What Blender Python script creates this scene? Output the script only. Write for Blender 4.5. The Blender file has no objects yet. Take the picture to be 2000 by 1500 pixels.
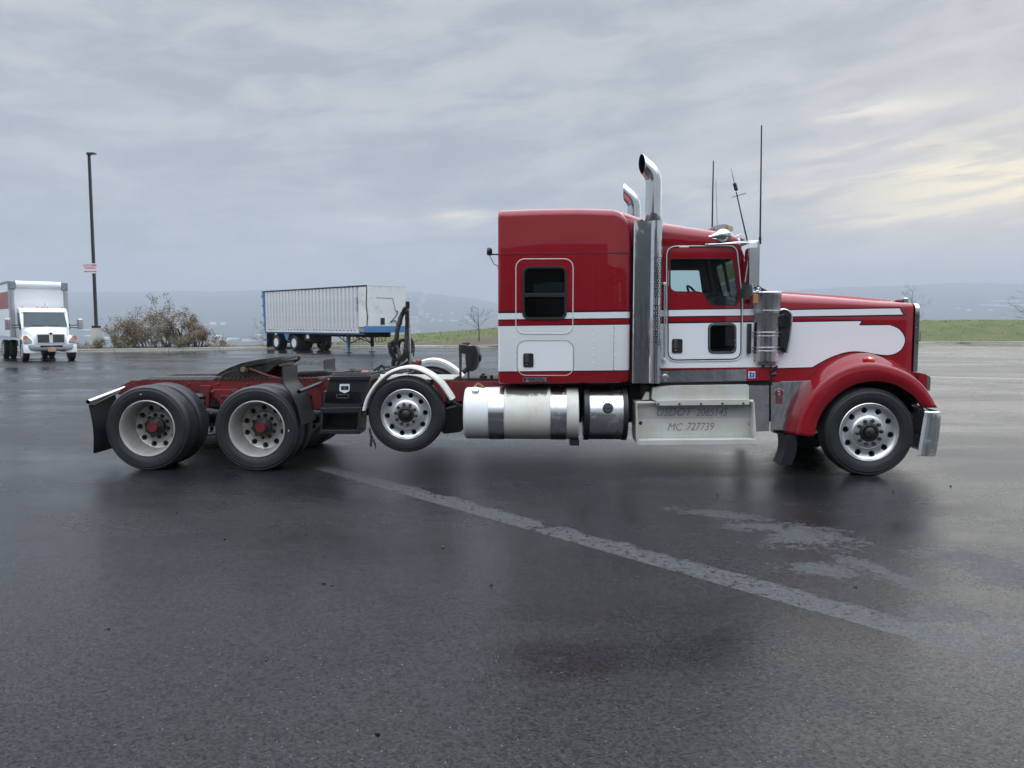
import bpy, bmesh, math, random
from mathutils import Vector, Matrix, noise
from mathutils.geometry import tessellate_polygon

# ---------------------------------------------------------------- camera, sky, sun, exposure
SC = bpy.context.scene
COL = SC.collection
FPX, CX, CY, HOR = 1502.0, 1000.0, 750.0, 632.0     # focal length and horizon of the photograph, in its pixels
CAMH = 1.81
PITCH = math.atan((CY - HOR) / FPX)
cam_d = bpy.data.cameras.new('camera')
cam_d.sensor_fit = 'HORIZONTAL'; cam_d.sensor_width = 36.0
cam_d.lens = 36.0 * FPX / 2000.0
cam_d.clip_start = 0.05; cam_d.clip_end = 60000.0
cam = bpy.data.objects.new('camera', cam_d); COL.objects.link(cam)
cam.location = (0, 0, CAMH); cam.rotation_euler = (math.pi / 2 - PITCH, 0, 0)
SC.camera = cam

SUN_AZ, SUN_EL = math.radians(33), math.radians(9)      # azimuth to the right of the view axis
SUN_DIR = Vector((math.sin(SUN_AZ) * math.cos(SUN_EL), math.cos(SUN_AZ) * math.cos(SUN_EL), math.sin(SUN_EL)))

CLOUD_DARK, CLOUD_LIGHT = (2.66, 2.94, 3.34), (4.18, 4.28, 4.48)
def make_world():
    w = bpy.data.worlds.new('World'); SC.world = w; w.use_nodes = True
    nt = w.node_tree; nt.nodes.clear()
    N = nt.nodes.new; L = nt.links.new
    def math_(op, a, b=None, c=None, clamp=False):
        n = N('ShaderNodeMath'); n.operation = op; n.use_clamp = clamp
        for i, x in enumerate((a, b, c)):
            if x is None: continue
            if isinstance(x, (int, float)): n.inputs[i].default_value = x
            else: L(x, n.inputs[i])
        return n.outputs[0]
    def mix(f, a, b, mode='MIX'):
        n = N('ShaderNodeMix'); n.data_type = 'RGBA'; n.blend_type = mode
        for s, x in ((n.inputs[0], f), (n.inputs[6], a), (n.inputs[7], b)):
            if isinstance(x, (int, float)): s.default_value = x
            elif isinstance(x, tuple): s.default_value = (*x, 1)
            else: L(x, s)
        return n.outputs[2]
    def smooth(x, lo, hi):
        n = N('ShaderNodeMapRange'); n.interpolation_type = 'SMOOTHSTEP'
        L(x, n.inputs[0]); n.inputs[1].default_value = lo; n.inputs[2].default_value = hi
        return n.outputs[0]
    out = N('ShaderNodeOutputWorld'); bg = N('ShaderNodeBackground'); L(bg.outputs[0], out.inputs[0])
    sky = N('ShaderNodeTexSky'); sky.sky_type = 'NISHITA'; sky.sun_disc = False
    sky.sun_elevation = SUN_EL; sky.sun_rotation = SUN_AZ
    sky.air_density = 1.0; sky.dust_density = 3.0
    tc = N('ShaderNodeTexCoord'); d = tc.outputs['Generated']
    nrm = N('ShaderNodeVectorMath'); nrm.operation = 'NORMALIZE'; L(d, nrm.inputs[0])
    sp = N('ShaderNodeSeparateXYZ'); L(nrm.outputs[0], sp.inputs[0])
    x, y, z = sp.outputs
    zc = math_('MAXIMUM', z, 0.0)
    den = math_('ADD', zc, 0.10)
    px, py = math_('DIVIDE', x, den), math_('DIVIDE', y, den)
    cb = N('ShaderNodeCombineXYZ'); L(px, cb.inputs[0]); L(py, cb.inputs[1])
    def nz(scale, detail, rough, dist, off=0.0, sx=1.0):
        m = N('ShaderNodeMapping'); L(cb.outputs[0], m.inputs[0])
        m.inputs[1].default_value = (off, off * 0.7, off); m.inputs[3].default_value = (sx, 1, 1)
        n = N('ShaderNodeTexNoise'); L(m.outputs[0], n.inputs[0])
        n.inputs['Scale'].default_value = scale; n.inputs['Detail'].default_value = detail
        n.inputs['Roughness'].default_value = rough; n.inputs['Distortion'].default_value = dist
        return n.outputs[0]
    big = nz(0.35, 2, 0.5, 0.4, 3.1, 0.8)
    fine = nz(1.15, 5, 0.58, 0.3, 7.7, 0.75)
    veil = math_('ADD', math_('MULTIPLY', big, 0.55), math_('MULTIPLY', fine, 0.45))
    v = smooth(veil, 0.36, 0.66)
    cloud = mix(v, (2.75, 3.05, 3.46), (3.75, 3.93, 4.22))
    # thin spots toward the veiled sun, warm where the cloud is broken
    dt = N('ShaderNodeVectorMath'); dt.operation = 'DOT_PRODUCT'; L(nrm.outputs[0], dt.inputs[0]); dt.inputs[1].default_value = SUN_DIR
    dpos = math_('MAXIMUM', dt.outputs['Value'], 0.0)
    # lumps and streaks of the cloud deck, flattened toward the horizon
    cb2 = N('ShaderNodeCombineXYZ'); L(math_('MULTIPLY', x, 2.4), cb2.inputs[0]); L(math_('ADD', math_('MULTIPLY', z, 8.5), math_('MULTIPLY', x, -0.9)), cb2.inputs[1]); L(math_('MULTIPLY', y, 2.4), cb2.inputs[2])
    nb = N('ShaderNodeTexNoise'); L(cb2.outputs[0], nb.inputs[0]); nb.inputs['Scale'].default_value = 3.1; nb.inputs['Detail'].default_value = 7; nb.inputs['Roughness'].default_value = 0.62; nb.inputs['Distortion'].default_value = 0.35
    nl = N('ShaderNodeTexNoise'); L(cb2.outputs[0], nl.inputs[0]); nl.inputs['Scale'].default_value = 0.9; nl.inputs['Detail'].default_value = 3; nl.inputs['Distortion'].default_value = 0.3
    both = math_('ADD', math_('MULTIPLY', nb.outputs[0], 0.62), math_('MULTIPLY', nl.outputs[0], 0.38))
    lump = smooth(both, 0.40, 0.60); br = None
    cb3 = N('ShaderNodeCombineXYZ'); L(math_('MULTIPLY', x, 2.6), cb3.inputs[0]); L(math_('ADD', math_('MULTIPLY', z, 19.0), math_('MULTIPLY', x, -2.2)), cb3.inputs[1]); L(math_('MULTIPLY', y, 2.6), cb3.inputs[2])
    nc = N('ShaderNodeTexNoise'); L(cb3.outputs[0], nc.inputs[0]); nc.inputs['Scale'].default_value = 2.4; nc.inputs['Detail'].default_value = 7; nc.inputs['Roughness'].default_value = 0.62; nc.inputs['Distortion'].default_value = 0.4
    br = smooth(nc.outputs[0], 0.44, 0.60)
    cloud = mix(math_('MULTIPLY', math_('SUBTRACT', 1.0, smooth(zc, 0.30, 0.55)), 0.8), cloud, mix(lump, CLOUD_DARK, CLOUD_LIGHT))
    g2 = math_('POWER', dpos, 10.0)
    cloud = mix(math_('MULTIPLY', g2, 0.06), cloud, (5.0, 4.9, 4.7))
    hl = math_('SQRT', math_('ADD', math_('MULTIPLY', x, x), math_('ADD', math_('MULTIPLY', y, y), 1e-6)))
    azi = math_('DIVIDE', x, math_('MAXIMUM', y, 0.02))          # tangent of the azimuth ahead
    ahead = smooth(y, 0.05, 0.3)
    for pxc, pyc, sx, sy, amp, base, col in ((1985, 405, 250, 58, 1.0, 0.34, (9.6, 8.2, 4.9)), (1780, 355, 300, 85, 0.55, 0.06, (6.9, 6.3, 4.9)), (1690, 262, 130, 14, 0.7, 0.1, (7.2, 6.7, 5.5)), (1660, 450, 170, 13, 0.9, 0.25, (8.6, 7.6, 5.2)), (1820, 425, 160, 30, 0.6, 0.0, (8.0, 7.1, 5.0)), (1820, 372, 120, 9, 0.8, 0.15, (8.6, 7.7, 5.4)), (1560, 398, 70, 9, 0.5, 0.1, (7.2, 6.6, 5.4)), (1310, 400, 90, 45, 0.40, 0.0, (7.6, 7.1, 5.9)), (905, 428, 62, 17, 1.0, 0.35, (7.8, 7.1, 5.7)), (735, 438, 45, 6, 0.7, 0.3, (7.2, 6.6, 5.7)), (620, 500, 34, 8, 0.6, 0.3, (6.6, 6.1, 5.6))):
        dx = math_('DIVIDE', math_('SUBTRACT', azi, (pxc - 1000)/1502.0), sx/1502.0); dz = math_('DIVIDE', math_('SUBTRACT', math_('DIVIDE', z, hl), (632 - pyc)/1502.0), sy/1502.0)
        g = math_('POWER', 2.718, math_('MULTIPLY', math_('ADD', math_('MULTIPLY', dx, dx), math_('MULTIPLY', dz, dz)), -1.0))
        f = math_('MULTIPLY', math_('MULTIPLY', math_('MULTIPLY', g, ahead), amp), math_('ADD', math_('MULTIPLY', br, 1.0 - base), base), clamp=True)
        cloud = mix(f, cloud, col)
    # overcast luminance climbs toward the zenith
    lift = math_('ADD', 1.0, math_('MULTIPLY', smooth(zc, 0.36, 0.80), 6.6))
    lv = N('ShaderNodeVectorMath'); lv.operation = 'SCALE'; L(cloud, lv.inputs[0]); L(lift, lv.inputs['Scale'])
    col = mix(0.975, sky.outputs[0], lv.outputs[0])
    # below the horizon: dim ground tone
    col = mix(smooth(z, -0.03, -0.005), (1.8, 2.0, 2.2), col)
    L(col, bg.inputs[0]); bg.inputs[1].default_value = 0.1
make_world()

sun_d = bpy.data.lights.new('sun', 'SUN'); sun_d.energy = 0.5; sun_d.angle = math.radians(50); sun_d.color = (1.0, 0.96, 0.89)
sun = bpy.data.objects.new('sun', sun_d); COL.objects.link(sun)
sun.rotation_euler = (-SUN_DIR).to_track_quat('-Z', 'Y').to_euler()

SC.view_settings.view_transform = 'Standard'; SC.view_settings.look = 'None'
SC.view_settings.gamma = 1.0; SC.view_settings.use_curve_mapping = False
SC.view_settings.exposure = 0.57
SC.render.engine = 'CYCLES'
SC.cycles.use_denoising = True
SC.cycles.use_adaptive_sampling = True; SC.cycles.adaptive_threshold = 0.015
SC.world.cycles.sampling_method = 'MANUAL'; SC.world.cycles.sample_map_resolution = 512
SC.cycles.max_bounces = 6; SC.cycles.diffuse_bounces = 3; SC.cycles.glossy_bounces = 4
SC.cycles.transparent_max_bounces = 16; SC.cycles.volume_bounces = 0
SC.cycles.sample_clamp_indirect = 6.0
SC.cycles.caustics_reflective = False; SC.cycles.caustics_refractive = False

# ---------------------------------------------------------------- pixels to places
def ray(px, py):
    a, b = (px - CX) / FPX, -(py - CY) / FPX
    c, s = math.cos(PITCH), math.sin(PITCH)
    return Vector((a, c + s * b, -s + c * b))
def ground(px, py, z=0.0):
    r = ray(px, py); k = (z - CAMH) / r.z
    return Vector((r.x * k, r.y * k, z))
def at_depth(px, py, Y):
    r = ray(px, py); k = Y / r.y
    return Vector((r.x * k, Y, CAMH + r.z * k))

# ---------------------------------------------------------------- mesh helpers
class MB:
    def __init__(s): s.v = []; s.f = []; s.m = []; s.cm = 0
    def add(s, vs, fs):
        o = len(s.v); s.v += [tuple(p) for p in vs]; s.f += [tuple(i + o for i in f) for f in fs]; s.m += [s.cm] * len(fs)
        return s
    def box(s, a, b):
        x0, y0, z0 = (min(a[i], b[i]) for i in range(3)); x1, y1, z1 = (max(a[i], b[i]) for i in range(3))
        return s.add([(x0,y0,z0),(x1,y0,z0),(x1,y1,z0),(x0,y1,z0),(x0,y0,z1),(x1,y0,z1),(x1,y1,z1),(x0,y1,z1)],
                     [(0,3,2,1),(4,5,6,7),(0,1,5,4),(1,2,6,5),(2,3,7,6),(3,0,4,7)])
    def hexa(s, p):      # eight points: four of one face, the four across
        return s.add(p, [(0,3,2,1),(4,5,6,7),(0,1,5,4),(1,2,6,5),(2,3,7,6),(3,0,4,7)])
    def plate(s, outer, holes=(), v0=0.0, v1=0.02):
        """sheet in the (x, z) plane between y = v0 and y = v1 (numbers or functions of x)"""
        f0 = v0 if callable(v0) else (lambda u, w: v0)
        f1 = v1 if callable(v1) else (lambda u, w: v1)
        loops = [list(outer)] + [list(h) for h in holes]
        flat = [p for l in loops for p in l]
        tris = tessellate_polygon([[Vector((p[0], p[1], 0)) for p in l] for l in loops])
        n = len(flat)
        vs = [(p[0], f0(*p), p[1]) for p in flat] + [(p[0], f1(*p), p[1]) for p in flat]
        fs = [tuple(t) for t in tris] + [tuple(i + n for i in reversed(t)) for t in tris]
        o = 0
        for l in loops:
            k = len(l)
            for i in range(k):
                a, b = o + i, o + (i + 1) % k
                fs.append((a, b, b + n, a + n))
            o += k
        return s.add(vs, fs)
    def prism(s, pts, ax, a, b):
        """polygon pts in the plane across axis ax, pulled from a to b"""
        def mk(p, t):
            return {0: (t, p[0], p[1]), 1: (p[0], t, p[1]), 2: (p[0], p[1], t)}[ax]
        n = len(pts)
        tris = tessellate_polygon([[Vector((p[0], p[1], 0)) for p in pts]])
        vs = [mk(p, a) for p in pts] + [mk(p, b) for p in pts]
        fs = [tuple(t) for t in tris] + [tuple(i + n for i in reversed(t)) for t in tris]
        fs += [(i, (i + 1) % n, (i + 1) % n + n, i + n) for i in range(n)]
        return s.add(vs, fs)
    def tube(s, pts, r, n=10, caps=True, closed=False):
        pts = [Vector(p) for p in pts]; m = len(pts)
        rs = [r] * m if isinstance(r, (int, float)) else list(r)
        rings = []; up = None
        for i, p in enumerate(pts):
            if closed: t = (pts[(i + 1) % m] - pts[i - 1])
            else: t = pts[min(i + 1, m - 1)] - pts[max(i - 1, 0)]
            if t.length < 1e-9: t = Vector((0, 0, 1))
            t.normalize()
            if up is None:
                up = Vector((0, 0, 1)) if abs(t.z) < 0.9 else Vector((1, 0, 0))
            up = (up - t * up.dot(t))
            if up.length < 1e-6: up = t.orthogonal()
            up.normalize(); sd = t.cross(up)
            rings.append([p + (up * math.cos(2*math.pi*k/n) + sd * math.sin(2*math.pi*k/n)) * rs[i] for k in range(n)])
        vs = [q for g in rings for q in g]; fs = []
        for i in range(m if closed else m - 1):
            j = (i + 1) % m
            for k in range(n):
                l = (k + 1) % n
                fs.append((i*n + k, i*n + l, j*n + l, j*n + k))
        if caps and not closed:
            fs.append(tuple(reversed(range(n)))); fs.append(tuple((m-1)*n + k for k in range(n)))
        return s.add(vs, fs)
    def lathe(s, prof, c, ax=1, n=32, closed=False):
        """prof: (radius, position along axis ax) turned about the axis through c"""
        c = Vector(c); rings = []
        vs = []; idx = []
        for r, t in prof:
            g = []
            for k in range(n):
                a = 2 * math.pi * k / n; p, q = r * math.cos(a), r * math.sin(a)
                o = {0: (t, p, q), 1: (p, t, q), 2: (p, q, t)}[ax]
                g.append(len(vs)); vs.append(tuple(c + Vector(o)))
            idx.append(g)
        fs = []; m = len(prof)
        for i in range(m if closed else m - 1):
            A, B = idx[i], idx[(i + 1) % m]
            for k in range(n):
                l = (k + 1) % n
                fs.append((A[k], A[l], B[l], B[k]))
        if not closed:
            if prof[0][0] > 1e-4: fs.append(tuple(reversed(idx[0])))
            if prof[-1][0] > 1e-4: fs.append(tuple(idx[-1]))
        return s.add(vs, fs)
    def grid(s, rows, closed_u=False):
        m, n = len(rows), len(rows[0])
        vs = [p for r in rows for p in r]; fs = []
        for i in range(m - 1):
            for k in range(n if closed_u else n - 1):
                l = (k + 1) % n
                fs.append((i*n + k, i*n + l, (i+1)*n + l, (i+1)*n + k))
        return s.add(vs, fs)
    def loft(s, rings):
        """closed rings joined and capped"""
        n = len(rings[0]); s.grid(rings, True)
        o = len(s.v) - n * len(rings)
        s.f.append(tuple(o + k for k in reversed(range(n)))); s.m.append(s.cm)
        s.f.append(tuple(o + (len(rings)-1)*n + k for k in range(n))); s.m.append(s.cm)
        return s
    def mesh(s, name, mats, smooth=35, weld=True, fix=True):
        me = bpy.data.meshes.new(name)
        me.from_pydata(s.v, [], s.f)
        if not isinstance(mats, (list, tuple)): mats = [mats]
        for m in mats: me.materials.append(m)
        if len(mats) > 1: me.polygons.foreach_set('material_index', s.m)
        if weld or fix:
            bm = bmesh.new(); bm.from_mesh(me)
            if weld: bmesh.ops.remove_doubles(bm, verts=bm.verts, dist=1e-5)
            if fix: bmesh.ops.recalc_face_normals(bm, faces=bm.faces)
            bm.to_mesh(me); bm.free()
        if smooth:
            me.shade_smooth(); me.set_sharp_from_angle(angle=math.radians(smooth))
        me.update()
        return me
    def build(s, name, mats, parent=None, smooth=35, bevel=0, weld=True, fix=True, seg=2):
        o = bpy.data.objects.new(name, s.mesh(name, mats, smooth, weld, fix)); COL.objects.link(o)
        if parent: o.parent = parent
        if bevel:
            b = o.modifiers.new('bevel', 'BEVEL'); b.width = bevel; b.segments = seg; b.limit_method = 'ANGLE'; b.angle_limit = math.radians(38)
            b.harden_normals = False
        return o

def empty(name, parent=None, loc=(0, 0, 0), rz=0.0):
    o = bpy.data.objects.new(name, None); COL.objects.link(o); o.empty_display_size = 0.2
    o.location = loc; o.rotation_euler = (0, 0, rz)
    if parent: o.parent = parent
    return o
def tag(o, label=None, cat=None, group=None, kind=None):
    if label: o['label'] = label
    if cat: o['category'] = cat
    if group: o['group'] = group
    if kind: o['kind'] = kind
    return o
def copy_tree(o, parent=None):
    c = o.copy(); COL.objects.link(c); c.parent = parent
    for ch in list(o.children): copy_tree(ch, c)
    return c
def rrect(x0, y0, x1, y1, r, n=5):
    if x1 < x0: x0, x1 = x1, x0
    if y1 < y0: y0, y1 = y1, y0
    out = []
    for cx, cy, a0 in ((x1-r, y0+r, -90), (x1-r, y1-r, 0), (x0+r, y1-r, 90), (x0+r, y0+r, 180)):
        for k in range(n + 1):
            a = math.radians(a0 + 90 * k / n); out.append((cx + r*math.cos(a), cy + r*math.sin(a)))
    return out
def rounded(poly, r, n=4):
    """polygon with its corners cut round; r number or list"""
    out = []; m = len(poly)
    for i, p in enumerate(poly):
        ri = r if isinstance(r, (int, float)) else r[i]
        P = Vector(p); A = Vector(poly[i-1]); B = Vector(poly[(i+1) % m])
        a, b = (A - P), (B - P); t = min(ri, a.length*0.48, b.length*0.48)
        if t < 1e-5: out.append(tuple(P)); continue
        a = P + a.normalized()*t; b = P + b.normalized()*t
        for k in range(n + 1):
            s = k / n
            q = a*(1-s)**2 + P*2*s*(1-s) + b*s*s; out.append((q.x, q.y))
    return out
def spline(pts, n=6, closed=False):
    pts = [Vector(p) for p in pts]; m = len(pts); out = []
    for i in range(m if closed else m - 1):
        if closed: p0, p1, p2, p3 = pts[i-1], pts[i], pts[(i+1) % m], pts[(i+2) % m]
        else: p0, p1, p2, p3 = pts[max(i-1, 0)], pts[i], pts[i+1], pts[min(i+2, m-1)]
        for k in range(n):
            t = k / n
            out.append(0.5*((2*p1) + (p2-p0)*t + (2*p0-5*p1+4*p2-p3)*t*t + (3*p1-p0-3*p2+p3)*t**3))
    if not closed: out.append(pts[-1])
    return out
def inset(poly, d):
    """polygon moved inward by d (simple outlines)"""
    m = len(poly); ar = sum(poly[i-1][0]*poly[i][1] - poly[i][0]*poly[i-1][1] for i in range(m)); sg = 1 if ar > 0 else -1
    out = []
    for i in range(m):
        p, a, b = Vector(poly[i]), Vector(poly[i-1]), Vector(poly[(i+1) % m])
        e1, e2 = (p - a), (b - p)
        if e1.length < 1e-9 or e2.length < 1e-9: out.append(tuple(p)); continue
        e1.normalize(); e2.normalize()
        n1, n2 = Vector((-e1.y, e1.x))*sg, Vector((-e2.y, e2.x))*sg
        h = n1 + n2
        if h.length < 1e-6: h = n1
        h.normalize(); c = max(0.4, h.dot(n1)); q = p + h*(d/c); out.append((q.x, q.y))
    return out
def text_mesh(body, x0, y0, x1, y1, place, depth=0.002, shear=0.0, offset=0.0):
    """lettering fitted to a box; place(x, y, t) gives the 3-D point"""
    cu = bpy.data.curves.new('lettering', 'FONT'); cu.body = body; cu.size = 1.0; cu.shear = shear; cu.offset = offset
    cu.resolution_u = 3; cu.extrude = 0.5
    ob = bpy.data.objects.new('lettering', cu); COL.objects.link(ob)
    me = bpy.data.meshes.new_from_object(ob.evaluated_get(bpy.context.evaluated_depsgraph_get()))
    vs = [v.co.copy() for v in me.vertices]; fs = [tuple(p.vertices) for p in me.polygons]
    bpy.data.objects.remove(ob); bpy.data.curves.remove(cu); bpy.data.meshes.remove(me)
    ax, bx = min(v.x for v in vs), max(v.x for v in vs); ay, by = min(v.y for v in vs), max(v.y for v in vs)
    b = MB()
    b.add([place(x0 + (v.x-ax)/(bx-ax)*(x1-x0), y0 + (v.y-ay)/(by-ay)*(y1-y0), depth*(v.z+0.5)) for v in vs], fs)
    return b

# ---------------------------------------------------------------- materials
class NT:
    def __init__(s, m):
        s.t = m.node_tree; s.t.nodes.clear(); s.n = s.t.nodes.new; s.l = s.t.links.new
    def tex(s): return s.n('ShaderNodeTexCoord').outputs['Object']
    def set(s, sock, x):
        if isinstance(x, (int, float)): sock.default_value = x
        elif isinstance(x, tuple): sock.default_value = (*x, 1) if len(x) == 3 and sock.type == 'RGBA' else x
        else: s.l(x, sock)
    def math(s, op, a, b=None, c=None, clamp=False):
        n = s.n('ShaderNodeMath'); n.operation = op; n.use_clamp = clamp
        for i, x in enumerate((a, b, c)):
            if x is not None: s.set(n.inputs[i], x)
        return n.outputs[0]
    def mix(s, f, a, b, mode='MIX'):
        n = s.n('ShaderNodeMix'); n.data_type = 'RGBA'; n.blend_type = mode
        s.set(n.inputs[0], f); s.set(n.inputs[6], a); s.set(n.inputs[7], b)
        return n.outputs[2]
    def step(s, x, lo, hi, a=0.0, b=1.0):
        n = s.n('ShaderNodeMapRange'); n.interpolation_type = 'SMOOTHSTEP'
        s.set(n.inputs[0], x); n.inputs[1].default_value = lo; n.inputs[2].default_value = hi
        n.inputs[3].default_value = a; n.inputs[4].default_value = b
        return n.outputs[0]
    def noise(s, scale, detail=4, rough=0.55, dist=0.0, stretch=None, vec=None, off=0.0):
        v = vec or s.tex()
        if stretch or off:
            m = s.n('ShaderNodeMapping'); s.l(v, m.inputs[0]); m.inputs[1].default_value = (off, off, off)
            m.inputs[3].default_value = stretch or (1, 1, 1); v = m.outputs[0]
        n = s.n('ShaderNodeTexNoise'); s.l(v, n.inputs[0])
        n.inputs['Scale'].default_value = scale; n.inputs['Detail'].default_value = detail
        n.inputs['Roughness'].default_value = rough; n.inputs['Distortion'].default_value = dist
        return n.outputs[0]
    def sep(s, v=None):
        n = s.n('ShaderNodeSeparateXYZ'); s.l(v or s.tex(), n.inputs[0]); return n.outputs
    def bump(s, h, strength, dist):
        n = s.n('ShaderNodeBump'); n.inputs['Strength'].default_value = strength; n.inputs['Distance'].default_value = dist
        s.l(h, n.inputs['Height']); return n.outputs[0]
    def out(s, color, rough=0.5, metal=0.0, bump=None, coat=0.0, coat_rough=0.03, spec=0.5, emit=None, es=0.0):
        b = s.n('ShaderNodeBsdfPrincipled'); o = s.n('ShaderNodeOutputMaterial'); s.l(b.outputs[0], o.inputs[0])
        s.set(b.inputs['Base Color'], color); s.set(b.inputs['Roughness'], rough); s.set(b.inputs['Metallic'], metal)
        s.set(b.inputs['Coat Weight'], coat); b.inputs['Coat Roughness'].default_value = coat_rough
        b.inputs['Specular IOR Level'].default_value = spec
        if bump is not None: s.l(bump, b.inputs['Normal'])
        if emit: s.set(b.inputs['Emission Color'], emit); b.inputs['Emission Strength'].default_value = es
        return b
def mat(name):
    m = bpy.data.materials.new(name); m.use_nodes = True; return m, NT(m)
def plain(name, col, rough=0.5, metal=0.0, var=0.12, scale=6.0, grime=0.0, grime_col=(0.05, 0.045, 0.04), bump=0.0, bscale=60.0, coat=0.0, spec=0.5):
    m, t = mat(name)
    n = t.noise(scale, 6, 0.6)
    c = t.mix(t.step(n, 0.25, 0.75), tuple(x*(1-var) for x in col), tuple(min(1, x*(1+var)) for x in col))
    r = t.math('ADD', rough - 0.06, t.math('MULTIPLY', n, 0.12), clamp=True)
    if grime:
        g = t.step(t.noise(scale*1.7, 8, 0.68, 0.4, off=5.0), 0.62 - 0.25*grime, 0.80 - 0.12*grime)
        g = t.math('MULTIPLY', g, min(1.0, 0.35 + grime*0.6))
        c = t.mix(g, c, grime_col); r = t.math('ADD', r, t.math('MULTIPLY', g, 0.25), clamp=True)
        if metal: metal = t.math('SUBTRACT', metal, t.math('MULTIPLY', g, 0.8), clamp=True)
    bp = t.bump(t.noise(bscale, 5, 0.6), bump, 0.004) if bump else None
    t.out(c, r, metal, bp, coat, spec=spec)
    return m

RED = (0.262, 0.0060, 0.0125); NAVY = (0.010, 0.008, 0.022); WHITE = (0.84, 0.845, 0.85)
def paint_out(t, col, rough=0.28):
    n = t.noise(0.9, 3, 0.5); f = t.noise(9.0, 7, 0.65, off=3.0)
    dust = t.step(f, 0.55, 0.90, 0.0, 0.05)
    col = t.mix(dust, col, (0.22, 0.21, 0.20))
    t.out(col, t.math('ADD', rough, t.math('MULTIPLY', dust, 1.2)), 0.0, t.bump(t.noise(2.2, 2, 0.5), 0.10, 0.02), coat=1.0, coat_rough=0.025, spec=0.08)
def paint(name, col):
    m, t = mat(name); paint_out(t, col); return m

M = {}
M['red'] = paint('red_paint', RED)
M['white'] = paint('white_paint', WHITE)
M['navy'] = paint('navy_pinstripe', NAVY)
M['chassis_red'] = plain('chassis_red', (0.165, 0.014, 0.017), 0.45, 0, 0.25, 5, grime=0.65, grime_col=(0.035, 0.022, 0.018), bump=0.2, bscale=40)
M['rust'] = plain('rusty_steel', (0.075, 0.038, 0.026), 0.75, 0.2, 0.4, 14, grime=0.6, bump=0.4)
M['black'] = plain('black_plastic', (0.014, 0.0145, 0.016), 0.42, 0, 0.2, 10, grime=0.25, grime_col=(0.05, 0.048, 0.045), bump=0.1)
M['black_gloss'] = plain('black_gloss', (0.006, 0.006, 0.007), 0.08, 0, 0.1)
M['rubber'] = plain('rubber', (0.017, 0.0175, 0.019), 0.50, 0, 0.2, 5, grime=0.35, grime_col=(0.042, 0.042, 0.042), bump=0.12, bscale=90)
M['flap'] = plain('flap_rubber', (0.016, 0.017, 0.019), 0.48, 0, 0.2, 5, grime=0.15, grime_col=(0.035, 0.036, 0.038), bump=0.1, spec=0.35)
M['chrome'] = plain('chrome', (0.60, 0.61, 0.62), 0.085, 1.0, 0.03, 4, grime=0.12, grime_col=(0.25, 0.23, 0.2), bump=0.0)
M['polished'] = plain('polished_aluminium', (0.66, 0.67, 0.68), 0.22, 1.0, 0.06, 4, grime=0.45, grime_col=(0.30, 0.29, 0.27), bump=0.03, bscale=20)
M['alloy'] = plain('wheel_alloy', (0.80, 0.81, 0.82), 0.34, 1.0, 0.04, 9, grime=0.02, grime_col=(0.45, 0.44, 0.42))
M['dull_alloy'] = plain('dull_wheel_alloy', (0.50, 0.485, 0.45), 0.45, 0.55, 0.10, 9, grime=0.45, grime_col=(0.20, 0.18, 0.15))
M['steel'] = plain('dark_steel', (0.030, 0.028, 0.027), 0.6, 0.3, 0.3, 10, grime=0.6, grime_col=(0.06, 0.05, 0.042), bump=0.3)
M['grease'] = plain('greasy_steel', (0.020, 0.018, 0.017), 0.42, 0.2, 0.4, 12, grime=0.7, grime_col=(0.055, 0.043, 0.032), bump=0.6, bscale=35)
M['nut'] = plain('lug_nut', (0.10, 0.095, 0.09), 0.45, 0.8, 0.2, 30, grime=0.5)
M['redcap'] = plain('red_cap', (0.17, 0.016, 0.019), 0.55, 0, 0.25, 20, grime=0.4, grime_col=(0.08, 0.03, 0.03))
M['under'] = plain('underside', (0.010, 0.010, 0.011), 0.7, 0, 0.3, 6)
M['interior'] = plain('interior_trim', (0.020, 0.024, 0.026), 0.6, 0, 0.2, 8)
M['mirror'] = plain('mirror_glass', (0.8, 0.8, 0.8), 0.03, 1.0, 0.02)
M['amber'] = plain('amber_lens', (0.75, 0.20, 0.02), 0.15, 0, 0.1, 40)
M['redlens'] = plain('red_lens', (0.55, 0.02, 0.015), 0.15, 0, 0.1, 40)
M['lamp'] = plain('lamp_glass', (0.55, 0.57, 0.58), 0.08, 0.4, 0.1, 30)
M['fender_white'] = plain('fender_white', (0.72, 0.71, 0.66), 0.35, 0, 0.05, 5, grime=0.35, grime_col=(0.30, 0.26, 0.2))
M['mesh_grey'] = plain('grey_lettering', (0.19, 0.195, 0.195), 0.6, 0, 0.15, 20)
M['blue_sticker'] = plain('blue_sticker', (0.03, 0.12, 0.42), 0.4)
M['sticker_white'] = plain('sticker_white', (0.75, 0.76, 0.78), 0.4)
M['maroon'] = plain('maroon_enamel', (0.16, 0.01, 0.02), 0.3)
M['coil'] = plain('air_coil', (0.02, 0.02, 0.022), 0.4, 0, 0.2)

def shield_mat():
    # polished stainless with slight waviness of the sheet
    m, t = mat('stainless_sheet')
    w = t.noise(1.6, 3, 0.5, 0.6, stretch=(1.6, 1, 0.8)); s = t.noise(60, 3, 0.6, stretch=(1, 1, 0.04))
    g = t.step(t.noise(3, 8, 0.65, off=4.0), 0.5, 0.8)
    c = t.mix(t.math('MULTIPLY', g, 0.5), (0.66, 0.67, 0.68), (0.42, 0.41, 0.39))
    h = t.math('ADD', t.math('MULTIPLY', w, 1.0), t.math('MULTIPLY', s, 0.01))
    t.out(c, t.math('ADD', 0.10, t.math('MULTIPLY', g, 0.16)), 1.0, t.bump(h, 0.30, 0.03)); return m
M['shield'] = shield_mat()

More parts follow.
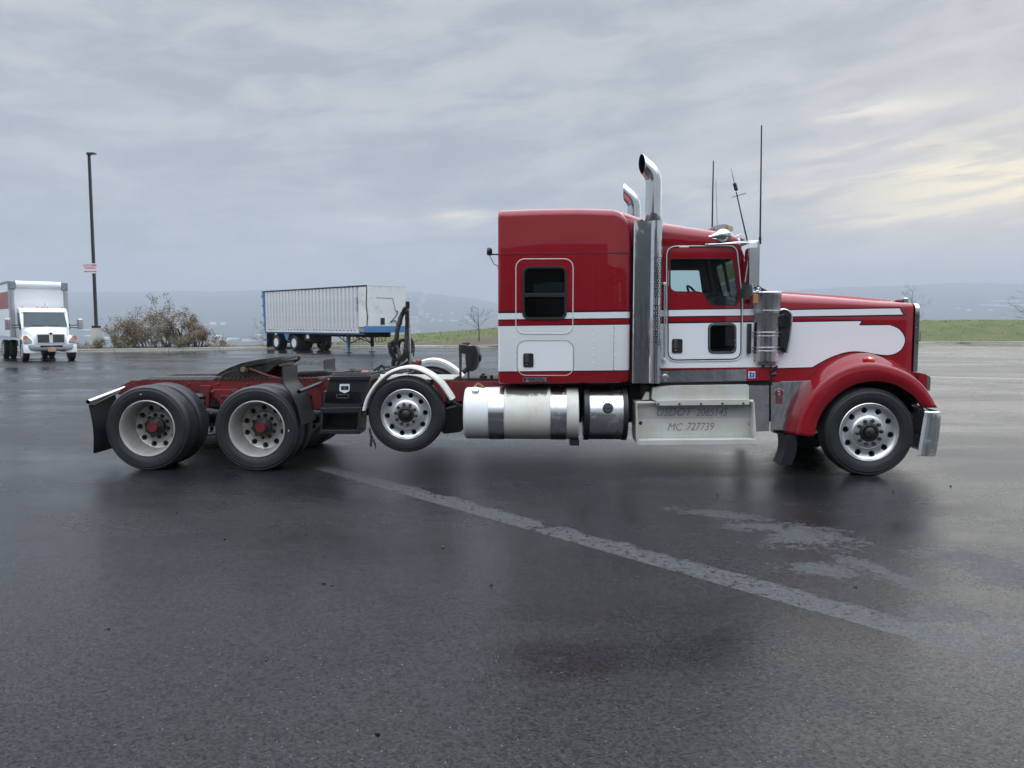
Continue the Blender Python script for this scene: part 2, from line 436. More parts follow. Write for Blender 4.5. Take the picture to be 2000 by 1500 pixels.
def aged_white(name, base=(0.70, 0.69, 0.63), amt=1.0, metal=0.0, soot=None):
    # yellowed white enamel with soot at the top, runs and chips
    m, t = mat(name)
    o = t.tex(); sp = t.sep(o)
    a = t.noise(3.2, 8, 0.62, 0.3, vec=o); b = t.noise(14, 8, 0.7, 0.2, vec=o, off=4.0); run = t.noise(10, 6, 0.6, 0.2, stretch=(3.5, 1, 0.35), vec=o, off=9.0)
    c = t.mix(t.step(a, 0.35, 0.7), base, tuple(x*y for x, y in zip(base, (0.88, 0.86, 0.78))))
    c = t.mix(t.math('MULTIPLY', t.step(run, 0.55, 0.78), 0.35*amt), c, (0.28, 0.25, 0.19))
    c = t.mix(t.math('MULTIPLY', t.step(b, 0.62, 0.74), 0.75*amt), c, (0.10, 0.085, 0.065))
    if soot:        # oily soot blown over the top between the straps, and a cleaner end
        x0, x1, z0, z1 = soot
        reg = t.math('MULTIPLY', t.math('MULTIPLY', t.step(sp[0], x0 - 0.02, x0 + 0.03), t.math('SUBTRACT', 1.0, t.step(sp[0], x1 - 0.05, x1))), t.step(sp[2], z0, z1))
        k = t.step(t.math('ADD', t.math('MULTIPLY', reg, 0.75), t.math('MULTIPLY', t.noise(16, 6, 0.7, 0.5, vec=o, off=7.0), 0.9)), 0.72, 0.95)
        c = t.mix(t.math('MULTIPLY', k, 0.85), c, (0.030, 0.026, 0.021))
        c = t.mix(t.math('MULTIPLY', t.math('SUBTRACT', 1.0, t.step(sp[0], x0 - 0.06, x0 - 0.03)), 0.75), c, (0.78, 0.79, 0.80))
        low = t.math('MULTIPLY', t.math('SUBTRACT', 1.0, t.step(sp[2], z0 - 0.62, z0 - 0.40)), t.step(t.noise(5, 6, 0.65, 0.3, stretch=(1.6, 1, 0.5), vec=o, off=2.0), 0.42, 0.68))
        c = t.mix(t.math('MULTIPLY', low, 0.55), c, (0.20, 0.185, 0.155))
    t.out(c, t.math('ADD', 0.30, t.math('MULTIPLY', b, 0.2)), metal, t.bump(b, 0.08, 0.004)); return m
M['step_white'] = aged_white('step_white', (0.55, 0.55, 0.51), 0.8)
M['step_plate'] = aged_white('step_plate', (0.43, 0.44, 0.44), 0.7)
M['trim'] = plain('bright_trim', (0.86, 0.86, 0.87), 0.42, 0.55, 0.03)
M['catwalk'] = aged_white('catwalk', (0.5, 0.49, 0.44), 1.0)

def glass(name, tint, gloss=1.0):
    m, t = mat(name)
    tr = t.n('ShaderNodeBsdfTransparent'); tr.inputs[0].default_value = (*tint, 1)
    gl = t.n('ShaderNodeBsdfGlossy'); gl.inputs[1].default_value = 0.02; gl.inputs[0].default_value = (0.9, 0.95, 0.95, 1)
    fr = t.n('ShaderNodeFresnel'); fr.inputs[0].default_value = 1.5
    mx = t.n('ShaderNodeMixShader'); t.l(t.math('MULTIPLY', fr.outputs[0], gloss, clamp=True), mx.inputs[0]); t.l(tr.outputs[0], mx.inputs[1]); t.l(gl.outputs[0], mx.inputs[2])
    o = t.n('ShaderNodeOutputMaterial'); t.l(mx.outputs[0], o.inputs[0]); return m
M['glass'] = glass('cab_glass', (0.90, 0.97, 0.96))
M['dark_glass'] = glass('dark_glass', (0.40, 0.44, 0.45), 0.6)
# ================================================================ ground, kerb, banks, valley, hills
def asphalt_mat():
    m, t = mat('wet_asphalt')
    o = t.tex(); x, y, z = t.sep(o)
    A, B = ground(624, 918), ground(2000, 1310)                 # the worn, dried strip that crosses the lot
    d = (B - A).normalized(); nx, ny = -d.y, d.x
    off = t.math('ADD', t.math('MULTIPLY', t.math('SUBTRACT', x, A.x), nx), t.math('MULTIPLY', t.math('SUBTRACT', y, A.y), ny))
    along = t.math('ADD', t.math('MULTIPLY', t.math('SUBTRACT', x, A.x), d.x), t.math('MULTIPLY', t.math('SUBTRACT', y, A.y), d.y))
    edge = t.noise(3.0, 5, 0.72, 0.3, vec=o); rag = t.noise(17.0, 5, 0.75, 0.4, vec=o, off=3.0)
    wob = t.math('ADD', t.math('MULTIPLY', t.math('SUBTRACT', edge, 0.5), 0.22), t.math('MULTIPLY', t.math('SUBTRACT', rag, 0.5), 0.10))
    upper = t.step(t.math('ADD', off, t.math('MULTIPLY', wob, 1.5)), 0.25, 0.31); lower = t.step(t.math('ADD', off, t.math('MULTIPLY', wob, 0.06)), -0.008, 0.004)
    strip = t.math('MULTIPLY', lower, t.math('SUBTRACT', 1.0, upper))
    ends = t.math('MULTIPLY', t.step(along, -0.3, 0.1), t.step(t.math('ADD', t.noise(1.15, 4, 0.65, 0.3, vec=o, off=8.0), t.math('MULTIPLY', t.math('SUBTRACT', rag, 0.5), 0.35)), 0.37, 0.42))
    strip = t.math('MULTIPLY', strip, ends)
    # drying blotches beyond the strip, to the right
    reg = None
    for px, py, ra, rb, ang in ((1400, 1003, 0.50, 0.20, -0.55), (1570, 1048, 0.46, 0.46, -0.30), (1490, 1030, 0.40, 0.25, -0.5), (1590, 1110, 0.30, 0.22, -0.3), (1735, 1120, 0.17, 0.50, 0.4), (1850, 1195, 0.28, 0.30, -0.6), (1960, 1235, 0.3, 0.16, -0.7), (1960, 1120, 0.35, 0.45, -0.2), (1870, 1085, 0.40, 0.22, -0.3)):
        C = ground(px, py); ca, sa = math.cos(ang), math.sin(ang)
        dx, dy = t.math('SUBTRACT', x, C.x), t.math('SUBTRACT', y, C.y)
        p_ = t.math('DIVIDE', t.math('ADD', t.math('MULTIPLY', dx, ca), t.math('MULTIPLY', dy, sa)), ra); q_ = t.math('DIVIDE', t.math('SUBTRACT', t.math('MULTIPLY', dy, ca), t.math('MULTIPLY', dx, sa)), rb)
        e_ = t.math('SUBTRACT', 1.0, t.math('SQRT', t.math('ADD', t.math('MULTIPLY', p_, p_), t.math('MULTIPLY', q_, q_))))
        reg = e_ if reg is None else t.math('MAXIMUM', reg, e_)
    bl = t.math('ADD', reg, t.math('ADD', t.math('MULTIPLY', t.math('SUBTRACT', edge, 0.5), 3.0), t.math('MULTIPLY', t.math('SUBTRACT', rag, 0.5), 3.0)))
    blot = t.step(bl, 0.05, 0.55); reg = t.step(reg, -0.9, -0.3)
    dry = t.math('MAXIMUM', t.math('MULTIPLY', strip, t.step(rag, 0.38, 0.50)), t.math('MULTIPLY', t.math('MULTIPLY', blot, reg), 0.70))
    # film of water: broad pools, stretched by drainage
    pool = t.noise(0.13, 3, 0.55, 0.6, stretch=(0.55, 1.5, 1), vec=o, off=1.0); pool2 = t.noise(0.55, 5, 0.6, 0.5, stretch=(0.5, 1.4, 1), vec=o, off=6.0)
    wet = t.step(t.math('ADD', t.math('MULTIPLY', pool, 0.6), t.math('MULTIPLY', pool2, 0.4)), 0.40, 0.62)
    # stone chippings: each a cell of its own height and gloss
    def cells(scale):
        v = t.n('ShaderNodeTexVoronoi'); v.voronoi_dimensions = '2D'; t.l(o, v.inputs[0]); v.inputs['Scale'].default_value = scale; sp_ = t.n('ShaderNodeSeparateColor'); t.l(v.outputs['Color'], sp_.inputs[0]); return v.outputs['Distance'], sp_.outputs[0], sp_.outputs[1]
    d1, ra, rb = cells(125.0); d2, rc, rd = cells(66.0)
    agg2 = t.noise(22, 4, 0.7, vec=o, off=2.0)
    grain = t.math('ADD', t.math('MULTIPLY', ra, 0.6), t.math('MULTIPLY', rc, 0.4))
    c = t.mix(grain, (0.003, 0.0032, 0.0035), (0.020, 0.0206, 0.0216))
    spk = t.math('MULTIPLY', t.step(rb, 0.9955, 0.9985), 0.6)
    c = t.mix(t.math('MULTIPLY', spk, t.math('SUBTRACT', 1.0, t.step(d1, 0.25, 0.45))), c, (0.22, 0.218, 0.21))
    c = t.mix(t.math('MULTIPLY', dry, 0.9), c, t.mix(grain, (0.048, 0.049, 0.052), (0.092, 0.094, 0.097)))
    tone = t.noise(0.5, 5, 0.6, 0.3, vec=o, off=4.0)
    r = t.math('ADD', t.math('MULTIPLY', t.math('SUBTRACT', 1.0, wet), 0.22), 0.115)
    r = t.math('ADD', r, t.math('MULTIPLY', t.math('SUBTRACT', agg2, 0.5), 0.10))
    r = t.math('ADD', r, t.math('MULTIPLY', dry, 0.34), clamp=True)
    # height of the chippings standing through the film
    h = t.math('ADD', t.math('MULTIPLY', grain, 0.6), t.math('MULTIPLY', t.math('SUBTRACT', 1.0, d1), 0.5)); h = t.math('ADD', h, t.math('MULTIPLY', agg2, 0.8))
    bs = t.n('ShaderNodeBump'); bs.inputs['Distance'].default_value = 0.006; t.l(h, bs.inputs['Height'])
    t.l(t.math('ADD', 0.12, t.math('MULTIPLY', t.math('SUBTRACT', 1.0, wet), 0.22)), bs.inputs['Strength'])
    bsdf = t.out(c, r, 0.0, bs.outputs[0], spec=0.5)
    sl = t.math('MULTIPLY', t.math('ADD', 0.09, t.math('MULTIPLY', grain, 0.28)), t.math('ADD', 0.45, t.math('MULTIPLY', tone, 1.0)))
    t.l(t.math('MULTIPLY', sl, t.math('SUBTRACT', 1.0, t.math('MULTIPLY', dry, 0.45))), bsdf.inputs['Specular IOR Level'])
    return m
M['asphalt'] = asphalt_mat()
M['concrete'] = plain('kerb_concrete', (0.36, 0.345, 0.30), 0.8, 0, 0.12, 2.5, grime=0.35, grime_col=(0.17, 0.16, 0.13), bump=0.3)
def grass_mat():
    m, t = mat('grass_bank')
    a = t.noise(0.5, 7, 0.62, 0.4); b = t.noise(6.0, 6, 0.65, off=3.0)
    c = t.mix(t.step(a, 0.32, 0.68), (0.072, 0.086, 0.030), (0.102, 0.112, 0.044))
    c = t.mix(t.step(b, 0.55, 0.8, 0, 0.25), c, (0.12, 0.115, 0.055)); t.out(c, 0.9, 0, t.bump(b, 0.6, 0.1), spec=0.2); return m
M['grass'] = grass_mat()
def blade_mat():
    m, t = mat('grass_blades'); i = t.n('ShaderNodeObjectInfo')
    a = t.noise(1.2, 5, 0.6); c = t.mix(t.step(a, 0.3, 0.7), (0.085, 0.112, 0.036), (0.118, 0.138, 0.050)); t.out(c, 0.8, 0, None, spec=0.2); return m
M['blade'] = blade_mat()
def mulch_mat():
    m, t = mat('bark_mulch'); a = t.noise(9, 7, 0.7, 0.3); c = t.mix(t.step(a, 0.3, 0.7), (0.055, 0.043, 0.033), (0.165, 0.135, 0.100)); t.out(c, 0.95, 0, t.bump(a, 0.9, 0.08), spec=0.1); return m
M['mulch'] = mulch_mat()
def valley_mat():
    m, t = mat('valley_land')
    a = t.noise(0.0016, 8, 0.62, 0.6); b = t.noise(0.011, 8, 0.7, 0.3, off=4.0)
    c = t.mix(t.step(a, 0.35, 0.65), (0.020, 0.032, 0.022), (0.060, 0.066, 0.045)); c = t.mix(t.step(b, 0.52, 0.72, 0, 0.6), c, (0.016, 0.024, 0.018))
    t.out(c, 0.95, 0, None, spec=0.1); return m
M['valley'] = valley_mat()

KP = [(-900, 702), (0, 691), (150, 688.5), (440, 683.5), (520, 682.3), (700, 680.4), (808, 679.5), (974, 679.0), (1300, 676), (1795, 671.5), (2000, 671), (2800, 670)]
kerb_pts = [ground(x, y) for x, y in KP]
def kerb_at(a):
    """the kerb's distance along azimuth a (tan of the angle to the right)"""
    ts = [p.x/p.y for p in kerb_pts]
    for (t0, p), (t1, q) in zip(zip(ts, kerb_pts), zip(ts[1:], kerb_pts[1:])):
        if a <= t1 or t1 == ts[-1]:
            f = max(0.0, min(1.0, (a - t0)/(t1 - t0))); r = 1/((1-f)/p.y + f/q.y)
            return r
    return kerb_pts[-1].y
kl = [Vector((kerb_at(a/400)*a/400, kerb_at(a/400), 0)) for a in range(-505, 480, 5)]
poly = [(p.x, p.y + 0.02) for p in kl] + [(320, kl[-1].y), (320, -260), (-320, -260), (-320, kl[0].y)]
tr = tessellate_polygon([[Vector((x, y, 0)) for x, y in poly]])
lot = MB().add([(x, y, 0.0) for x, y in poly], [tuple(t) for t in tr]).build('parking_lot', M['asphalt'], smooth=0, fix=False)
bm = bmesh.new(); bm.from_mesh(lot.data)
for f in bm.faces:
    if f.normal.z < 0: f.normal_flip()
bm.to_mesh(lot.data); bm.free()
tag(lot, 'wet dark asphalt parking lot with a worn strip crossing it', kind='structure')

def sstep(x, a, b): t = max(0.0, min(1.0, (x - a)/(b - a))); return t*t*(3 - 2*t)
def lerp_tab(x, tab):
    if x <= tab[0][0]: return tab[0][1]
    for (a, p), (b, q) in zip(tab, tab[1:]):
        if x <= b: return p + (q - p)*(x - a)/(b - a)
    return tab[-1][1]
RIDGE = [(-1.3, 585), (-0.66, 578), (-0.57, 571), (-0.40, 569), (-0.31, 567), (-0.2, 570), (-0.12, 571), (-0.07, 578), (-0.03, 588), (0.0, 600), (0.06, 606), (0.2, 590), (0.35, 568), (0.46, 560), (0.52, 557), (0.56, 553), (0.62, 554), (0.67, 555), (1.2, 560)]
def crest(a):
    """height of the bank's crest by azimuth"""
    px = 1000 + a*FPX
    yk = kerb_at(a)
    top = lerp_tab(px, [(600, 668), (740, 657), (800, 653), (870, 648.5), (975, 640), (1300, 630), (1795, 625.5), (2000, 625), (2600, 625)])
    dist = yk + 14
    return max(0.0, CAMH - (top - HOR)*dist/FPX), sstep(px, 560, 760)
def land(a, r):
    """terrain height at azimuth a (tan), depth r"""
    yk = kerb_at(a); s = r - yk
    zc_, on = crest(a); zc_ *= on
    if s < 0: return 0.16
    if s < 1.2: return 0.165 + 0.01*s
    if s < 14: return 0.177 + (zc_ - 0.177)*sstep(s, 0.5, 14)*1.0 if on > 0 else 0.177 - 0.06*max(0, s - 5)
    base = zc_ if on > 0 else -0.36
    if s < 40: z = base - (s - 14)*0.10*(0.5 + 0.5*on) if on < 1 else base - 0.5*sstep(s, 16, 40)
    else: z = base - 2 - (s - 40)*0.11
    floor = -95.0
    z = max(z, floor)
    if r > 2600:
        ry = lerp_tab(a, RIDGE)
        nz = noise.noise(Vector((a*14, 0.3, 1.7)))*3.0 + noise.noise(Vector((a*60, 0.9, 4.7)))*1.2 + (noise.noise(Vector((a*260, 2.9, 0.7)))*1.3 + noise.noise(Vector((a*700, 2.2, 5.7)))*1.0)*sstep(a, 0.3, 0.5)
        R = 7000.0; H = CAMH + (HOR - ry + nz)*R/FPX
        k = sstep(r, 2600, R)*0.35 + 0.65*max(0.0, (r - 2600)/(R - 2600))
        if r > R: H -= (r - R)*0.06; k = 1
        z = floor + (H - floor)*k + 12*noise.noise(Vector((a*r*0.0012, r*0.0012, 3.3)))*(1 if r < R*0.9 else 0)
    return z
AZ = [-1.26 + 2.5*k/520 for k in range(521)]
near_s = [0.0, 0.4, 1.2, 2.4, 3.6, 5.0, 6.5, 8, 9.5, 11, 12.5, 14, 16, 20, 27, 40, 70, 130, 260, 500, 820]
rows_n = [[(kerb_at(a)*a + s*a, kerb_at(a) + s, land(a, kerb_at(a) + s) + (0.10*noise.noise(Vector((a*90, s*0.6, 0)))*sstep(s, 2, 6)*(1 if s < 30 else 0))) for a in AZ] for s in near_s]
bank = MB().grid(rows_n).build('grass_bank', [M['grass'], M['mulch'], M['valley']], smooth=60, fix=False, weld=False)
n = len(AZ) - 1
def surf(a, s):
    px = 1000 + a*FPX
    if s > 40: return 2
    wd = lerp_tab(px, [(600, 5.0), (700, 3.6), (800, 3.0), (870, 3.2), (900, 5.5), (975, 7.5), (1100, 4), (1300, 1.0), (1700, 0.0), (2600, 0.0)]) + 0.6*noise.noise(Vector((a*40, 1, 2)))
    if px < 620: return 1 if s < 8 else 2
    return 1 if s < wd else 0
idx = []
for i in range(len(near_s) - 1):
    for k in range(n): idx.append(surf((AZ[k] + AZ[k+1])/2, (near_s[i] + near_s[i+1])/2))
bank.data.polygons.foreach_set('material_index', idx)
tag(bank, 'grassy bank with a mulch strip beyond the kerb', kind='structure')
far_r = [850, 1100, 1500, 2000, 2600, 3000, 3400, 3800, 4200, 4600, 5000, 5400, 5800, 6200, 6600, 6850, 7000, 7300, 8000]
rows_f = [[(a*r, r, land(a, r) - (2 if r == 850 else 0)) for a in AZ] for r in far_r]
hills = MB().grid(rows_f).build('hills', M['valley'], smooth=60, fix=False, weld=False)
tag(hills, 'hazy blue valley and hills along the horizon', kind='structure')

# kerb of cast lengths, with joints
kerb = empty('kerb'); tag(kerb, 'pale concrete kerb along the far edge of the lot', kind='structure')
def march(pts, step):
    out = [pts[0]]; acc = 0.0
    for p, q in zip(pts, pts[1:]):
        L_ = (q - p).length; pos = 0.0
        while acc + (L_ - pos) >= step:
            pos += step - acc; acc = 0.0; out.append(p.lerp(q, pos/L_))
        acc += L_ - pos
    return out
kn = march([p for p in kl if -0.95 < p.x/p.y < 0.95], 3.2)
for p, q in zip(kn, kn[1:]):
    d = (q - p).normalized(); nn = Vector((-d.y, d.x, 0)); a, c = p + d*0.012, q - d*0.012
    prof = [(-0.02, 0.0), (0.02, 0.15), (0.05, 0.185), (0.30, 0.19), (0.32, 0.0)]
    b = MB().loft([[tuple(e + nn*o + Vector((0, 0, h))) for o, h in prof] for e in (a, c)]); b.build('kerb_stone', M['concrete'], kerb, smooth=0)
# grass blades on the bank and rough tufts of the mulch edge
rnd = random.Random(11)
b = MB()
for k in range(4000):
    a = rnd.uniform(-0.24, 0.72); s = rnd.uniform(0.3, 14.5)**1.0
    if surf(a, s) != 0 or (0.0 < a < 0.50): continue
    r = kerb_at(a) + s; z = land(a, r); h = rnd.uniform(0.04, 0.11); w = rnd.uniform(0.02, 0.06); an = rnd.uniform(0, 3.14); x, y = a*r, r
    dx, dy = math.cos(an)*w, math.sin(an)*w; lx, ly = rnd.uniform(-.08, .08), rnd.uniform(-.08, .08)
    b.add([(x - dx, y - dy, z - 0.03), (x + dx, y + dy, z - 0.03), (x + lx, y + ly, z + h)], [(0, 1, 2)])
tag(b.build('grass', M['grass'], smooth=0, fix=False, weld=False), 'short green grass growing on the bank', 'grass', kind='stuff')

# worn pale bay lines in the distance on the right
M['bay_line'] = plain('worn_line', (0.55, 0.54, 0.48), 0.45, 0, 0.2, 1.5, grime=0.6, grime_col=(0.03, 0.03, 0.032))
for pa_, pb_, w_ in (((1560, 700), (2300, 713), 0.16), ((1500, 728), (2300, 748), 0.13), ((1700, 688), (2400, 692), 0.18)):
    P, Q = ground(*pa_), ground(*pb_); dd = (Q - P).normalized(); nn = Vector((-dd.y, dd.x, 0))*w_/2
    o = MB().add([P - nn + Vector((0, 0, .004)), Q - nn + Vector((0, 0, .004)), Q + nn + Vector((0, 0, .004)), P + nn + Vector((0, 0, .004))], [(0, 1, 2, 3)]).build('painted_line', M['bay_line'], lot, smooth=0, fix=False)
# ================================================================ the semi truck
G1, G2 = ground(1705, 929.5), ground(290, 918.5)          # where its tyres meet the asphalt
TD = (G1 - G2).normalized(); TN = Vector((-TD.y, TD.x, 0))
T0 = G2 + TD * (-G2.x / TD.x) - TN * 0.06
VC = 1.22                                                   # half its width: local y runs 0 (near side) to 2.44
def tp(px, py, a, b=0.0):
    """pixel to (along, up) on the truck's upright plane y = a + b * along"""
    r = ray(px, py); rel = Vector((0, 0, CAMH)) - T0
    ou, ov, du, dv = rel.dot(TD), rel.dot(TN), r.dot(TD), r.dot(TN)
    s = (a + b*ou - ov) / (dv - b*du)
    return (ou + s*du, CAMH + s*r.z)
def tq(pts, a, b=0.0): return [tp(x, y, a, b) for x, y in pts]
def t3(px, py, v): u, w = tp(px, py, v); return Vector((u, v, w))

truck = empty('semi_truck', loc=T0, rz=math.atan2(TD.y, TD.x))
tag(truck, 'red and white semi truck with sleeper cab and bare chassis parked across the wet lot', 'semi truck')
def part(b, name, m, parent=None, **k): return b.build(name, m, parent or truck, **k)
def mirror(o, parent=None):
    """the same piece on the far side"""
    c = copy_tree(o, parent or o.parent)
    c.scale = (1, -1, 1); c.location = (o.location[0], 2*VC - o.location[1], o.location[2]); return c

# ---- wheels
TR = 0.53
def tyre_mesh(grounded, cw):
    prof = [(0.335, -0.085), (0.345, -0.108), (0.362, -0.122), (0.385, -0.128), (0.388, -0.131), (0.395, -0.131), (0.398, -0.135), (0.43, -0.142), (0.462, -0.139),
            (0.464, -0.142), (0.470, -0.142), (0.472, -0.136), (0.495, -0.127), (0.499, -0.130), (0.505, -0.129), (0.516, -0.117), (0.525, -0.105)]
    tread = []
    for c in (-0.072, -0.025, 0.025, 0.072):
        tread += [(TR, c - 0.007), (TR - 0.014, c - 0.004), (TR - 0.014, c + 0.004), (TR, c + 0.007)]
    full = prof + tread + [(r, -a) for r, a in reversed(prof)]
    b = MB().lathe(full, (0, 0, 0), 1, 72, closed=True)
    if grounded:
        vs = []
        for x, y, z in b.v:
            if z < -cw:
                d = -cw - z; z = -cw
                y *= 1 + d * 0.8
            elif z < -cw + 0.12 and abs(y) > 0.1: y *= 1 + 0.05*(1 - (z + cw)/0.12)
            vs.append((x, y, z))
        b.v = vs
    return b.mesh('tyre', M['rubber'], 30)
def bool_cut(obj, cutter):
    md = obj.modifiers.new('cut', 'BOOLEAN'); md.operation = 'DIFFERENCE'; md.solver = 'EXACT'; md.object = cutter
    dg = bpy.context.evaluated_depsgraph_get(); dg.update()
    me = bpy.data.meshes.new_from_object(obj.evaluated_get(dg))
    obj.modifiers.clear(); old = obj.data; obj.data = me; me.name = old.name
    bpy.data.objects.remove(cutter)
    me.shade_smooth(); me.set_sharp_from_angle(angle=math.radians(32))
def rim_mesh(kind):
    if kind == 'flush':
        prof = [(0.345, -0.128), (0.352, -0.122), (0.350, -0.108), (0.33, -0.09), (0.325, 0.10), (0.30, 0.10), (0.30, -0.04), (0.24, -0.035), (0.20, -0.06), (0.105, -0.065),
                (0.105, -0.115), (0.178, -0.118), (0.196, -0.108), (0.205, -0.092), (0.26, -0.082), (0.305, -0.088), (0.325, -0.104), (0.336, -0.126)]
        hr, hs, off = 0.266, 0.036, 0.12
    else:
        prof = [(0.345, -0.130), (0.352, -0.124), (0.350, -0.108), (0.333, -0.09), (0.328, 0.13), (0.315, 0.195), (0.22, 0.190), (0.105, 0.175),
                (0.105, 0.138), (0.178, 0.138), (0.192, 0.150), (0.205, 0.160), (0.258, 0.156), (0.282, 0.140), (0.292, 0.10), (0.300, 0.0), (0.314, -0.07), (0.324, -0.105), (0.336, -0.128)]
        hr, hs, off = 0.240, 0.035, 0.0
    o = MB().lathe(prof, (0, 0, 0), 1, 64, closed=True).build('rim', M['alloy'] if kind == 'flush' else M['dull_alloy'])
    c = MB()
    for k in range(10):
        a = 2*math.pi*(k + off + 0.25)/10
        c.lathe([(hs, -0.3), (hs, 0.3)], (hr*math.cos(a), 0, hr*math.sin(a)), 1, 20)
    co = c.build('cutter', M['alloy']); bool_cut(o, co)
    me = o.data; bpy.data.objects.remove(o); return me
WC = 0.520
tyre_down, tyre_up = tyre_mesh(True, WC), tyre_mesh(False, WC)
rim_flush, rim_deep = rim_mesh('flush'), rim_mesh('deep')
nut_me = MB().lathe([(0.0225, 0.0), (0.0225, -0.020), (0.018, -0.028), (0.014, -0.040), (0.0, -0.042)], (0, 0, 0), 1, 10).mesh('lug_nut', M['grease'], 40)
hub_front = MB().lathe([(0.114, -0.05), (0.114, -0.122), (0.085, -0.135), (0.078, -0.118), (0.066, -0.118), (0.062, -0.15), (0.040, -0.166), (0.0, -0.168)], (0, 0, 0), 1, 24).mesh('hub', M['grease'], 35)
hub_drive_b = MB().lathe([(0.104, 0.06), (0.104, -0.03), (0.122, -0.034), (0.122, -0.055), (0.104, -0.062), (0.088, -0.075), (0.055, -0.09), (0.0, -0.092)], (0, 0, 0), 1, 24)
for k in range(8):
    a = 2*math.pi*k/8; hub_drive_b.lathe([(0.012, -0.05), (0.012, -0.078), (0.0, -0.08)], (0.092*math.cos(a), 0, 0.092*math.sin(a)), 1, 8)
hub_drive = hub_drive_b.mesh('hub', M['grease'], 35)
cap_me = MB().lathe([(0.068, -0.085), (0.070, -0.100), (0.060, -0.118), (0.012, -0.118), (0.0, -0.116)], (0, 0, 0), 1, 8).mesh('hub_cap', M['redcap'], 30)
drum_me = MB().lathe([(0.0, 0.26), (0.21, 0.26), (0.215, 0.05), (0.0, 0.05)], (0, 0, 0), 1, 28).mesh('brake_drum', M['steel'], 35)
backing_me = MB().lathe([(0.298, 0.0), (0.298, 0.012), (0.0, 0.012)], (0, 0, 0), 1, 32).mesh('dust_shield', M['under'], 35)  # dark disc added behind the rim so its hand holes read black
def sub(name, me, parent, loc=(0, 0, 0)):
    o = bpy.data.objects.new(name, me); COL.objects.link(o); o.parent = parent; o.location = loc; return o
def wheel(u, v, w, kind, up=False, spin=0.0):
    e = empty('wheel', truck, (u, v, w))
    sub('tyre', tyre_up if up else tyre_down, e)
    r = sub('rim', rim_flush if kind != 'drive' else rim_deep, e); r.rotation_euler = (0, spin, 0)
    sub('brake_drum', drum_me, e, (0, 0.16 if kind == 'drive' else 0, 0))
    h = sub('hub', hub_front if kind != 'drive' else hub_drive, e, (0, 0.11 if kind == 'drive' else 0, 0))
    sub('dust_shield', backing_me, e, (0, 0.20 if kind == 'drive' else 0.03, 0))
    if kind == 'drive':
        sub('hub_cap', cap_me, e, (0, 0.11, 0))
        sub('tyre', tyre_down, e, (0, 0.345, 0)); sub('rim', rim_flush, e, (0, 0.345, 0))
    for k in range(10):
        a = 2*math.pi*(k + 0.25)/10 + spin + 0.2
        sub('lug_nut', nut_me, e, (0.142*math.cos(a), 0.138 if kind == 'drive' else -0.117, 0.142*math.sin(a)))
    return e
FA = tp(1699, 846, 0.06)[0]; LA, LZ = tp(792, 810, 0.07); R1 = tp(287, 834, 0.06)[0]; R2 = tp(501, 834, 0.06)[0]
wheels = [wheel(FA, 0.20, WC, 'steer', spin=0.35), wheel(LA, 0.205, LZ, 'lift', True, 0.15), wheel(R1, 0.185, WC, 'drive', spin=0.1), wheel(R2, 0.185, WC, 'drive', spin=0.45)]
wheels[1].scale = (0.885, 0.885, 0.885)
for e in list(wheels):
    m_ = mirror(e)
    if e is wheels[1]: m_.scale = (0.885, -0.885, 0.885)
vm = MB().box((-0.012, 0, -0.004), (0.012, 0.001, 0.004)).mesh('valve_sticker', M['sticker_white'], 0)
for (px, py, ry) in ((275, 770, 0.1), (564, 841, 1.55)):
    u, w = tp(px, py, 0.046); o = sub('valve_sticker', vm, truck, (u, 0.0425, w)); o.rotation_euler = (0, ry, 0)

# ---- frame rails, cross members, axles
RT, RB = 1.060, 0.800
u0, u1 = tp(236, 760, 0.79)[0], 4.75
tail = tp(258, 741, 0.79)[0]
rail_side = [(u0 - 0.10, RB + 0.10), (u0 - 0.11, RB + 0.13), (tail, RT), (u1, RT), (u1, RB), (u0 + 0.15, RB)]
for v in (0.79, 1.57):
    b = MB(); va, vb = v, v + 0.08
    b.plate(rail_side, (), va, va + 0.012)
    b.box((tail, va + 0.012, RT - 0.012), (u1, vb, RT)); b.box((u0 + 0.2, va + 0.012, RB), (u1, vb, RB + 0.012))
    part(b, 'frame_rail', M['chassis_red'], smooth=30)
b0 = MB().box((-0.05, 0.872, RB + 0.03), (0.05, 1.568, RT - 0.03)).mesh('cross_member', M['chassis_red'], 0)
for x in (R1 - 0.45, R1 + 0.68, R2 + 0.62, LA - 0.55, LA + 0.62, 0.6, 1.8, 3.0): sub('cross_member', b0, truck, (x, 0, 0))
for x, z, diff in ((FA, 0.47, 0), (LA, LZ, 0), (R1, WC, 1), (R2, WC, 1)):
    b = MB().lathe([(0.062, 0.30), (0.062, 2.14)], (x, 0, z), 1, 16)
    if diff: b.lathe([(0.10, 0.95), (0.19, 1.05), (0.22, 1.2), (0.19, 1.36), (0.10, 1.46)], (x + 0.02, 0, z), 1, 20); b.lathe([(0.13, 0.12), (0.09, 0.42), (0.06, 0.46)], (x, 1.2, z + 0.02), 0, 14)
    part(b, 'axle', M['steel'])
part(MB().tube([(R2 + 0.4, 1.2, WC + 0.05), (-0.3, 1.2, 0.72), (2.2, 1.2, 0.78)], 0.055, 12), 'drive_shaft', M['steel'])
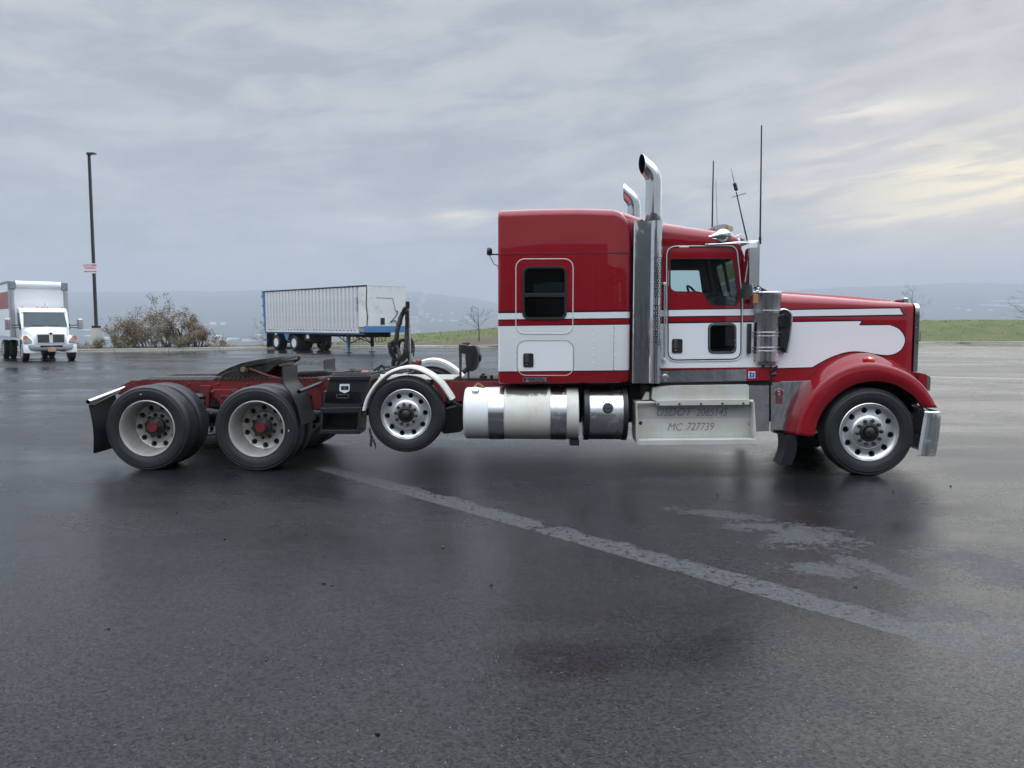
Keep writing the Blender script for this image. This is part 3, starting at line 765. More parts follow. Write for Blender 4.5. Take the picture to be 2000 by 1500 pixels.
# suspension: equaliser brackets between the drive axles, springs, beams
for vs in (0.70, 1.66):
    mid = (R1 + R2) / 2
    b = MB().plate(rounded([(mid - 0.17, 0.95), (mid + 0.19, 0.95), (mid + 0.19, 0.90), (mid + 0.11, 0.84), (mid + 0.15, 0.72), (mid + 0.07, 0.62), (mid - 0.03, 0.64), (mid - 0.04, 0.80), (mid - 0.13, 0.86)], 0.03), [], vs, vs + 0.08)
    o = part(b, 'suspension_bracket', M['chassis_red'], bevel=0.008)
    bb = MB()
    for du, dw in ((-0.13, 0.92), (0.15, 0.92), (0.05, 0.68), (0.0, 0.86), (0.08, 0.86)): bb.lathe([(0.02, 0.0), (0.02, -0.018), (0.013, -0.026)], (mid + du, vs, dw), 1, 8)
    part(bb, 'bolt_heads', M['rust'], o)['kind'] = 'stuff'
    for x in (R1, R2):
        b = MB()
        for k in range(5): b.hexa([(x-0.52+k*0.06, vs, 0.62+k*0.018), (x+0.52-k*0.06, vs, 0.62+k*0.018), (x+0.52-k*0.06, vs+0.09, 0.62+k*0.018), (x-0.52+k*0.06, vs+0.09, 0.62+k*0.018),
                                   (x-0.52+k*0.06, vs, 0.634+k*0.018), (x+0.52-k*0.06, vs, 0.634+k*0.018), (x+0.52-k*0.06, vs+0.09, 0.634+k*0.018), (x-0.52+k*0.06, vs+0.09, 0.634+k*0.018)])
        part(b, 'leaf_spring', M['steel'], smooth=0)
        b = MB().lathe([(0.10, 0.74), (0.135, 0.78), (0.12, 0.82), (0.135, 0.86), (0.10, 0.90)], (x + 0.34, vs + 0.06, 0), 2, 16)
        part(b, 'air_bag', M['black'])
    for x in (R1 + 0.43, R2 + 0.55, R1 - 0.30):
        b = MB().plate(rounded([(x - 0.07, 1.00), (x + 0.09, 1.00), (x + 0.05, 0.70), (x - 0.03, 0.70)], 0.02), [], vs + 0.01, vs + 0.08)
        part(b, 'spring_hanger', M['chassis_red'], bevel=0.006)
# rail bolts
b = MB()
for k in range(16):
    x = u0 + 0.45 + k*0.21 + (k % 3)*0.03
    b.lathe([(0.016, 0.79), (0.016, 0.776), (0.01, 0.77)], (x, 0, 1.015 - (k % 2)*0.09), 1, 8)
part(b, 'bolt_heads', M['rust'])['kind'] = 'stuff'
# slider rack below the fifth wheel
SL0, SL1 = tp(418, 740, 0.8)[0], tp(640, 742, 0.8)[0]
for v in (0.785, 1.58):
    b = MB().box((SL0, v, RT + 0.003), (SL1, v + 0.10, RT + 0.026))
    n = 24
    for k in range(n):
        x = SL0 + 0.03 + (SL1 - SL0 - 0.12)*k/n
        b.box((x, v - 0.012, RT + 0.026), (x + 0.03, v + 0.06, RT + 0.045))
    part(b, 'slide_rail', M['rust'], smooth=0)
# fifth wheel: a tilted horseshoe plate on a red pedestal
PV = 0.80
pa, pb = tp(412, 736, PV), tp(551, 697, PV)          # rear lip, front edge
ang = math.atan2(pb[1] - pa[1], pb[0] - pa[0]); PL = math.hypot(pb[0] - pa[0], pb[1] - pa[1])
fw = empty('fifth_wheel', truck, (pa[0], VC, pa[1] - 0.01)); fw.rotation_euler = (0, -ang, 0)
outl = []
half = [(PL, 0.14), (PL*0.97, 0.28), (PL*0.86, 0.39), (PL*0.66, 0.44), (PL*0.45, 0.43), (PL*0.28, 0.36), (PL*0.0, 0.30), (-0.02, 0.22), (PL*0.30, 0.06), (PL*0.48, 0.045)]
outl = [(x, y) for x, y in half] + [(x, -y) for x, y in reversed(half)]
b = MB(); b.prism(outl, 2, -0.05, 0.014)
plate_o = b.build('top_plate', M['grease'], fw, bevel=0.008, smooth=30)
bm = bmesh.new(); bm.from_mesh(plate_o.data)
for k in range(1, 16):
    bmesh.ops.bisect_plane(bm, geom=bm.verts[:] + bm.edges[:] + bm.faces[:], plane_co=(PL*k/16, 0, 0), plane_no=(1, 0, 0))
for v in bm.verts:       # the plate is crowned, its ramps droop at the rear
    x = max(0.0, min(1.0, v.co.x/PL)); v.co.z += 0.060*math.sin(math.pi*x**0.85)
    if v.co.z < 0.04 and x < 0.3: v.co.z += 0.03*(1 - x/0.3)*(1 if v.co.z < -0.02 else 0)
bm.to_mesh(plate_o.data); bm.free()
plate_o.data.shade_smooth(); plate_o.data.set_sharp_from_angle(angle=math.radians(30))
b = MB()
for s in (-1, 1): b.plate([(PL*0.12, -0.03), (PL*0.45, -0.12), (PL*0.75, -0.13), (PL*0.98, -0.05), (PL*0.98, 0.0), (PL*0.5, 0.03), (PL*0.12, 0.0)], (), s*0.38 - 0.02, s*0.38 + 0.02)
b.box((PL*0.85, -0.33, -0.10), (PL*0.90, 0.33, -0.035)); b.box((PL*0.5, -0.33, -0.09), (PL*0.54, 0.33, -0.035))
b.build('stiffener', M['grease'], fw, smooth=0, bevel=0.006)
hx = PL + 0.02
b = MB().tube([(PL*0.9, -0.30, -0.02), (hx, -0.31, -0.025), (hx + 0.06, -0.335, -0.03), (hx + 0.12, -0.33, -0.03), (hx + 0.13, -0.29, -0.03), (hx + 0.07, -0.27, -0.03), (hx + 0.0, -0.29, -0.025)], 0.008, 8)
b.build('release_handle', M['rust'], fw)
pm = ((pa[0]*0.52 + pb[0]*0.48))
for v in (0.83, 1.53):
    b = MB().plate([(pm - 0.42, RT + 0.03), (pm + 0.46, RT + 0.03), (pm + 0.22, RT + 0.10), (pm + 0.07, RT + 0.17), (pm - 0.06, RT + 0.17), (pm - 0.20, RT + 0.09)], [], v, v + 0.06)
    part(b, 'pedestal', M['chassis_red'], bevel=0.006)
part(MB().lathe([(0.045, 0.79), (0.045, 0.80), (0.035, 0.80), (0.035, 1.64)], (pm + 0.0, 0, RT + 0.14), 1, 14), 'pivot_pin', M['rust'])
part(MB().lathe([(0.036, 0.770), (0.036, 0.785), (0.02, 0.786)], (pm - 0.02, 0, RT + 0.15), 1, 10), 'pivot_cap', plain('yellow_tag', (0.22, 0.19, 0.09), 0.6, grime=0.9))
part(MB().tube([t3(487, 720, 0.79), t3(525, 735, 0.79)], 0.018, 8), 'lock_rod', M['rust'])
# ramps at the tail of the frame
b = MB().hexa([(u0+0.25, 0.80, RT+0.004), (u0+1.35, 0.80, RT+0.004), (u0+1.35, 0.98, RT+0.004), (u0+0.25, 0.98, RT+0.004),
               (u0+0.40, 0.83, RT+0.045), (u0+1.35, 0.83, RT+0.052), (u0+1.35, 0.96, RT+0.052), (u0+0.40, 0.96, RT+0.045)])
o = part(b, 'approach_ramp', M['grease'], smooth=0, bevel=0.005); mirror(o)

# mud flap hangers and flaps behind the last axle
fx = tp(172, 786, 0.03)[0]
h0 = t3(172, 785, 0.03); h1 = t3(243, 758, 0.76)
b = MB().tube([h0, h1], 0.028, 16, caps=False); b.tube([h0 + (h1-h0)*0.001, h1], 0.022, 16, caps=False)
hg = part(b, 'flap_hanger', M['polished'], fix=False)
b = MB()
lean = 0.05
rows = []
w0 = tp(174, 791, 0.03)[1]; wB = tp(179, 886, 0.03)[1]
for k in range(9):
    t = k/8; z = w0 + (wB - w0)*t
    bow = 0.03*math.sin(t*3.0)
    rows.append([(fx + 0.03*t + bow + 0.0*j, 0.035 + j*(0.58)/6, z + (h1.z - h0.z)*(j/6)*0.8*(1-t)) for j in range(7)])
b.grid(rows); b.grid([[(p[0]+0.012, p[1], p[2]) for p in r] for r in rows])
fl = part(b, 'mud_flap', M['flap'], fix=False)
b = MB().plate([(0, 0), (0.02, 0), (0.02, 0.02), (0, 0.02)], [], 0, 0.01)
st = MB().tube([h0 + Vector((0.035, 0.03, -0.045)), h1 + Vector((0.035, -0.16, -0.03))], 0.012, 8)
part(st, 'flap_clamp', M['steel'])
mirror(hg); mirror(fl)

# quarter fenders ahead of the second drive axle
near_edge = spline([(*tp(550, 717, 0.035), 0), (*tp(556, 733, 0.035), 0), (*tp(551, 748, 0.035), 0), (*tp(565, 768, 0.035), 0), (*tp(580, 795, 0.035), 0), (*tp(588, 831, 0.035), 0)][:1] +
                   [(*tp(552, 748, 0.035), 0), (*tp(566, 768, 0.035), 0), (*tp(580, 796, 0.035), 0), (*tp(588, 831, 0.035), 0)], 6)
rows = [[(p[0] + 0.0, 0.035 + 0.57*j/4, p[1]) for j in range(5)] for p in near_edge]
b = MB().grid(rows); b.grid([[(x + 0.012, y, z + 0.004) for x, y, z in r] for r in rows])
for r0 in (0, 4): b.grid([[rows[i][r0], (rows[i][r0][0] + 0.012, rows[i][r0][1], rows[i][r0][2] + 0.004)] for i in range(len(rows))])
qf = part(b, 'quarter_fender', M['flap'], fix=False, smooth=50); mirror(qf)
a0 = t3(584, 765, 0.04); a1 = t3(628, 748, 0.76)
b = MB().tube([a0, a1], 0.024, 14, caps=False); b.tube([a0, a1], 0.017, 14, caps=False)
qa = part(b, 'fender_arm', M['black'], fix=False); mirror(qa)

# lift axle fenders: white arched sheets with a rolled edge
cx_, cz_ = LA + 0.03, LZ + 0.02
arc = [tp(x, y, 0.06) for x, y in ((709, 802), (716, 778), (732, 752), (756, 730), (785, 719), (810, 719), (836, 730), (858, 747), (874, 768), (882, 781))]
arc = [(p.x, p.y) for p in spline([(x, y, 0) for x, y in arc], 5)]
rows = []
for i, (x, z) in enumerate(arc):
    d = Vector((x - cx_, z - cz_)).normalized()
    q = lambda o, v: (x + d.x*o, v, z + d.y*o)
    rows.append([q(-0.028, 0.075), q(-0.024, 0.062), q(-0.010, 0.052), q(0.010, 0.060), q(0.018, 0.10), q(0.022, 0.21), q(0.018, 0.34), q(0.004, 0.362), q(-0.03, 0.362), q(-0.024, 0.35), q(0.004, 0.34), q(0.010, 0.21), q(0.006, 0.105), q(-0.01, 0.08)])
b = MB().loft([r for r in rows])
af = part(b, 'axle_fender', M['fender_white'], smooth=45); mirror(af)
b = MB().tube([t3(872, 779, 0.2), t3(905, 796, 0.5), t3(925, 800, 0.80)], 0.022, 10)
o = part(b, 'fender_bracket', M['steel']); mirror(o)
b = MB().hexa([(*p,) for p in (t3(842, 742, 0.3), t3(850, 736, 0.3), t3(850, 736, 0.6), t3(842, 742, 0.6), t3(838, 752, 0.3), t3(846, 752, 0.3), t3(846, 752, 0.6), t3(838, 752, 0.6))])
part(b, 'fender_stay', M['chassis_red'], smooth=0)

# tool box with step
tb = [tp(x, y, 0.12) for x, y in ((645, 738), (722, 737), (722, 744), (712, 790), (632, 788), (641, 745))]
b = MB().plate(tb, (), 0.12, 0.62)
box_o = part(b, 'tool_box', M['black'], smooth=0, bevel=0.008)
lid = [tp(x, y, 0.11) for x, y in ((643, 735), (725, 734), (725, 742), (643, 743))]
part(MB().plate(lid, (), 0.10, 0.64), 'lid', M['black'], box_o, smooth=0, bevel=0.006)
b = MB(); (ua, wa), (ub, _) = tp(646, 734, 0.10), tp(722, 734, 0.10)
for k in range(16):
    x = ua + (ub - ua)*(k + 0.5)/16
    for j in range(6): b.box((x - 0.008, 0.115 + j*0.085, wa), (x + 0.008, 0.155 + j*0.085, wa + 0.012))
part(b, 'tread_teeth', M['black'], box_o, smooth=0)['kind'] = 'stuff'
# shield badge, latch opening and name plate
sh = [tp(x, y, 0.118) for x, y in ((664, 750), (683, 750), (683, 760), (682, 764), (673, 768), (664, 764), (663, 760))]
sh_in = [tp(x, y, 0.118) for x, y in ((666, 754), (681, 754), (681, 762), (666, 762))]
bd = part(MB().plate(sh, [sh_in], 0.112, 0.1195), 'badge', M['sticker_white'], box_o, smooth=0)
part(MB().plate(rrect(*tp(671.5, 761, 0.117), *tp(675.5, 756, 0.117), 0.004), (), 0.113, 0.1195), 'latch', M['polished'], box_o)
pl = rrect(*tp(657, 777.5, 0.118), *tp(681, 770, 0.118), 0.012); pin = inset(pl, 0.006)
part(MB().plate(pl, [pin], 0.113, 0.1195), 'name_plate', M['polished'], box_o, smooth=0)
stp = [tp(x, y, 0.08) for x, y in ((626, 797), (707, 795), (703, 848), (624, 848))]
sti = [tp(x, y, 0.08) for x, y in ((631, 807), (700, 806), (697, 840), (629, 840))]
b = MB().plate(stp, [sti], 0.08, 0.40)
so = part(b, 'step_frame', M['black'], smooth=0, bevel=0.006)
part(MB().box((sti[3][0] - 0.02, 0.37, sti[3][1] - 0.02), (sti[1][0] + 0.02, 0.39, sti[1][1] + 0.02)), 'step_back', M['black'], so, smooth=0)
b = MB(); (ua, wa), (ub, _) = stp[0], stp[1]
for k in range(18):
    x = ua + (ub - ua)*(k + 0.5)/18
    for zz in (wa, stp[2][1] + 0.045):
        for j in range(4): b.box((x - 0.006, 0.085 + j*0.05, zz - 0.004), (x + 0.006, 0.11 + j*0.05, zz + 0.006))
part(b, 'tread_teeth', M['black'], so, smooth=0)['kind'] = 'stuff'
o2 = part(MB().box((stp[0][0] + 0.02, 0.12, 0.70), (stp[1][0] - 0.02, 0.78, 0.98)), 'box_bracket', M['under'], smooth=0)

# catwalk plate and odds and ends between the rails
b = MB().box((tp(640, 735, 0.8)[0], 0.80, RT + 0.012), (tp(885, 742, 0.8)[0], 1.64, RT + 0.034))
cw = part(b, 'catwalk', M['catwalk'], smooth=0, bevel=0.004)
b = MB()
for k in range(40):
    for j in range(16):
        x = tp(645, 735, 0.8)[0] + k*0.041; y = 0.83 + j*0.05
        b.hexa([(x-0.012, y-0.004, RT+0.034), (x+0.012, y-0.004, RT+0.034), (x+0.012, y+0.004, RT+0.034), (x-0.012, y+0.004, RT+0.034), (x-0.006, y-0.001, RT+0.038), (x+0.006, y-0.001, RT+0.038), (x+0.006, y+0.001, RT+0.038), (x-0.006, y+0.001, RT+0.038)])
part(b, 'tread_pattern', M['catwalk'], cw, smooth=0)['kind'] = 'stuff'
# coiled air line lying along the frame
helix = []
c0, c1 = t3(583, 730, 1.0), t3(650, 727, 1.0)
for k in range(12*22 + 1):
    t = k/(12*22); a = 2*math.pi*22*t; p = c0.lerp(c1, t); helix.append(p + Vector((0, math.cos(a)*0.035, math.sin(a)*0.035)))
part(MB().tube(helix, 0.0075, 6), 'coiled_air_line', M['coil'])
# hose mast
mast = part(MB().tube([t3(796, 600, 1.1), t3(802, 715, 1.1)], 0.022, 12), 'hose_mast', M['polished'])
part(MB().lathe([(0.026, -0.04), (0.03, 0.0), (0.028, 0.05), (0.02, 0.06)], t3(796, 597, 1.1), 2, 12), 'mast_cap', M['black'], mast)
part(MB().tube([t3(801, 690, 1.1), t3(803, 716, 1.1)], 0.04, 12), 'mast_socket', M['polished'], mast)
HO = [([(793, 601), (785, 615), (777, 640), (774, 668), (770, 690), (768, 716)], 1.08, 0.030), ([(795, 606), (795, 640), (793, 670), (790, 692), (783, 703), (772, 700), (764, 686), (761, 672), (768, 668), (777, 684), (781, 700), (776, 716)], 1.03, 0.028),
      ([(793, 608), (781, 622), (775, 655), (769, 668), (762, 684), (769, 699), (784, 705), (795, 692), (796, 672), (789, 664), (780, 668), (776, 690)], 1.16, 0.026),
      ([(800, 660), (806, 672), (806, 690), (800, 705), (790, 712), (783, 716)], 1.12, 0.024), ([(796, 604), (790, 602), (787, 612), (779, 640), (773, 660)], 1.2, 0.022)]
for pts, v, r in HO:
    P = [t3(x, y, v + 0.03*math.sin(i*1.7)) for i, (x, y) in enumerate(pts)]
    sp_ = spline(P, 8)
    part(MB().tube(sp_, [r*(1 + 0.10*math.sin(i*1.9)) for i in range(len(sp_))], 10), 'air_hose', M['black'])
for pts, v, r in (([(768, 717), (752, 716), (742, 716), (730, 724)], 0.98, 0.017), ([(776, 716), (765, 719), (753, 722), (745, 713), (738, 724)], 0.92, 0.014), ([(760, 722), (735, 727), (712, 728), (690, 724), (668, 727), (640, 727)], 0.88, 0.012),
                  ([(690, 726), (700, 722), (715, 727), (740, 728), (770, 730)], 0.95, 0.013), ([(812, 720), (800, 724), (780, 727), (750, 729)], 1.0, 0.016), ([(740, 731), (690, 730), (650, 735), (620, 738)], 0.86, 0.012)):
    part(MB().tube(spline([t3(x, y, v) for x, y in pts], 8), r, 8), 'air_line', M['black'])
part(MB().tube([t3(707, 728, 0.86), t3(720, 728, 0.86)], 0.03, 10), 'brass_fitting', plain('copper_fitting', (0.30, 0.13, 0.08), 0.55, 0.3, grime=0.4))
part(MB().tube([t3(623, 742, 0.82), t3(657, 734, 0.84)], 0.022, 8), 'lever', M['rust'])
for x, y, s in ((688, 723, 0.03), (701, 724, 0.026), (676, 728, 0.022), (812, 712, 0.05), (818, 708, 0.035)):
    p = t3(x, y, 0.95); part(MB().box(p - Vector((s, s, s)), p + Vector((s, s, s*0.8))), 'valve_block', M['rust'] if x < 700 else M['chassis_red'], smooth=0, bevel=0.006)
# post with the black reel unit behind the sleeper
b = MB().plate([tp(x, y, 0.9) for x, y in ((896, 673), (901, 673), (901, 738), (903, 752), (903, 795), (892, 795), (892, 752), (897, 735))], (), 0.9, 0.95)
b.plate([tp(x, y, 0.9) for x, y in ((882, 744), (900, 732), (900, 744))], (), 0.9, 0.95)
post = part(b, 'upright_post', M['rust'], smooth=0, bevel=0.004)
b = MB().plate([tp(x, y, 0.9) for x, y in ((901, 673), (913, 673), (914, 690), (911, 692), (901, 690))], (), 0.86, 1.1)
part(b, 'junction_box', M['black'], post, smooth=0, bevel=0.01)
b = MB().plate(rounded([tp(x, y, 0.9) for x, y in ((910, 676), (930, 674), (934, 686), (935, 705), (931, 722), (920, 726), (912, 720), (910, 700))], 0.04), (), 0.82, 1.15)
part(b, 'compressor_body', M['black'], post, bevel=0.02)
b = MB().lathe([(0.05, -0.0), (0.055, 0.03), (0.02, 0.04)], t3(935, 698, 1.0), 0, 12); part(b, 'compressor_pulley', M['black'], post)
b = MB().box(t3(913, 720, 0.9), t3(917, 740, 0.98)); b.tube([t3(905, 727, 0.92), t3(916, 718, 0.95)], 0.03, 8)
part(b, 'reel_bracket', M['steel'], post, smooth=0)
part(MB().tube(spline([t3(922, 676, 0.82), t3(924, 690, 0.81), t3(922, 710, 0.81), t3(916, 722, 0.83)], 6), 0.008, 6), 'cable', M['black'], post)
b = MB()
for k, (x, y) in enumerate(((905, 671), (909, 670), (914, 670))): b.tube([t3(x, y + 3, 0.95), t3(x - 2, y, 0.97), t3(x + 3, y + 1, 1.0)], 0.010, 6)
part(b, 'fitting', M['black'], post)
b = MB().lathe([(0.05, 0.0), (0.05, 0.05), (0.025, 0.06), (0.025, 0.08), (0.0, 0.08)], t3(944, 741, 0.95), 2, 14); b.lathe([(0.022, 0.0), (0.022, 0.05), (0.012, 0.06)], t3(960, 741, 0.95), 2, 10)
part(b, 'reservoir', M['grease'])
part(MB().box((tp(898, 747, 0.9)[0], 0.9, RT + 0.003), (tp(974, 747, 0.9)[0], 1.5, RT + 0.03)), 'deck_plate', M['steel'], smooth=0)
# things below the frame near the lift axle: dark housing, chain
b = MB().plate(rounded([tp(x, y, 0.5) for x, y in ((866, 800), (900, 792), (904, 843), (868, 848), (860, 842))], 0.05), (), 0.5, 0.78)
part(b, 'axle_housing', M['under'], bevel=0.02)
b = MB()
cpts = spline([t3(722, 838, 0.32), t3(725, 855, 0.32), t3(724, 870, 0.31)], 6)
for i, p in enumerate(cpts):
    b.tube([p + Vector((0.011*math.cos(a), 0.011*math.sin(a)*(i % 2), 0.018*math.sin(a) if i % 2 == 0 else 0.018*math.cos(a + 1.57))) for a in [2*math.pi*k/8 for k in range(8)]], 0.004, 5, closed=True)
for q in ((728, 860), (731, 866), (733, 872)): b.tube([t3(q[0], q[1] - 8, 0.33), t3(q[0] + 1, q[1] + 5, 0.33)], 0.006, 5)
part(b, 'chain', M['steel'])

# ---- fuel tank, hydraulic tank
def tank(x0, x1, y0, y1, name, m, v_near=0.05):
    (ua, wt), (ub, wb) = tp(x0, y0, v_near + 0.2), tp(x1, y1, v_near + 0.2)
    wt = tp((x0+x1)/2, y0, v_near + 0.30)[1]; wb = tp((x0+x1)/2, y1, v_near + 0.14)[1]
    ua, ub = tp(x0, 810, v_near + 0.04)[0], tp(x1, 810, v_near + 0.04)[0]
    R = (wt - wb)/2; c = (0, v_near + R, (wt + wb)/2)
    b = MB().lathe([(0.0, ua + 0.0), (R*0.75, ua + 0.002), (R*0.93, ua + 0.012), (R*0.99, ua + 0.03), (R, ua + 0.055), (R, ub - 0.03), (R*0.985, ub - 0.008), (R*0.95, ub), (0, ub)], c, 0, 64)
    return part(b, name, m, smooth=40), c, R
M['tank_white'] = aged_white('tank_white', soot=(tp(985, 800, 0.06)[0], tp(1074, 800, 0.06)[0], 0.86, 1.02))
ft, fc, fr_ = tank(903, 1131, 757, 861, 'fuel_tank', M['tank_white'])
def band(x0, x1, c, R, m, parent, name):
    a, b_ = tp(x0, 810, 0.06)[0], tp(x1, 810, 0.06)[0]
    part(MB().lathe([(R + 0.001, a), (R + 0.007, a + 0.002), (R + 0.007, b_ - 0.002), (R + 0.001, b_)], c, 0, 64, closed=False), name, m, parent)
band(953, 984, fc, fr_, M['polished'], ft, 'strap'); band(1075, 1107, fc, fr_, M['polished'], ft, 'strap')
tb_ = tp(929, 762, fc[1] - 0.12)
capz = fc[2] + math.sqrt(fr_**2 - 0.14**2)
b = MB().lathe([(0.066, -0.02), (0.066, 0.004), (0.046, 0.006), (0.046, 0.03), (0.04, 0.036), (0.0, 0.036)], (0, 0, 0), 2, 20)
for k in range(10):
    a = 2*math.pi*k/10; b.box((0.044*math.cos(a) - 0.006, 0.044*math.sin(a) - 0.006, 0.006), (0.044*math.cos(a) + 0.006, 0.044*math.sin(a) + 0.006, 0.032))
cp = part(b, 'filler_cap', M['polished'], ft); cp.location = (tb_[0], fc[1] - 0.14, capz - 0.004); cp.rotation_euler = (math.atan2(0.14, math.sqrt(fr_**2 - 0.14**2)), 0, 0)
part(MB().tube(spline([Vector((tb_[0] + dx, fc[1] - 0.05 + dy, capz + dz)) for dx, dy, dz in ((-0.03, 0.02, 0.03), (0.02, 0.03, 0.075), (0.07, 0.02, 0.05), (0.10, 0.0, 0.02))], 6), 0.016, 8), 'cap_chain', plain('red_rag', (0.28, 0.13, 0.09), 0.8), ft)
b = MB()
for x in (953, 1075):
    a, b_ = tp(x, 810, 0.06)[0], tp(x + 32, 810, 0.06)[0]
    b.box((a + 0.02, 0.50, 0.62), (b_ - 0.02, 0.79, 0.98))
part(b, 'tank_bracket', M['under'], smooth=0)
b = MB().box((tp(1113, 860, 0.15)[0], 0.12, fc[2] - fr_ - 0.045), (tp(1131, 860, 0.15)[0], 0.40, fc[2] - fr_ + 0.02)); part(b, 'drain_bracket', M['black'], ft, smooth=0)
hb, hc, hr_ = tank(1146, 1224, 757, 862, 'hydraulic_tank', M['polished'], 0.06)
for x in (1142, 1218): band(x, x + 10, hc, hr_ + 0.001, M['black'], hb, 'rubber_band')
cx2, cz2 = tp(1187, 797, 0.10)
b = MB().lathe([(0.062, 0.02), (0.064, -0.02), (0.055, -0.035), (0.0, -0.036)], (0, 0, 0), 1, 24); b.box((-0.045, -0.046, -0.006), (0.045, -0.03, 0.006))
tilt = math.asin(max(-1, min(1, (cz2 - hc[2])/hr_)))
cp = part(b, 'filler_cap', M['black'], hb); cp.location = (cx2, hc[1] - hr_*math.cos(tilt), cz2); cp.rotation_euler = (-tilt, 0, 0)
part(MB().tube(spline([Vector((cx2 + dx, hc[1] - hr_ + 0.0, cz2 + dz)) for dx, dz in ((-0.03, 0.06), (-0.075, 0.085), (-0.07, 0.12), (-0.03, 0.115), (-0.02, 0.075))], 5), 0.004, 5), 'cap_ring', M['steel'], hb)
for o in (ft, hb): mirror(o)
# air tanks and boxes hidden behind, dark
part(MB().lathe([(0.0, -0.5), (0.10, -0.48), (0.13, -0.44), (0.13, 1.6), (0.10, 1.64), (0, 1.66)], (0, 1.22, 0.66), 0, 20), 'air_reservoir', M['under'])
part(MB().box((1.45, 0.45, 0.60), (3.3, 0.78, 1.06)), 'battery_box', M['under'], smooth=0)
part(MB().box((2.3, 0.88, 0.55), (3.9, 1.56, 1.30)), 'engine_block', M['under'], smooth=0, bevel=0.05)
part(MB().box((-0.15, 0.40, 1.05), (3.0, 2.04, 1.085)), 'cab_floor', M['under'], smooth=0)
# ---- sleeper
def livery(name, v, xl, yl, xr, yr, cols):
    """paint whose stripes follow heights traced at two places of the side"""
    (ul, wl), (ur, wr) = tp(xl, yl[0], v), tp(xr, yr[0], v); k = (wr - wl)/(ur - ul)
    zs = [(tp(xl, a, v)[1] - k*tp(xl, a, v)[0] + tp(xr, c, v)[1] - k*tp(xr, c, v)[0])/2 for a, c in zip(yl, yr)]
    m, t = mat(name)
    x, y, z = t.sep()
    zz = t.math('SUBTRACT', z, t.math('MULTIPLY', x, k))
    lo, hi = min(zs) - 0.5, max(zs) + 0.5
    f = t.math('DIVIDE', t.math('SUBTRACT', zz, lo), hi - lo)
    cr = t.n('ShaderNodeValToRGB'); cr.color_ramp.interpolation = 'CONSTANT'; t.l(f, cr.inputs[0])
    st = sorted(zip([(q - lo)/(hi - lo) for q in zs], cols[:-1]))     # colour ABOVE each boundary
    els = cr.color_ramp.elements
    els[0].position = 0.0; els[0].color = (*cols[-1], 1)
    els[1].position = st[0][0]; els[1].color = (*st[0][1], 1)
    for p, c in st[1:]:
        e = els.new(p); e.color = (*c, 1)
    paint_out(t, cr.outputs[0]); return m
SV = 0.16
M['sleeper_paint'] = livery('sleeper_livery', SV, 980, (609.6, 612, 624.2, 626.4, 635.6, 637.9, 724.8, 727), 1230, (606.6, 609, 621.2, 623.4, 632.8, 635.1, 723.6, 725.8),
                            (RED, NAVY, WHITE, NAVY, RED, NAVY, WHITE, NAVY, RED))
CV = 0.24
M['cab_paint'] = livery('cab_livery', CV, 1310, (603.7, 606, 618.4, 620.5, 629.8, 632, 719.4, 721), 1440, (601.9, 604.2, 616.6, 618.7, 628.0, 630.2, 717.8, 719.4),
                        (RED, NAVY, WHITE, NAVY, RED, NAVY, WHITE, NAVY, RED))

def ring(u, v0, v1, w0, w1, r, crown=0.03, rb=0.02, n=7):
    P = []
    for k in range(4): a = math.radians(180 + 90*k/3); P.append((u, v0 + rb + rb*math.cos(a), w0 + rb + rb*math.sin(a)))
    for k in range(4): a = math.radians(270 + 90*k/3); P.append((u, v1 - rb + rb*math.cos(a), w0 + rb + rb*math.sin(a)))
    for k in range(n): a = math.radians(90*k/(n-1)); P.append((u, v1 - r + r*math.cos(a), w1 - r + r*math.sin(a)))
    m = 6
    for k in range(1, m): t = k/m; P.append((u, v1 - r + (v0 - v1 + 2*r)*t, w1 + crown*math.sin(math.pi*t)))
    for k in range(n): a = math.radians(90 + 90*k/(n-1)); P.append((u, v0 + r + r*math.cos(a), w1 - r + r*math.sin(a)))
    return P
F2 = 2*VC - SV
bot = lambda u: tp(975, 750, SV)[1] + (tp(1235, 748, SV)[1] - tp(975, 750, SV)[1])*(u - tp(975, 750, SV)[0])/(tp(1235, 748, SV)[0] - tp(975, 750, SV)[0])
ur = tp(972.5, 600, SV)[0]
topw = lambda px: tp(px, {985: 410, 1060: 407.5, 1130: 406.5, 1195: 408}[px], 0.33)[1] - 0.015
secs = [(ur, 0.035, topw(985) - 0.05), (ur + 0.006, 0.018, topw(985) - 0.022), (ur + 0.02, 0.006, topw(985) - 0.008), (ur + 0.045, 0.0, topw(985)), (tp(1060, 500, SV)[0], 0, topw(1060)), (tp(1130, 500, SV)[0], 0, topw(1130)),
        (tp(1185, 500, SV)[0], 0, topw(1195))]
cz = tp(1195, 420, SV)[1]; drop = topw(1195) - cz
for x, y, i in ((1200, 420.5, 0.0), (1210, 424.5, 0.002), (1220, 432, 0.006), (1227, 442, 0.014), (1231, 453, 0.026), (1233, 464, 0.045)):
    secs.append((tp(x, y, SV)[0], i, tp(x, y, SV)[1] + drop))
b = MB().loft([ring(u, SV + i, F2 - i, bot(u) + i, w, 0.10) for u, i, w in secs])
sleeper = part(b, 'sleeper', M['sleeper_paint'], smooth=40)
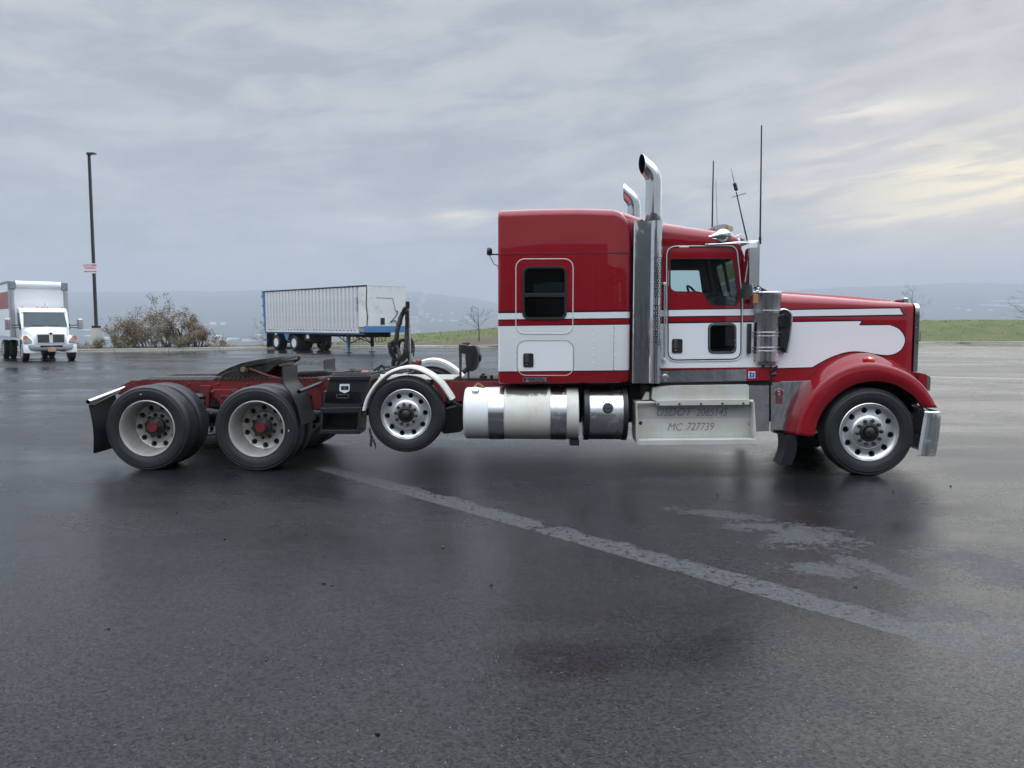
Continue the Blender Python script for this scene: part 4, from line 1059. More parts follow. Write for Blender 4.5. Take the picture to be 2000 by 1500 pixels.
# seam of the roof cap and rivet rows
sm = MB().tube([Vector((u, SV - 0.0005, tp(x, y, SV)[1])) for x, y in ((973.5, 497.5), (1232, 494)) for u in (tp(x, y, SV)[0],)], 0.0035, 6)
part(sm, 'roof_seam', M['black'], sleeper)
rv = MB()
def rivet(x, y, v, r=0.0075):
    u, w = tp(x, y, v); rv.lathe([(r, 0.002), (r*0.85, -0.004), (r*0.4, -0.007), (0, -0.0075)], (u, v, w), 1, 7)
for x in (1157.5, 1201):
    for k in range(18): rivet(x, 507 + k*13.4, SV)
for k in range(18): rivet(1006, 504 + k*13.0, SV)
for k in range(18): rivet(1122, 501 + k*13.0, SV)
for k in range(12): rivet(1011.5, 522 + k*11, SV); rivet(1116, 520 + k*11, SV)
for k in range(17): rivet(984 + k*15, 494.5 - k*0.22, SV)
for k in range(6): rivet(1024 + k*13, 512, SV); rivet(1024 + k*13, 501, SV); rivet(1024 + k*13, 645, SV); rivet(1024 + k*13, 670, SV); rivet(1024 + k*13, 729, SV)
for k in range(17): rivet(982 + k*15, 746.5 - k*0.12, SV)
part(rv, 'rivets', M['sleeper_paint'], sleeper)['kind'] = 'stuff'
part(MB().box((tp(1199.2, 600, SV)[0], SV - 0.0015, tp(1199, 724, SV)[1]), (tp(1199.8, 600, SV)[0], SV + 0.001, tp(1199, 636, SV)[1])), 'panel_seam', M['navy'], sleeper, smooth=0)
# sleeper window
wo = rrect(*tp(1020, 624.5, SV), *tp(1107.5, 519.5, SV), 0.085, 7); wi = inset(wo, 0.030)
part(MB().plate(wo, [wi], SV - 0.014, SV + 0.004), 'window_frame', M['black'], sleeper, bevel=0.006)
(xa, wa), (xb, wb) = tp(1025, 580, SV), tp(1103, 572.5, SV)
part(MB().box((xa, SV - 0.012, wa), (xb, SV - 0.002, wb)), 'window_bar', M['black'], sleeper, smooth=0, bevel=0.003)
wi2 = inset(wo, 0.024)
part(MB().plate(wi2, (), SV - 0.0055, SV - 0.0035), 'window_pane', M['dark_glass'], sleeper, smooth=0)
part(MB().plate(wi2, (), SV - 0.0018, SV - 0.0008), 'window_backing', M['black_gloss'], sleeper, smooth=0)
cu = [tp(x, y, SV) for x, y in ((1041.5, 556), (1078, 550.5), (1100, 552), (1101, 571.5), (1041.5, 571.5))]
part(MB().plate(cu, (), SV - 0.0032, SV - 0.002), 'curtain', plain('curtain', (0.55, 0.66, 0.60), 0.9, 0, 0.08), sleeper, smooth=0)  # reflection in the glass, put in as a greenish plate
cu = [tp(x, y, SV) for x, y in ((1046, 587), (1099, 585), (1099, 615), (1046, 615))]
part(MB().plate(cu, (), SV - 0.0032, SV - 0.002), 'curtain', plain('dark_curtain', (0.12, 0.14, 0.14), 0.9, 0, 0.1), sleeper, smooth=0)  # darker patch in the lower pane
def trim_ring(poly, v, r, m, parent, name):
    return part(MB().tube([(x, v, z) for x, z in poly], r, 6, closed=True), name, m, parent, fix=True)
trim_ring(rrect(*tp(1007.5, 651.5, SV), *tp(1119.5, 505.5, SV), 0.105, 8), SV - 0.001, 0.0065, M['trim'], sleeper, 'window_trim')
sd = rrect(*tp(1011, 733, SV), *tp(1119.5, 666.5, SV), 0.10, 8)
dr = part(MB().plate(inset(sd, 0.004), (), SV - 0.004, SV + 0.002), 'storage_door', M['sleeper_paint'], sleeper, smooth=0, bevel=0.002)
trim_ring(sd, SV - 0.001, 0.0055, M['trim'], sleeper, 'door_trim')
trim_ring(inset(sd, -0.006), SV + 0.0005, 0.004, M['black'], sleeper, 'door_gasket')
def latch(x0, y0, x1, y1, v, parent):
    rc = rrect(*tp(x0, y1, v), *tp(x1, y0, v), 0.022); ri = inset(rc, 0.010)
    part(MB().plate(rc, [ri], v - 0.008, v - 0.001), 'latch_bezel', M['black'], parent, bevel=0.002)
    part(MB().plate(ri, (), v - 0.0022, v - 0.0012), 'latch_recess', M['under'], parent, smooth=0)
    w, h = x1 - x0, y1 - y0
    part(MB().plate(rrect(*tp(x0 + w*0.16, y0 + h*0.64, v), *tp(x0 + w*0.52, y0 + h*0.08, v), 0.008), (), v - 0.012, v - 0.003), 'latch_handle', M['chrome'], parent, bevel=0.003)
    u, z = tp(x0 + w*0.33, y0 + h*0.80, v); part(MB().lathe([(0.012, -0.002), (0.012, -0.010), (0.004, -0.011), (0, -0.009)], (u, v, z), 1, 14), 'latch_lock', M['chrome'], parent)
latch(1022, 690, 1042, 717, SV - 0.004, sleeper)
# name badge
bp_ = rrect(*tp(1021, 745.2, SV), *tp(1067.5, 737, SV), 0.003, 2)
bdg = part(MB().plate(bp_, (), SV - 0.005, SV), 'badge', M['polished'], sleeper, smooth=0)
x0, z0 = tp(1030, 744, SV); x1, z1 = tp(1065, 738.3, SV)
part(text_mesh('AEROCAB', x0, z0, x1, z1, lambda x, y, t: (x, SV - 0.0065 + t, y), 0.002, shear=0.25, offset=0.012), 'lettering', M['black_gloss'], sleeper, smooth=0)
x0, z0 = tp(1023.5, 744, SV); x1, z1 = tp(1026.5, 738.3, SV)
part(MB().plate(rrect(x0, z0, x1, z1, 0.006), (), SV - 0.0065, SV - 0.0045), 'badge_emblem', M['black_gloss'], sleeper, smooth=0)
# work lamp on the rear of the sleeper
lp = t3(957, 491, 0.30)
b = MB().lathe([(0.0, -0.035), (0.045, -0.035), (0.048, -0.028), (0.048, 0.0), (0.03, 0.025), (0.0, 0.028)], lp, 0, 16)
wl = part(b, 'work_lamp', M['black'], sleeper)
part(MB().lathe([(0.0, -0.037), (0.042, -0.037), (0.042, -0.034), (0, -0.034)], lp, 0, 16), 'lamp_lens', M['lamp'], sleeper)
b = MB().tube([lp + Vector((0.0, 0, -0.045)), lp + Vector((0.03, 0, -0.035)), t3(973, 497, 0.30)], 0.010, 8)
b.tube(spline([lp + Vector((-0.01, 0, -0.05)), t3(961, 508, 0.3), t3(965, 516, 0.3), t3(972, 519, 0.3), t3(973, 527, 0.3)], 6), 0.005, 6)
part(b, 'lamp_bracket', M['black'], sleeper)

# ---- cab: roof fairing, side skins, doors
C2 = 2*VC - CV
dw = tp(1360, 478.5, CV)[1]
rs = []
for x, y, dv, r in ((1190, 410, 0.02, 0.14), (1215, 413, 0.02, 0.14), (1250, 425, 0.012, 0.15), (1275, 430.5, 0.006, 0.16), (1292, 434, 0.002, 0.16), (1340, 441.5, 0, 0.15), (1384, 449, 0, 0.13), (1415, 455.5, 0, 0.11), (1428, 459, 0.004, 0.10), (1434, 463, 0.015, 0.09)):
    u, w = tp(x, y, CV + 0.22); w -= 0.02
    rs.append(ring(u, CV - 0.004 + dv, C2 + 0.004 - dv, dw - 0.012, w, min(r, (w - dw)*0.75), 0.035, 0.006))
cab_roof = part(MB().loft(rs), 'cab_roof', M['red'], smooth=40)
part(MB().box((tp(1233, 600, SV)[0] - 0.02, 0.34, 1.09), (tp(1292, 600, CV)[0] + 0.02, 2.10, dw + 0.02)), 'cab_back', M['red'], smooth=0)
wpx = [(1308.5, 505.5), (1431, 505), (1441, 577), (1441, 596), (1388, 597), (1370.5, 570), (1308.5, 570)]
win = rounded(tq(wpx, CV), [0.015, 0.035, 0.04, 0.075, 0.09, 0.06, 0.085], 5)
outer = tq([(1291, 477), (1441, 475), (1447, 490), (1466, 592), (1514, 590), (1514, 722), (1291, 722.5)], CV)
pw = [(1385.5, 634.5), (1434.5, 634), (1434.5, 687), (1385.5, 687.5)]
peep = rounded(tq(pw, CV), 0.05, 4)
b = MB().plate(outer, [inset(win, -0.018), inset(peep, -0.012)], CV, CV + 0.03)
side = part(b, 'cab_side', M['cab_paint'], smooth=0)
dp = rounded(tq([(1306, 485), (1427, 483.5), (1435, 491), (1446, 586), (1445, 700), (1306, 702)], CV), [0.09, 0.07, 0.06, 0.06, 0.10, 0.10], 6)
door = part(MB().plate(dp, [win, peep], CV - 0.011, CV - 0.001), 'door', M['cab_paint'], smooth=0, bevel=0.003)
trim_ring(rounded(tq([(1302, 481), (1430, 480), (1439.5, 488), (1450, 588), (1449, 704), (1302, 706)], CV), [0.12, 0.08, 0.06, 0.06, 0.12, 0.12], 6), CV - 0.004, 0.0070, M['trim'], door, 'door_trim')
part(MB().plate(inset(dp, -0.014), [inset(dp, -0.003)], CV - 0.003, CV - 0.001), 'door_gasket', M['black'], door, smooth=0)
part(MB().plate(inset(win, -0.012), (), CV + 0.004, CV + 0.008), 'window_pane', M['glass'], door, smooth=0)
part(MB().plate(inset(win, -0.004), [inset(win, 0.006)], CV - 0.013, CV - 0.002), 'window_gasket', M['black'], door, smooth=0)
fo = inset(peep, -0.02)
part(MB().plate(fo, [inset(peep, 0.012)], CV - 0.017, CV - 0.002), 'window_frame', M['black'], door, bevel=0.004)
trim_ring(inset(peep, -0.004), CV - 0.018, 0.004, M['polished'], door, 'frame_bead')
part(MB().plate(inset(peep, -0.008), (), CV + 0.0, CV + 0.004), 'peep_window', M['dark_glass'], door, smooth=0)
latch(1312, 662, 1333, 689.5, CV - 0.011, door)
b = MB().tube([t3(1298, 553, CV - 0.05), t3(1297.5, 703, CV - 0.05)], 0.011, 10)
gh = part(b, 'grab_handle', M['polished'], door)
for (x, y) in ((1298, 554), (1297.5, 702)):
    p = t3(x, y, CV - 0.05); part(MB().lathe([(0.0, -0.02), (0.019, -0.012), (0.02, 0.03), (0.014, 0.05)], p, 1, 12), 'handle_boss', M['fender_white'], door)
rv = MB()
for k in range(9): rivet(1318 + k*12, 477.5 - k*0.08, CV - 0.004)
for k in range(5): rivet(1313 + k*13, 575 + 0.2*k, CV - 0.011)
for k in range(9): rivet(1297 + k*18, 714.5 - k*0.25, CV)
for k in range(6): rivet(1400 + k*8, 601.5, CV - 0.011, 0.004)
part(rv, 'rivets', M['cab_paint'], door)['kind'] = 'stuff'
part(MB().box(t3(1326, 484.5, CV) + Vector((0, -0.012, 0)), t3(1345, 481, CV) + Vector((0, 0.0, 0))), 'drip_bracket', M['polished'], door, smooth=0, bevel=0.003)
for o in (side, door): mirror(o)
# sill panel, side plates
sp_ = part(MB().plate(tq([(1291, 724), (1457.5, 721.5), (1457.5, 744), (1291, 747)], CV), (), CV - 0.008, CV + 0.02), 'sill_panel', M['shield'], smooth=0, bevel=0.002); 
sr = part(MB().plate(tq([(1457.5, 719.5), (1504, 718.5), (1504, 743), (1457.5, 744)], CV), (), CV - 0.004, CV + 0.02), 'sill_end', M['red'], smooth=0, bevel=0.002)
u, w = tp(1298.5, 737, CV); part(MB().lathe([(0.042, -0.008), (0.042, -0.022), (0.030, -0.026), (0.030, -0.012), (0.014, -0.012), (0.012, -0.03), (0, -0.03)], (u, CV, w), 1, 20), 'key_socket', M['polished'])
stk = part(MB().plate(tq([(1461.5, 725.5), (1475, 725), (1475, 738.5), (1461.5, 739)], CV - 0.004), (), CV - 0.0065, CV - 0.0045), 'sticker', M['sticker_white'], smooth=0)
part(MB().plate(rounded(tq([(1463, 727), (1468, 727), (1470, 729), (1473.5, 726.5), (1473.5, 732), (1473.5, 737), (1468, 737.5), (1463, 737.5), (1464, 732)], CV - 0.004), 0.004), (), CV - 0.0078, CV - 0.0068), 'sticker_emblem', M['blue_sticker'], stk, smooth=0)
part(MB().plate(tq([(1466.5, 731), (1470.5, 731), (1469, 732.3), (1469, 735), (1468, 735), (1468, 732.3)], CV - 0.004), (), CV - 0.0086, CV - 0.0080), 'sticker_letter', M['sticker_white'], stk, smooth=0)
for o in (sp_, sr): mirror(o)
rv = MB()
for x, y in ((1302, 727), (1424, 725), (1454, 724), (1454, 737), (1480, 724), (1480, 739), (1462, 722), (1302, 743)): rivet(x, y, CV - 0.008, 0.007)
part(rv, 'sill_screws', M['polished'])
PVN = 0.33
p1 = part(MB().plate(tq([(1458, 746), (1502, 745), (1502, 842), (1463, 844), (1458, 800)], PVN), (), PVN, PVN + 0.03), 'side_plate', M['shield'], smooth=0, bevel=0.002)
p2 = part(MB().plate(rounded(tq([(1505, 746), (1600, 743), (1590, 780), (1575, 815), (1560, 845), (1506, 846)], PVN), [0.01, 0.02, 0.01, 0.01, 0.01, 0.05]), (), PVN - 0.003, PVN + 0.03), 'fender_plate', M['shield'], smooth=0, bevel=0.002)
part(MB().box(t3(1502.4, 842, PVN) + Vector((0, 0.004, 0)), t3(1504.6, 720, PVN) + Vector((0, 0.05, 0))), 'plate_gap', M['under'], smooth=0)
for o in (p1, p2): mirror(o)
# round emblem with its bars on the fender plate
ev = PVN - 0.003; ec = tp(1521.5, 767, ev); er = 0.055
em = part(MB().lathe([(er, 0.0), (er, -0.005), (er*0.86, -0.007), (er*0.86, -0.004), (0, -0.004)], (ec[0], ev, ec[1]), 1, 28), 'emblem', M['polished'], p2)
part(MB().lathe([(er*0.84, -0.003), (er*0.84, -0.0055), (0, -0.0055)], (ec[0], ev, ec[1]), 1, 28), 'emblem_enamel', M['maroon'], p2)
for ch, z in (('K', 0.006), ('W', -0.034)):
    part(text_mesh(ch, ec[0] - 0.016, ec[1] + z, ec[0] + 0.016, ec[1] + z + 0.028, lambda x, y, t: (x, ev - 0.008 + t, y), 0.002), 'lettering', M['sticker_white'], p2, smooth=0)
for k in range(4):
    x = ec[0] - 0.033 + k*0.022
    part(MB().box((x - 0.007, ev - 0.005, ec[1] - 0.135), (x + 0.007, ev, ec[1] - er*0.8)), 'emblem_bar', M['maroon'], p2, smooth=0)
    part(MB().box((x - 0.006, ev - 0.005, ec[1] + er*0.78), (x + 0.006, ev, ec[1] + er*1.22)), 'emblem_bar', M['maroon'], p2, smooth=0)

# windshield, visor, interior
wt0, wb0 = tp(1446, 477, CV), tp(1468, 593, CV)
ws = MB().hexa([(wb0[0], 0.30, wb0[1]), (wb0[0] + 0.006, 0.30, wb0[1]), (wb0[0] + 0.006, 2.14, wb0[1]), (wb0[0], 2.14, wb0[1]), (wt0[0], 0.30, wt0[1]), (wt0[0] + 0.006, 0.30, wt0[1]), (wt0[0] + 0.006, 2.14, wt0[1]), (wt0[0], 2.14, wt0[1])])
windshield = part(ws, 'windshield', M['glass'], smooth=0)
b = MB()
for v in (0.285, VC, 2.155): b.tube([(wb0[0], v, wb0[1]), (wt0[0], v, wt0[1])], 0.022, 8)
b.tube([(wt0[0], 0.28, wt0[1]), (wt0[0], 2.16, wt0[1])], 0.02, 8); b.tube([(wb0[0], 0.28, wb0[1]), (wb0[0], 2.16, wb0[1])], 0.02, 8)
part(b, 'windshield_gasket', M['black'], windshield)
for v in (CV, 2*VC - CV - 0.04): part(MB().hexa([(wb0[0] - 0.10, v, wb0[1]), (wb0[0] + 0.02, v, wb0[1]), (wb0[0] + 0.02, v + 0.04, wb0[1]), (wb0[0] - 0.10, v + 0.04, wb0[1]), (wt0[0] - 0.06, v, wt0[1]), (wt0[0] + 0.01, v, wt0[1]), (wt0[0] + 0.01, v + 0.04, wt0[1]), (wt0[0] - 0.06, v + 0.04, wt0[1])]), 'pillar', M['red'], smooth=0, bevel=0.008)
part(MB().tube([t3(1447, 484, 0.232), t3(1461, 521, 0.232)], 0.010, 8), 'pillar_rod', M['polished'])
vz = [tp(x, y, 0.45) for x, y in ((1433, 463), (1442, 458), (1462, 474), (1459, 478), (1441, 468), (1434, 471))]
part(MB().plate(vz, (), 0.30, 2.14), 'sun_visor', M['white'], smooth=0, bevel=0.006)
part(MB().box((tp(1434, 470, 0.45)[0] - 0.05, 0.27, dw - 0.015), (wt0[0] + 0.015, 2.17, dw + 0.08)), 'windshield_header', M['white'], smooth=0, bevel=0.02)
part(MB().box((wb0[0] - 0.03, 0.272, 1.06), (tp(1514, 600, CV)[0], 2.168, wb0[1] - 0.012)), 'cowl', M['under'], smooth=0)
# dash, seats, wheel, far trim
dsh = [(wb0[0] - 0.02, wb0[1] + 0.01), (wb0[0] - 0.30, wb0[1] + 0.10), (wb0[0] - 0.42, wb0[1] + 0.06), (wb0[0] - 0.46, wb0[1] - 0.25), (wb0[0] - 0.30, 1.3), (wb0[0] - 0.02, 1.3)]
part(MB().prism(dsh, 1, 0.29, 2.15), 'dashboard', M['interior'], smooth=0, bevel=0.03)
b = MB().plate(rounded([(wb0[0] - 0.50, wb0[1] - 0.12), (wb0[0] - 0.40, wb0[1] + 0.14), (wb0[0] - 0.24, wb0[1] + 0.18), (wb0[0] - 0.10, wb0[1] + 0.05), (wb0[0] - 0.10, wb0[1] - 0.15)], 0.10), (), 0.95, 1.5)
part(b, 'dash_hump', M['interior'], bevel=0.03)
sw = []
sc_ = Vector((tp(1362, 566, 1.75)[0], 1.75, tp(1362, 585, 1.75)[1])); ax = Vector((math.sin(0.95), 0, math.cos(0.95)))
e1 = Vector((0, 1, 0)); e2 = ax.cross(e1)
b = MB().tube([sc_ + (e1*math.cos(a) + e2*math.sin(a))*0.23 for a in [2*math.pi*k/32 for k in range(32)]], 0.016, 8, closed=True)
for a in (0.3, 2.84, 4.71): b.tube([sc_, sc_ + (e1*math.cos(a) + e2*math.sin(a))*0.23], 0.014, 6)
b.tube([sc_, sc_ + Vector((0.42, 0, -0.30))], 0.03, 8)
part(b, 'steering_wheel', M['interior'])
for v in (0.42, 1.52):
    s0 = tp(1292, 600, CV)[0]
    b = MB().box((s0 + 0.04, v, 1.35), (s0 + 0.50, v + 0.48, 1.55)); b.hexa([(s0 - 0.02, v, 1.5), (s0 + 0.12, v, 1.5), (s0 + 0.12, v + 0.48, 1.5), (s0 - 0.02, v + 0.48, 1.5), (s0 - 0.10, v + 0.04, 2.25), (s0, v + 0.04, 2.25), (s0, v + 0.44, 2.25), (s0 - 0.10, v + 0.44, 2.25)])
    part(b, 'seat', M['interior'], smooth=0, bevel=0.05)
part(MB().box((tp(1292, 600, CV)[0], 0.275, 1.06), (wb0[0], 2.165, 1.10)), 'floor_pan', M['interior'], smooth=0)
inn = MB().plate([(p[0], p[1]) for p in tq([(1293, 480), (1438, 478), (1462, 592), (1462, 720), (1293, 720)], CV)], [inset(win, -0.03), inset(peep, -0.02)], CV + 0.034, CV + 0.05)
dt = part(inn, 'door_lining', M['interior'], smooth=0); mirror(dt)

M['soot'] = plain('soot', (0.006, 0.006, 0.007), 0.85, spec=0.1)
# ---- exhaust stacks
XV = 0.13
def stack():
    e = empty('exhaust_stack', truck)
    x0, x1, x2 = tp(1236.5, 600, XV)[0], tp(1274, 600, XV)[0], tp(1291, 600, XV)[0]
    zt, zb = tp(1260, 431, XV)[1], tp(1260, 748.5, XV)[1]
    cxs, cr_ = (x1 + x2)/2 - 0.012, (x2 - x1)/2 + 0.028
    prof = [(x0, XV + 0.22), (x0, XV + 0.012), (x0 + 0.012, XV), (x1 - 0.020, XV), (x1 - 0.008, XV - 0.006)]
    for k in range(13):
        a = math.radians(200 + 160*k/12); prof.append((cxs + cr_*math.cos(a), XV + 0.045 + cr_*1.1*math.sin(a)))
    prof.append((cxs + cr_, XV + 0.22))
    b = MB(); n = len(prof)
    b.grid([[(x, y, zb + (zt - zb)*k/10) for x, y in prof] for k in range(11)])
    b.f.append(tuple(len(b.v) - n + i for i in range(n))); b.m.append(0); b.f.append(tuple(reversed(range(n)))); b.m.append(0)
    b.build('heat_shield', M['shield'], e, smooth=30)
    hm = MB()
    for (ya, yb) in ((503.5, 583), (597, 675)):
        rows_ = int((yb - ya)/5.05)
        for j in range(rows_ + 1):
            z = tp(1283, ya + j*5.05, XV)[1]
            for i in range(3):
                a = math.radians(252 + i*24 + (12 if j % 2 else 0))
                c = Vector((cxs + (cr_ + 0.0006)*math.cos(a), XV + 0.045 + (cr_ + 0.0006)*1.1*math.sin(a), z))
                tx = Vector((-math.sin(a), 1.1*math.cos(a), 0)).normalized(); nn = Vector((math.cos(a), math.sin(a)/1.1, 0)).normalized()*0.0008
                hm.add([c + nn + tx*math.cos(q)*0.0090 + Vector((0, 0, math.sin(q)*0.0105)) for q in [2*math.pi*k/10 for k in range(10)]], [tuple(range(10))])
    hm.build('perforation', M['under'], e, smooth=0, fix=False)['kind'] = 'stuff'
    # pipe with its turned-out, slash-cut end
    pv = XV + 0.10
    cxp = (tp(1260, 420, pv)[0] + tp(1291, 420, pv)[0])/2; pr = (tp(1291, 420, pv)[0] - tp(1260, 420, pv)[0])/2
    zk = tp(1275, 345, pv)[1]; zz = zt
    path = [Vector((cxp, pv, zz - 0.15)), Vector((cxp, pv, zz + 0.1)), Vector((cxp, pv, zk - 0.10))]
    Rb = 0.24; th = math.radians(50)
    for k in range(1, 13): a = th*k/12; path.append(Vector((cxp - Rb*(1 - math.cos(a)), pv, zk - 0.08 + Rb*math.sin(a))))
    d = Vector((-math.sin(th), 0, math.cos(th))); p_end = path[-1]
    for k in range(1, 13): path.append(p_end + d*0.035*k)
    bb = MB().tube(path, pr, 36, caps=False); nseg = 36; m = len(path)
    # slash cut: the mouth looks back and a little out to the side
    cutp = Vector((tp(1252.5, 310, pv)[0] + 0.015, pv - pr*0.2, tp(1252.5, 312, pv)[1])); cn = Vector((-1.0, -0.30, 0.03)).normalized()
    vs = [Vector(v) for v in bb.v]
    for k in range(nseg):
        hitp = None
        for i in range(m):
            j = i*nseg + k
            if hitp is not None: vs[j] = hitp.copy(); continue
            if i and (vs[j] - cutp).dot(cn) > 0:
                p, q = vs[j - nseg], vs[j]; s0, s1 = (p - cutp).dot(cn), (q - cutp).dot(cn)
                hitp = p + (q - p)*(s0/(s0 - s1)); vs[j] = hitp.copy()
    bb.v = [tuple(v) for v in vs]
    o = bb.build('tail_pipe', [M['chrome'], M['soot']], e, smooth=60, fix=False)
    bm = bmesh.new(); bm.from_mesh(o.data); bmesh.ops.dissolve_degenerate(bm, dist=1e-5, edges=bm.edges); bmesh.ops.recalc_face_normals(bm, faces=bm.faces)
    ctr = Vector((cxp, pv, zz)); f0 = min(bm.faces, key=lambda f: f.calc_center_median().z)
    if (f0.calc_center_median() - ctr).to_2d().dot(f0.normal.to_2d()) < 0:
        for f in bm.faces: f.normal_flip()
    bm.to_mesh(o.data); bm.free()
    sol = o.modifiers.new('wall', 'SOLIDIFY'); sol.thickness = 0.005; sol.offset = -1; sol.material_offset = 1
    MB().lathe([(pr + 0.010, zz - 0.006), (pr + 0.010, zz + 0.014), (pr + 0.002, zz + 0.016)], (cxp, pv, 0), 2, 28).build('pipe_clamp', M['steel'], e)
    MB().box(tuple(t3(1250, 431.5, XV + 0.1)), tuple(t3(1256, 429.5, XV + 0.14))).build('shield_bolt', M['steel'], e, smooth=0)
    MB().tube([t3(1262, 748, 0.32), t3(1260, 764, 0.36), t3(1256, 780, 0.5)], [0.075, 0.07, 0.05], 14).build('elbow', M['rust'], e)
    return e
stk_e = stack(); mirror(stk_e)
# ---- hood, grille, fenders, bumper
HA, HB = -0.2277, 0.1702                                   # the hood's flank: y = HA + HB * along
hv = lambda u: HA + HB*u
hq = lambda pts: [tp(x, y, HA, HB) for x, y in pts]
def line(pts):
    def f(u):
        for (a, p), (c, q) in zip(pts, pts[1:]):
            if u <= c or (c, q) == pts[-1]: return p + (q - p)*(u - a)/(c - a)
    return f
uh0, uh1 = tp(1508, 650, HA, HB)[0], tp(1786, 650, HA, HB)[0]
wside = line([tp(x, y, HA + 0.12, HB) for x, y in ((1500, 571), (1600, 578.5), (1720, 589), (1790, 593))])
wspine = line([tp(x, y, 0.97) for x, y in ((1500, 567), (1620, 575), (1745, 585), (1800, 590))])
us = tp(1745, 590, 0.97)[0]
wbot = line([tp(1508, 747, HA, HB), tp(1790, 747, HA, HB)])
def hring(u, i=0.0):
    v0 = hv(u) + i; t = (u - uh0)/(uh1 - uh0); r = 0.165*(1 - t) + 0.07*t; w1 = wside(u) - i; wb = wbot(u)
    sp = max(0.0, min(1.0, (us - u)/0.03)); ws_ = max(w1 + 0.010, wspine(u) - i) if sp > 0 else w1 + 0.012
    ws_ = (w1 + 0.012)*(1 - sp) + ws_*sp
    half = [(v0, wb), (v0, (wb + w1 - r)/2), (v0, w1 - r)]
    for k in range(1, 7): a = math.radians(180 - 90*k/6); half.append((v0 + r + r*math.cos(a), w1 - r + r*math.sin(a)))
    half += [(0.93, w1 + 0.006), (0.955, (w1 + ws_)/2), (0.975, ws_ - 0.004), (1.01, ws_), (VC, ws_ + 0.006)]
    P = [(u, v, w) for v, w in half] + [(u, 2*VC - v, w) for v, w in reversed(half[:-1])]
    return P
uu = [uh0 + (uh1 - 0.04 - uh0)*k/14 for k in range(15)] + [us - 0.031, us + 0.001]
hr_s = [hring(u) for u in sorted(uu)] + [hring(uh1 - 0.02, 0.006), hring(uh1 - 0.006, 0.02), hring(uh1, 0.045)]
hood = part(MB().loft(hr_s), 'hood', M['red'], smooth=38)
def decal(px_pts, name, m, off, grow=0.0, smooth_px=None):
    poly = hq(px_pts)
    if grow: poly = inset(poly, -grow)
    return part(MB().plate(poly, (), lambda u, w: hv(u) - off, lambda u, w: hv(u) + 0.001), name, m, hood, smooth=0)
stripe = [(1536, 605.8), (1757, 602.3), (1758.5, 605.5), (1761, 610.5), (1764, 614.2), (1536, 618)]
decal(stripe, 'pinstripe', M['navy'], 0.0015, 0.014); decal(stripe, 'paint_stripe', M['white'], 0.003)
arcp = [(p.x, p.y) for p in spline([(737.5 + 1000, 635, 0), (1754, 642, 0), (1764, 653.5, 0), (1767, 666, 0), (1761, 681, 0), (1748.7, 690, 0), (1732, 693.4, 0), (1709.5, 691, 0), (1681.5, 686.5, 0), (1656, 687, 0), (1631, 694, 0), (1608.8, 704, 0), (1586, 717, 0)], 5)]
flame = [(1509, 630), (1682, 627.3), (1677.5, 635.6)] + arcp + [(1509, 719)]
decal(flame, 'pinstripe', M['navy'], 0.0015, 0.014); decal(flame, 'paint_flame', M['white'], 0.003)
part(MB().box((us - 0.002, 0.99, wside(us) - 0.0), (us + 0.002, 1.45, wside(us) + 0.02)), 'spine_end', M['red'], hood, smooth=0)
# hood ornament base and intake lamp
p = t3(1753, 590, 1.0)
b = MB().box(p + Vector((-0.02, -0.04, -0.02)), p + Vector((0.05, 0.04, 0.03))); part(b, 'ornament_base', M['maroon'], hood, smooth=0, bevel=0.01)
b = MB().box(p + Vector((0.055, -0.05, -0.02)), p + Vector((0.12, 0.05, 0.055))); part(b, 'hood_emblem', M['polished'], hood, smooth=0, bevel=0.012)
# grille shell (ring across the nose), bars
def cross(loopo, holes, ua, ub):
    q = MB().plate(loopo, holes, ua, ub); q.v = [(v, u, w) for u, v, w in q.v]; return q
ga, gb = uh1 + 0.001, tp(1794.5, 650, 0.62)[0]
gz0, gz1 = tp(1790, 727, 0.62)[1], tp(1790, 594, 0.70)[1] + 0.01
go = rounded([(hv(uh1) - 0.006, gz0), (2*VC - hv(uh1) + 0.006, gz0), (2*VC - hv(uh1) + 0.006, gz1), (hv(uh1) - 0.006, gz1)], [0.02, 0.02, 0.10, 0.10], 6)
gi = inset(go, 0.075)
gs = part(cross(go, [gi], ga, gb), 'grille_shell', M['chrome'], smooth=30, bevel=0.012)
part(MB().box((ga + 0.004, hv(uh1) + 0.06, gz0 + 0.06), (ga + 0.012, 2*VC - hv(uh1) - 0.06, gz1 - 0.06)), 'radiator', M['under'], gs, smooth=0)
gbar = MB().box((ga + 0.014, -0.006, gz0 + 0.07), (gb - 0.006, 0.006, gz1 - 0.07)).mesh('grille_bar', M['chrome'], 0)
for k in range(20): sub('grille_bar', gbar, gs, (0, hv(uh1) + 0.10 + (2*VC - 2*hv(uh1) - 0.20)*k/19, 0))
rv = MB()
for y in (640, 675, 705): u, w = tp(1789.5, y, hv(uh1) - 0.006); rv.lathe([(0.009, 0.0), (0.009, -0.006), (0, -0.007)], (u, hv(uh1) - 0.006, w), 1, 8)
part(rv, 'shell_screws', M['polished'], gs)
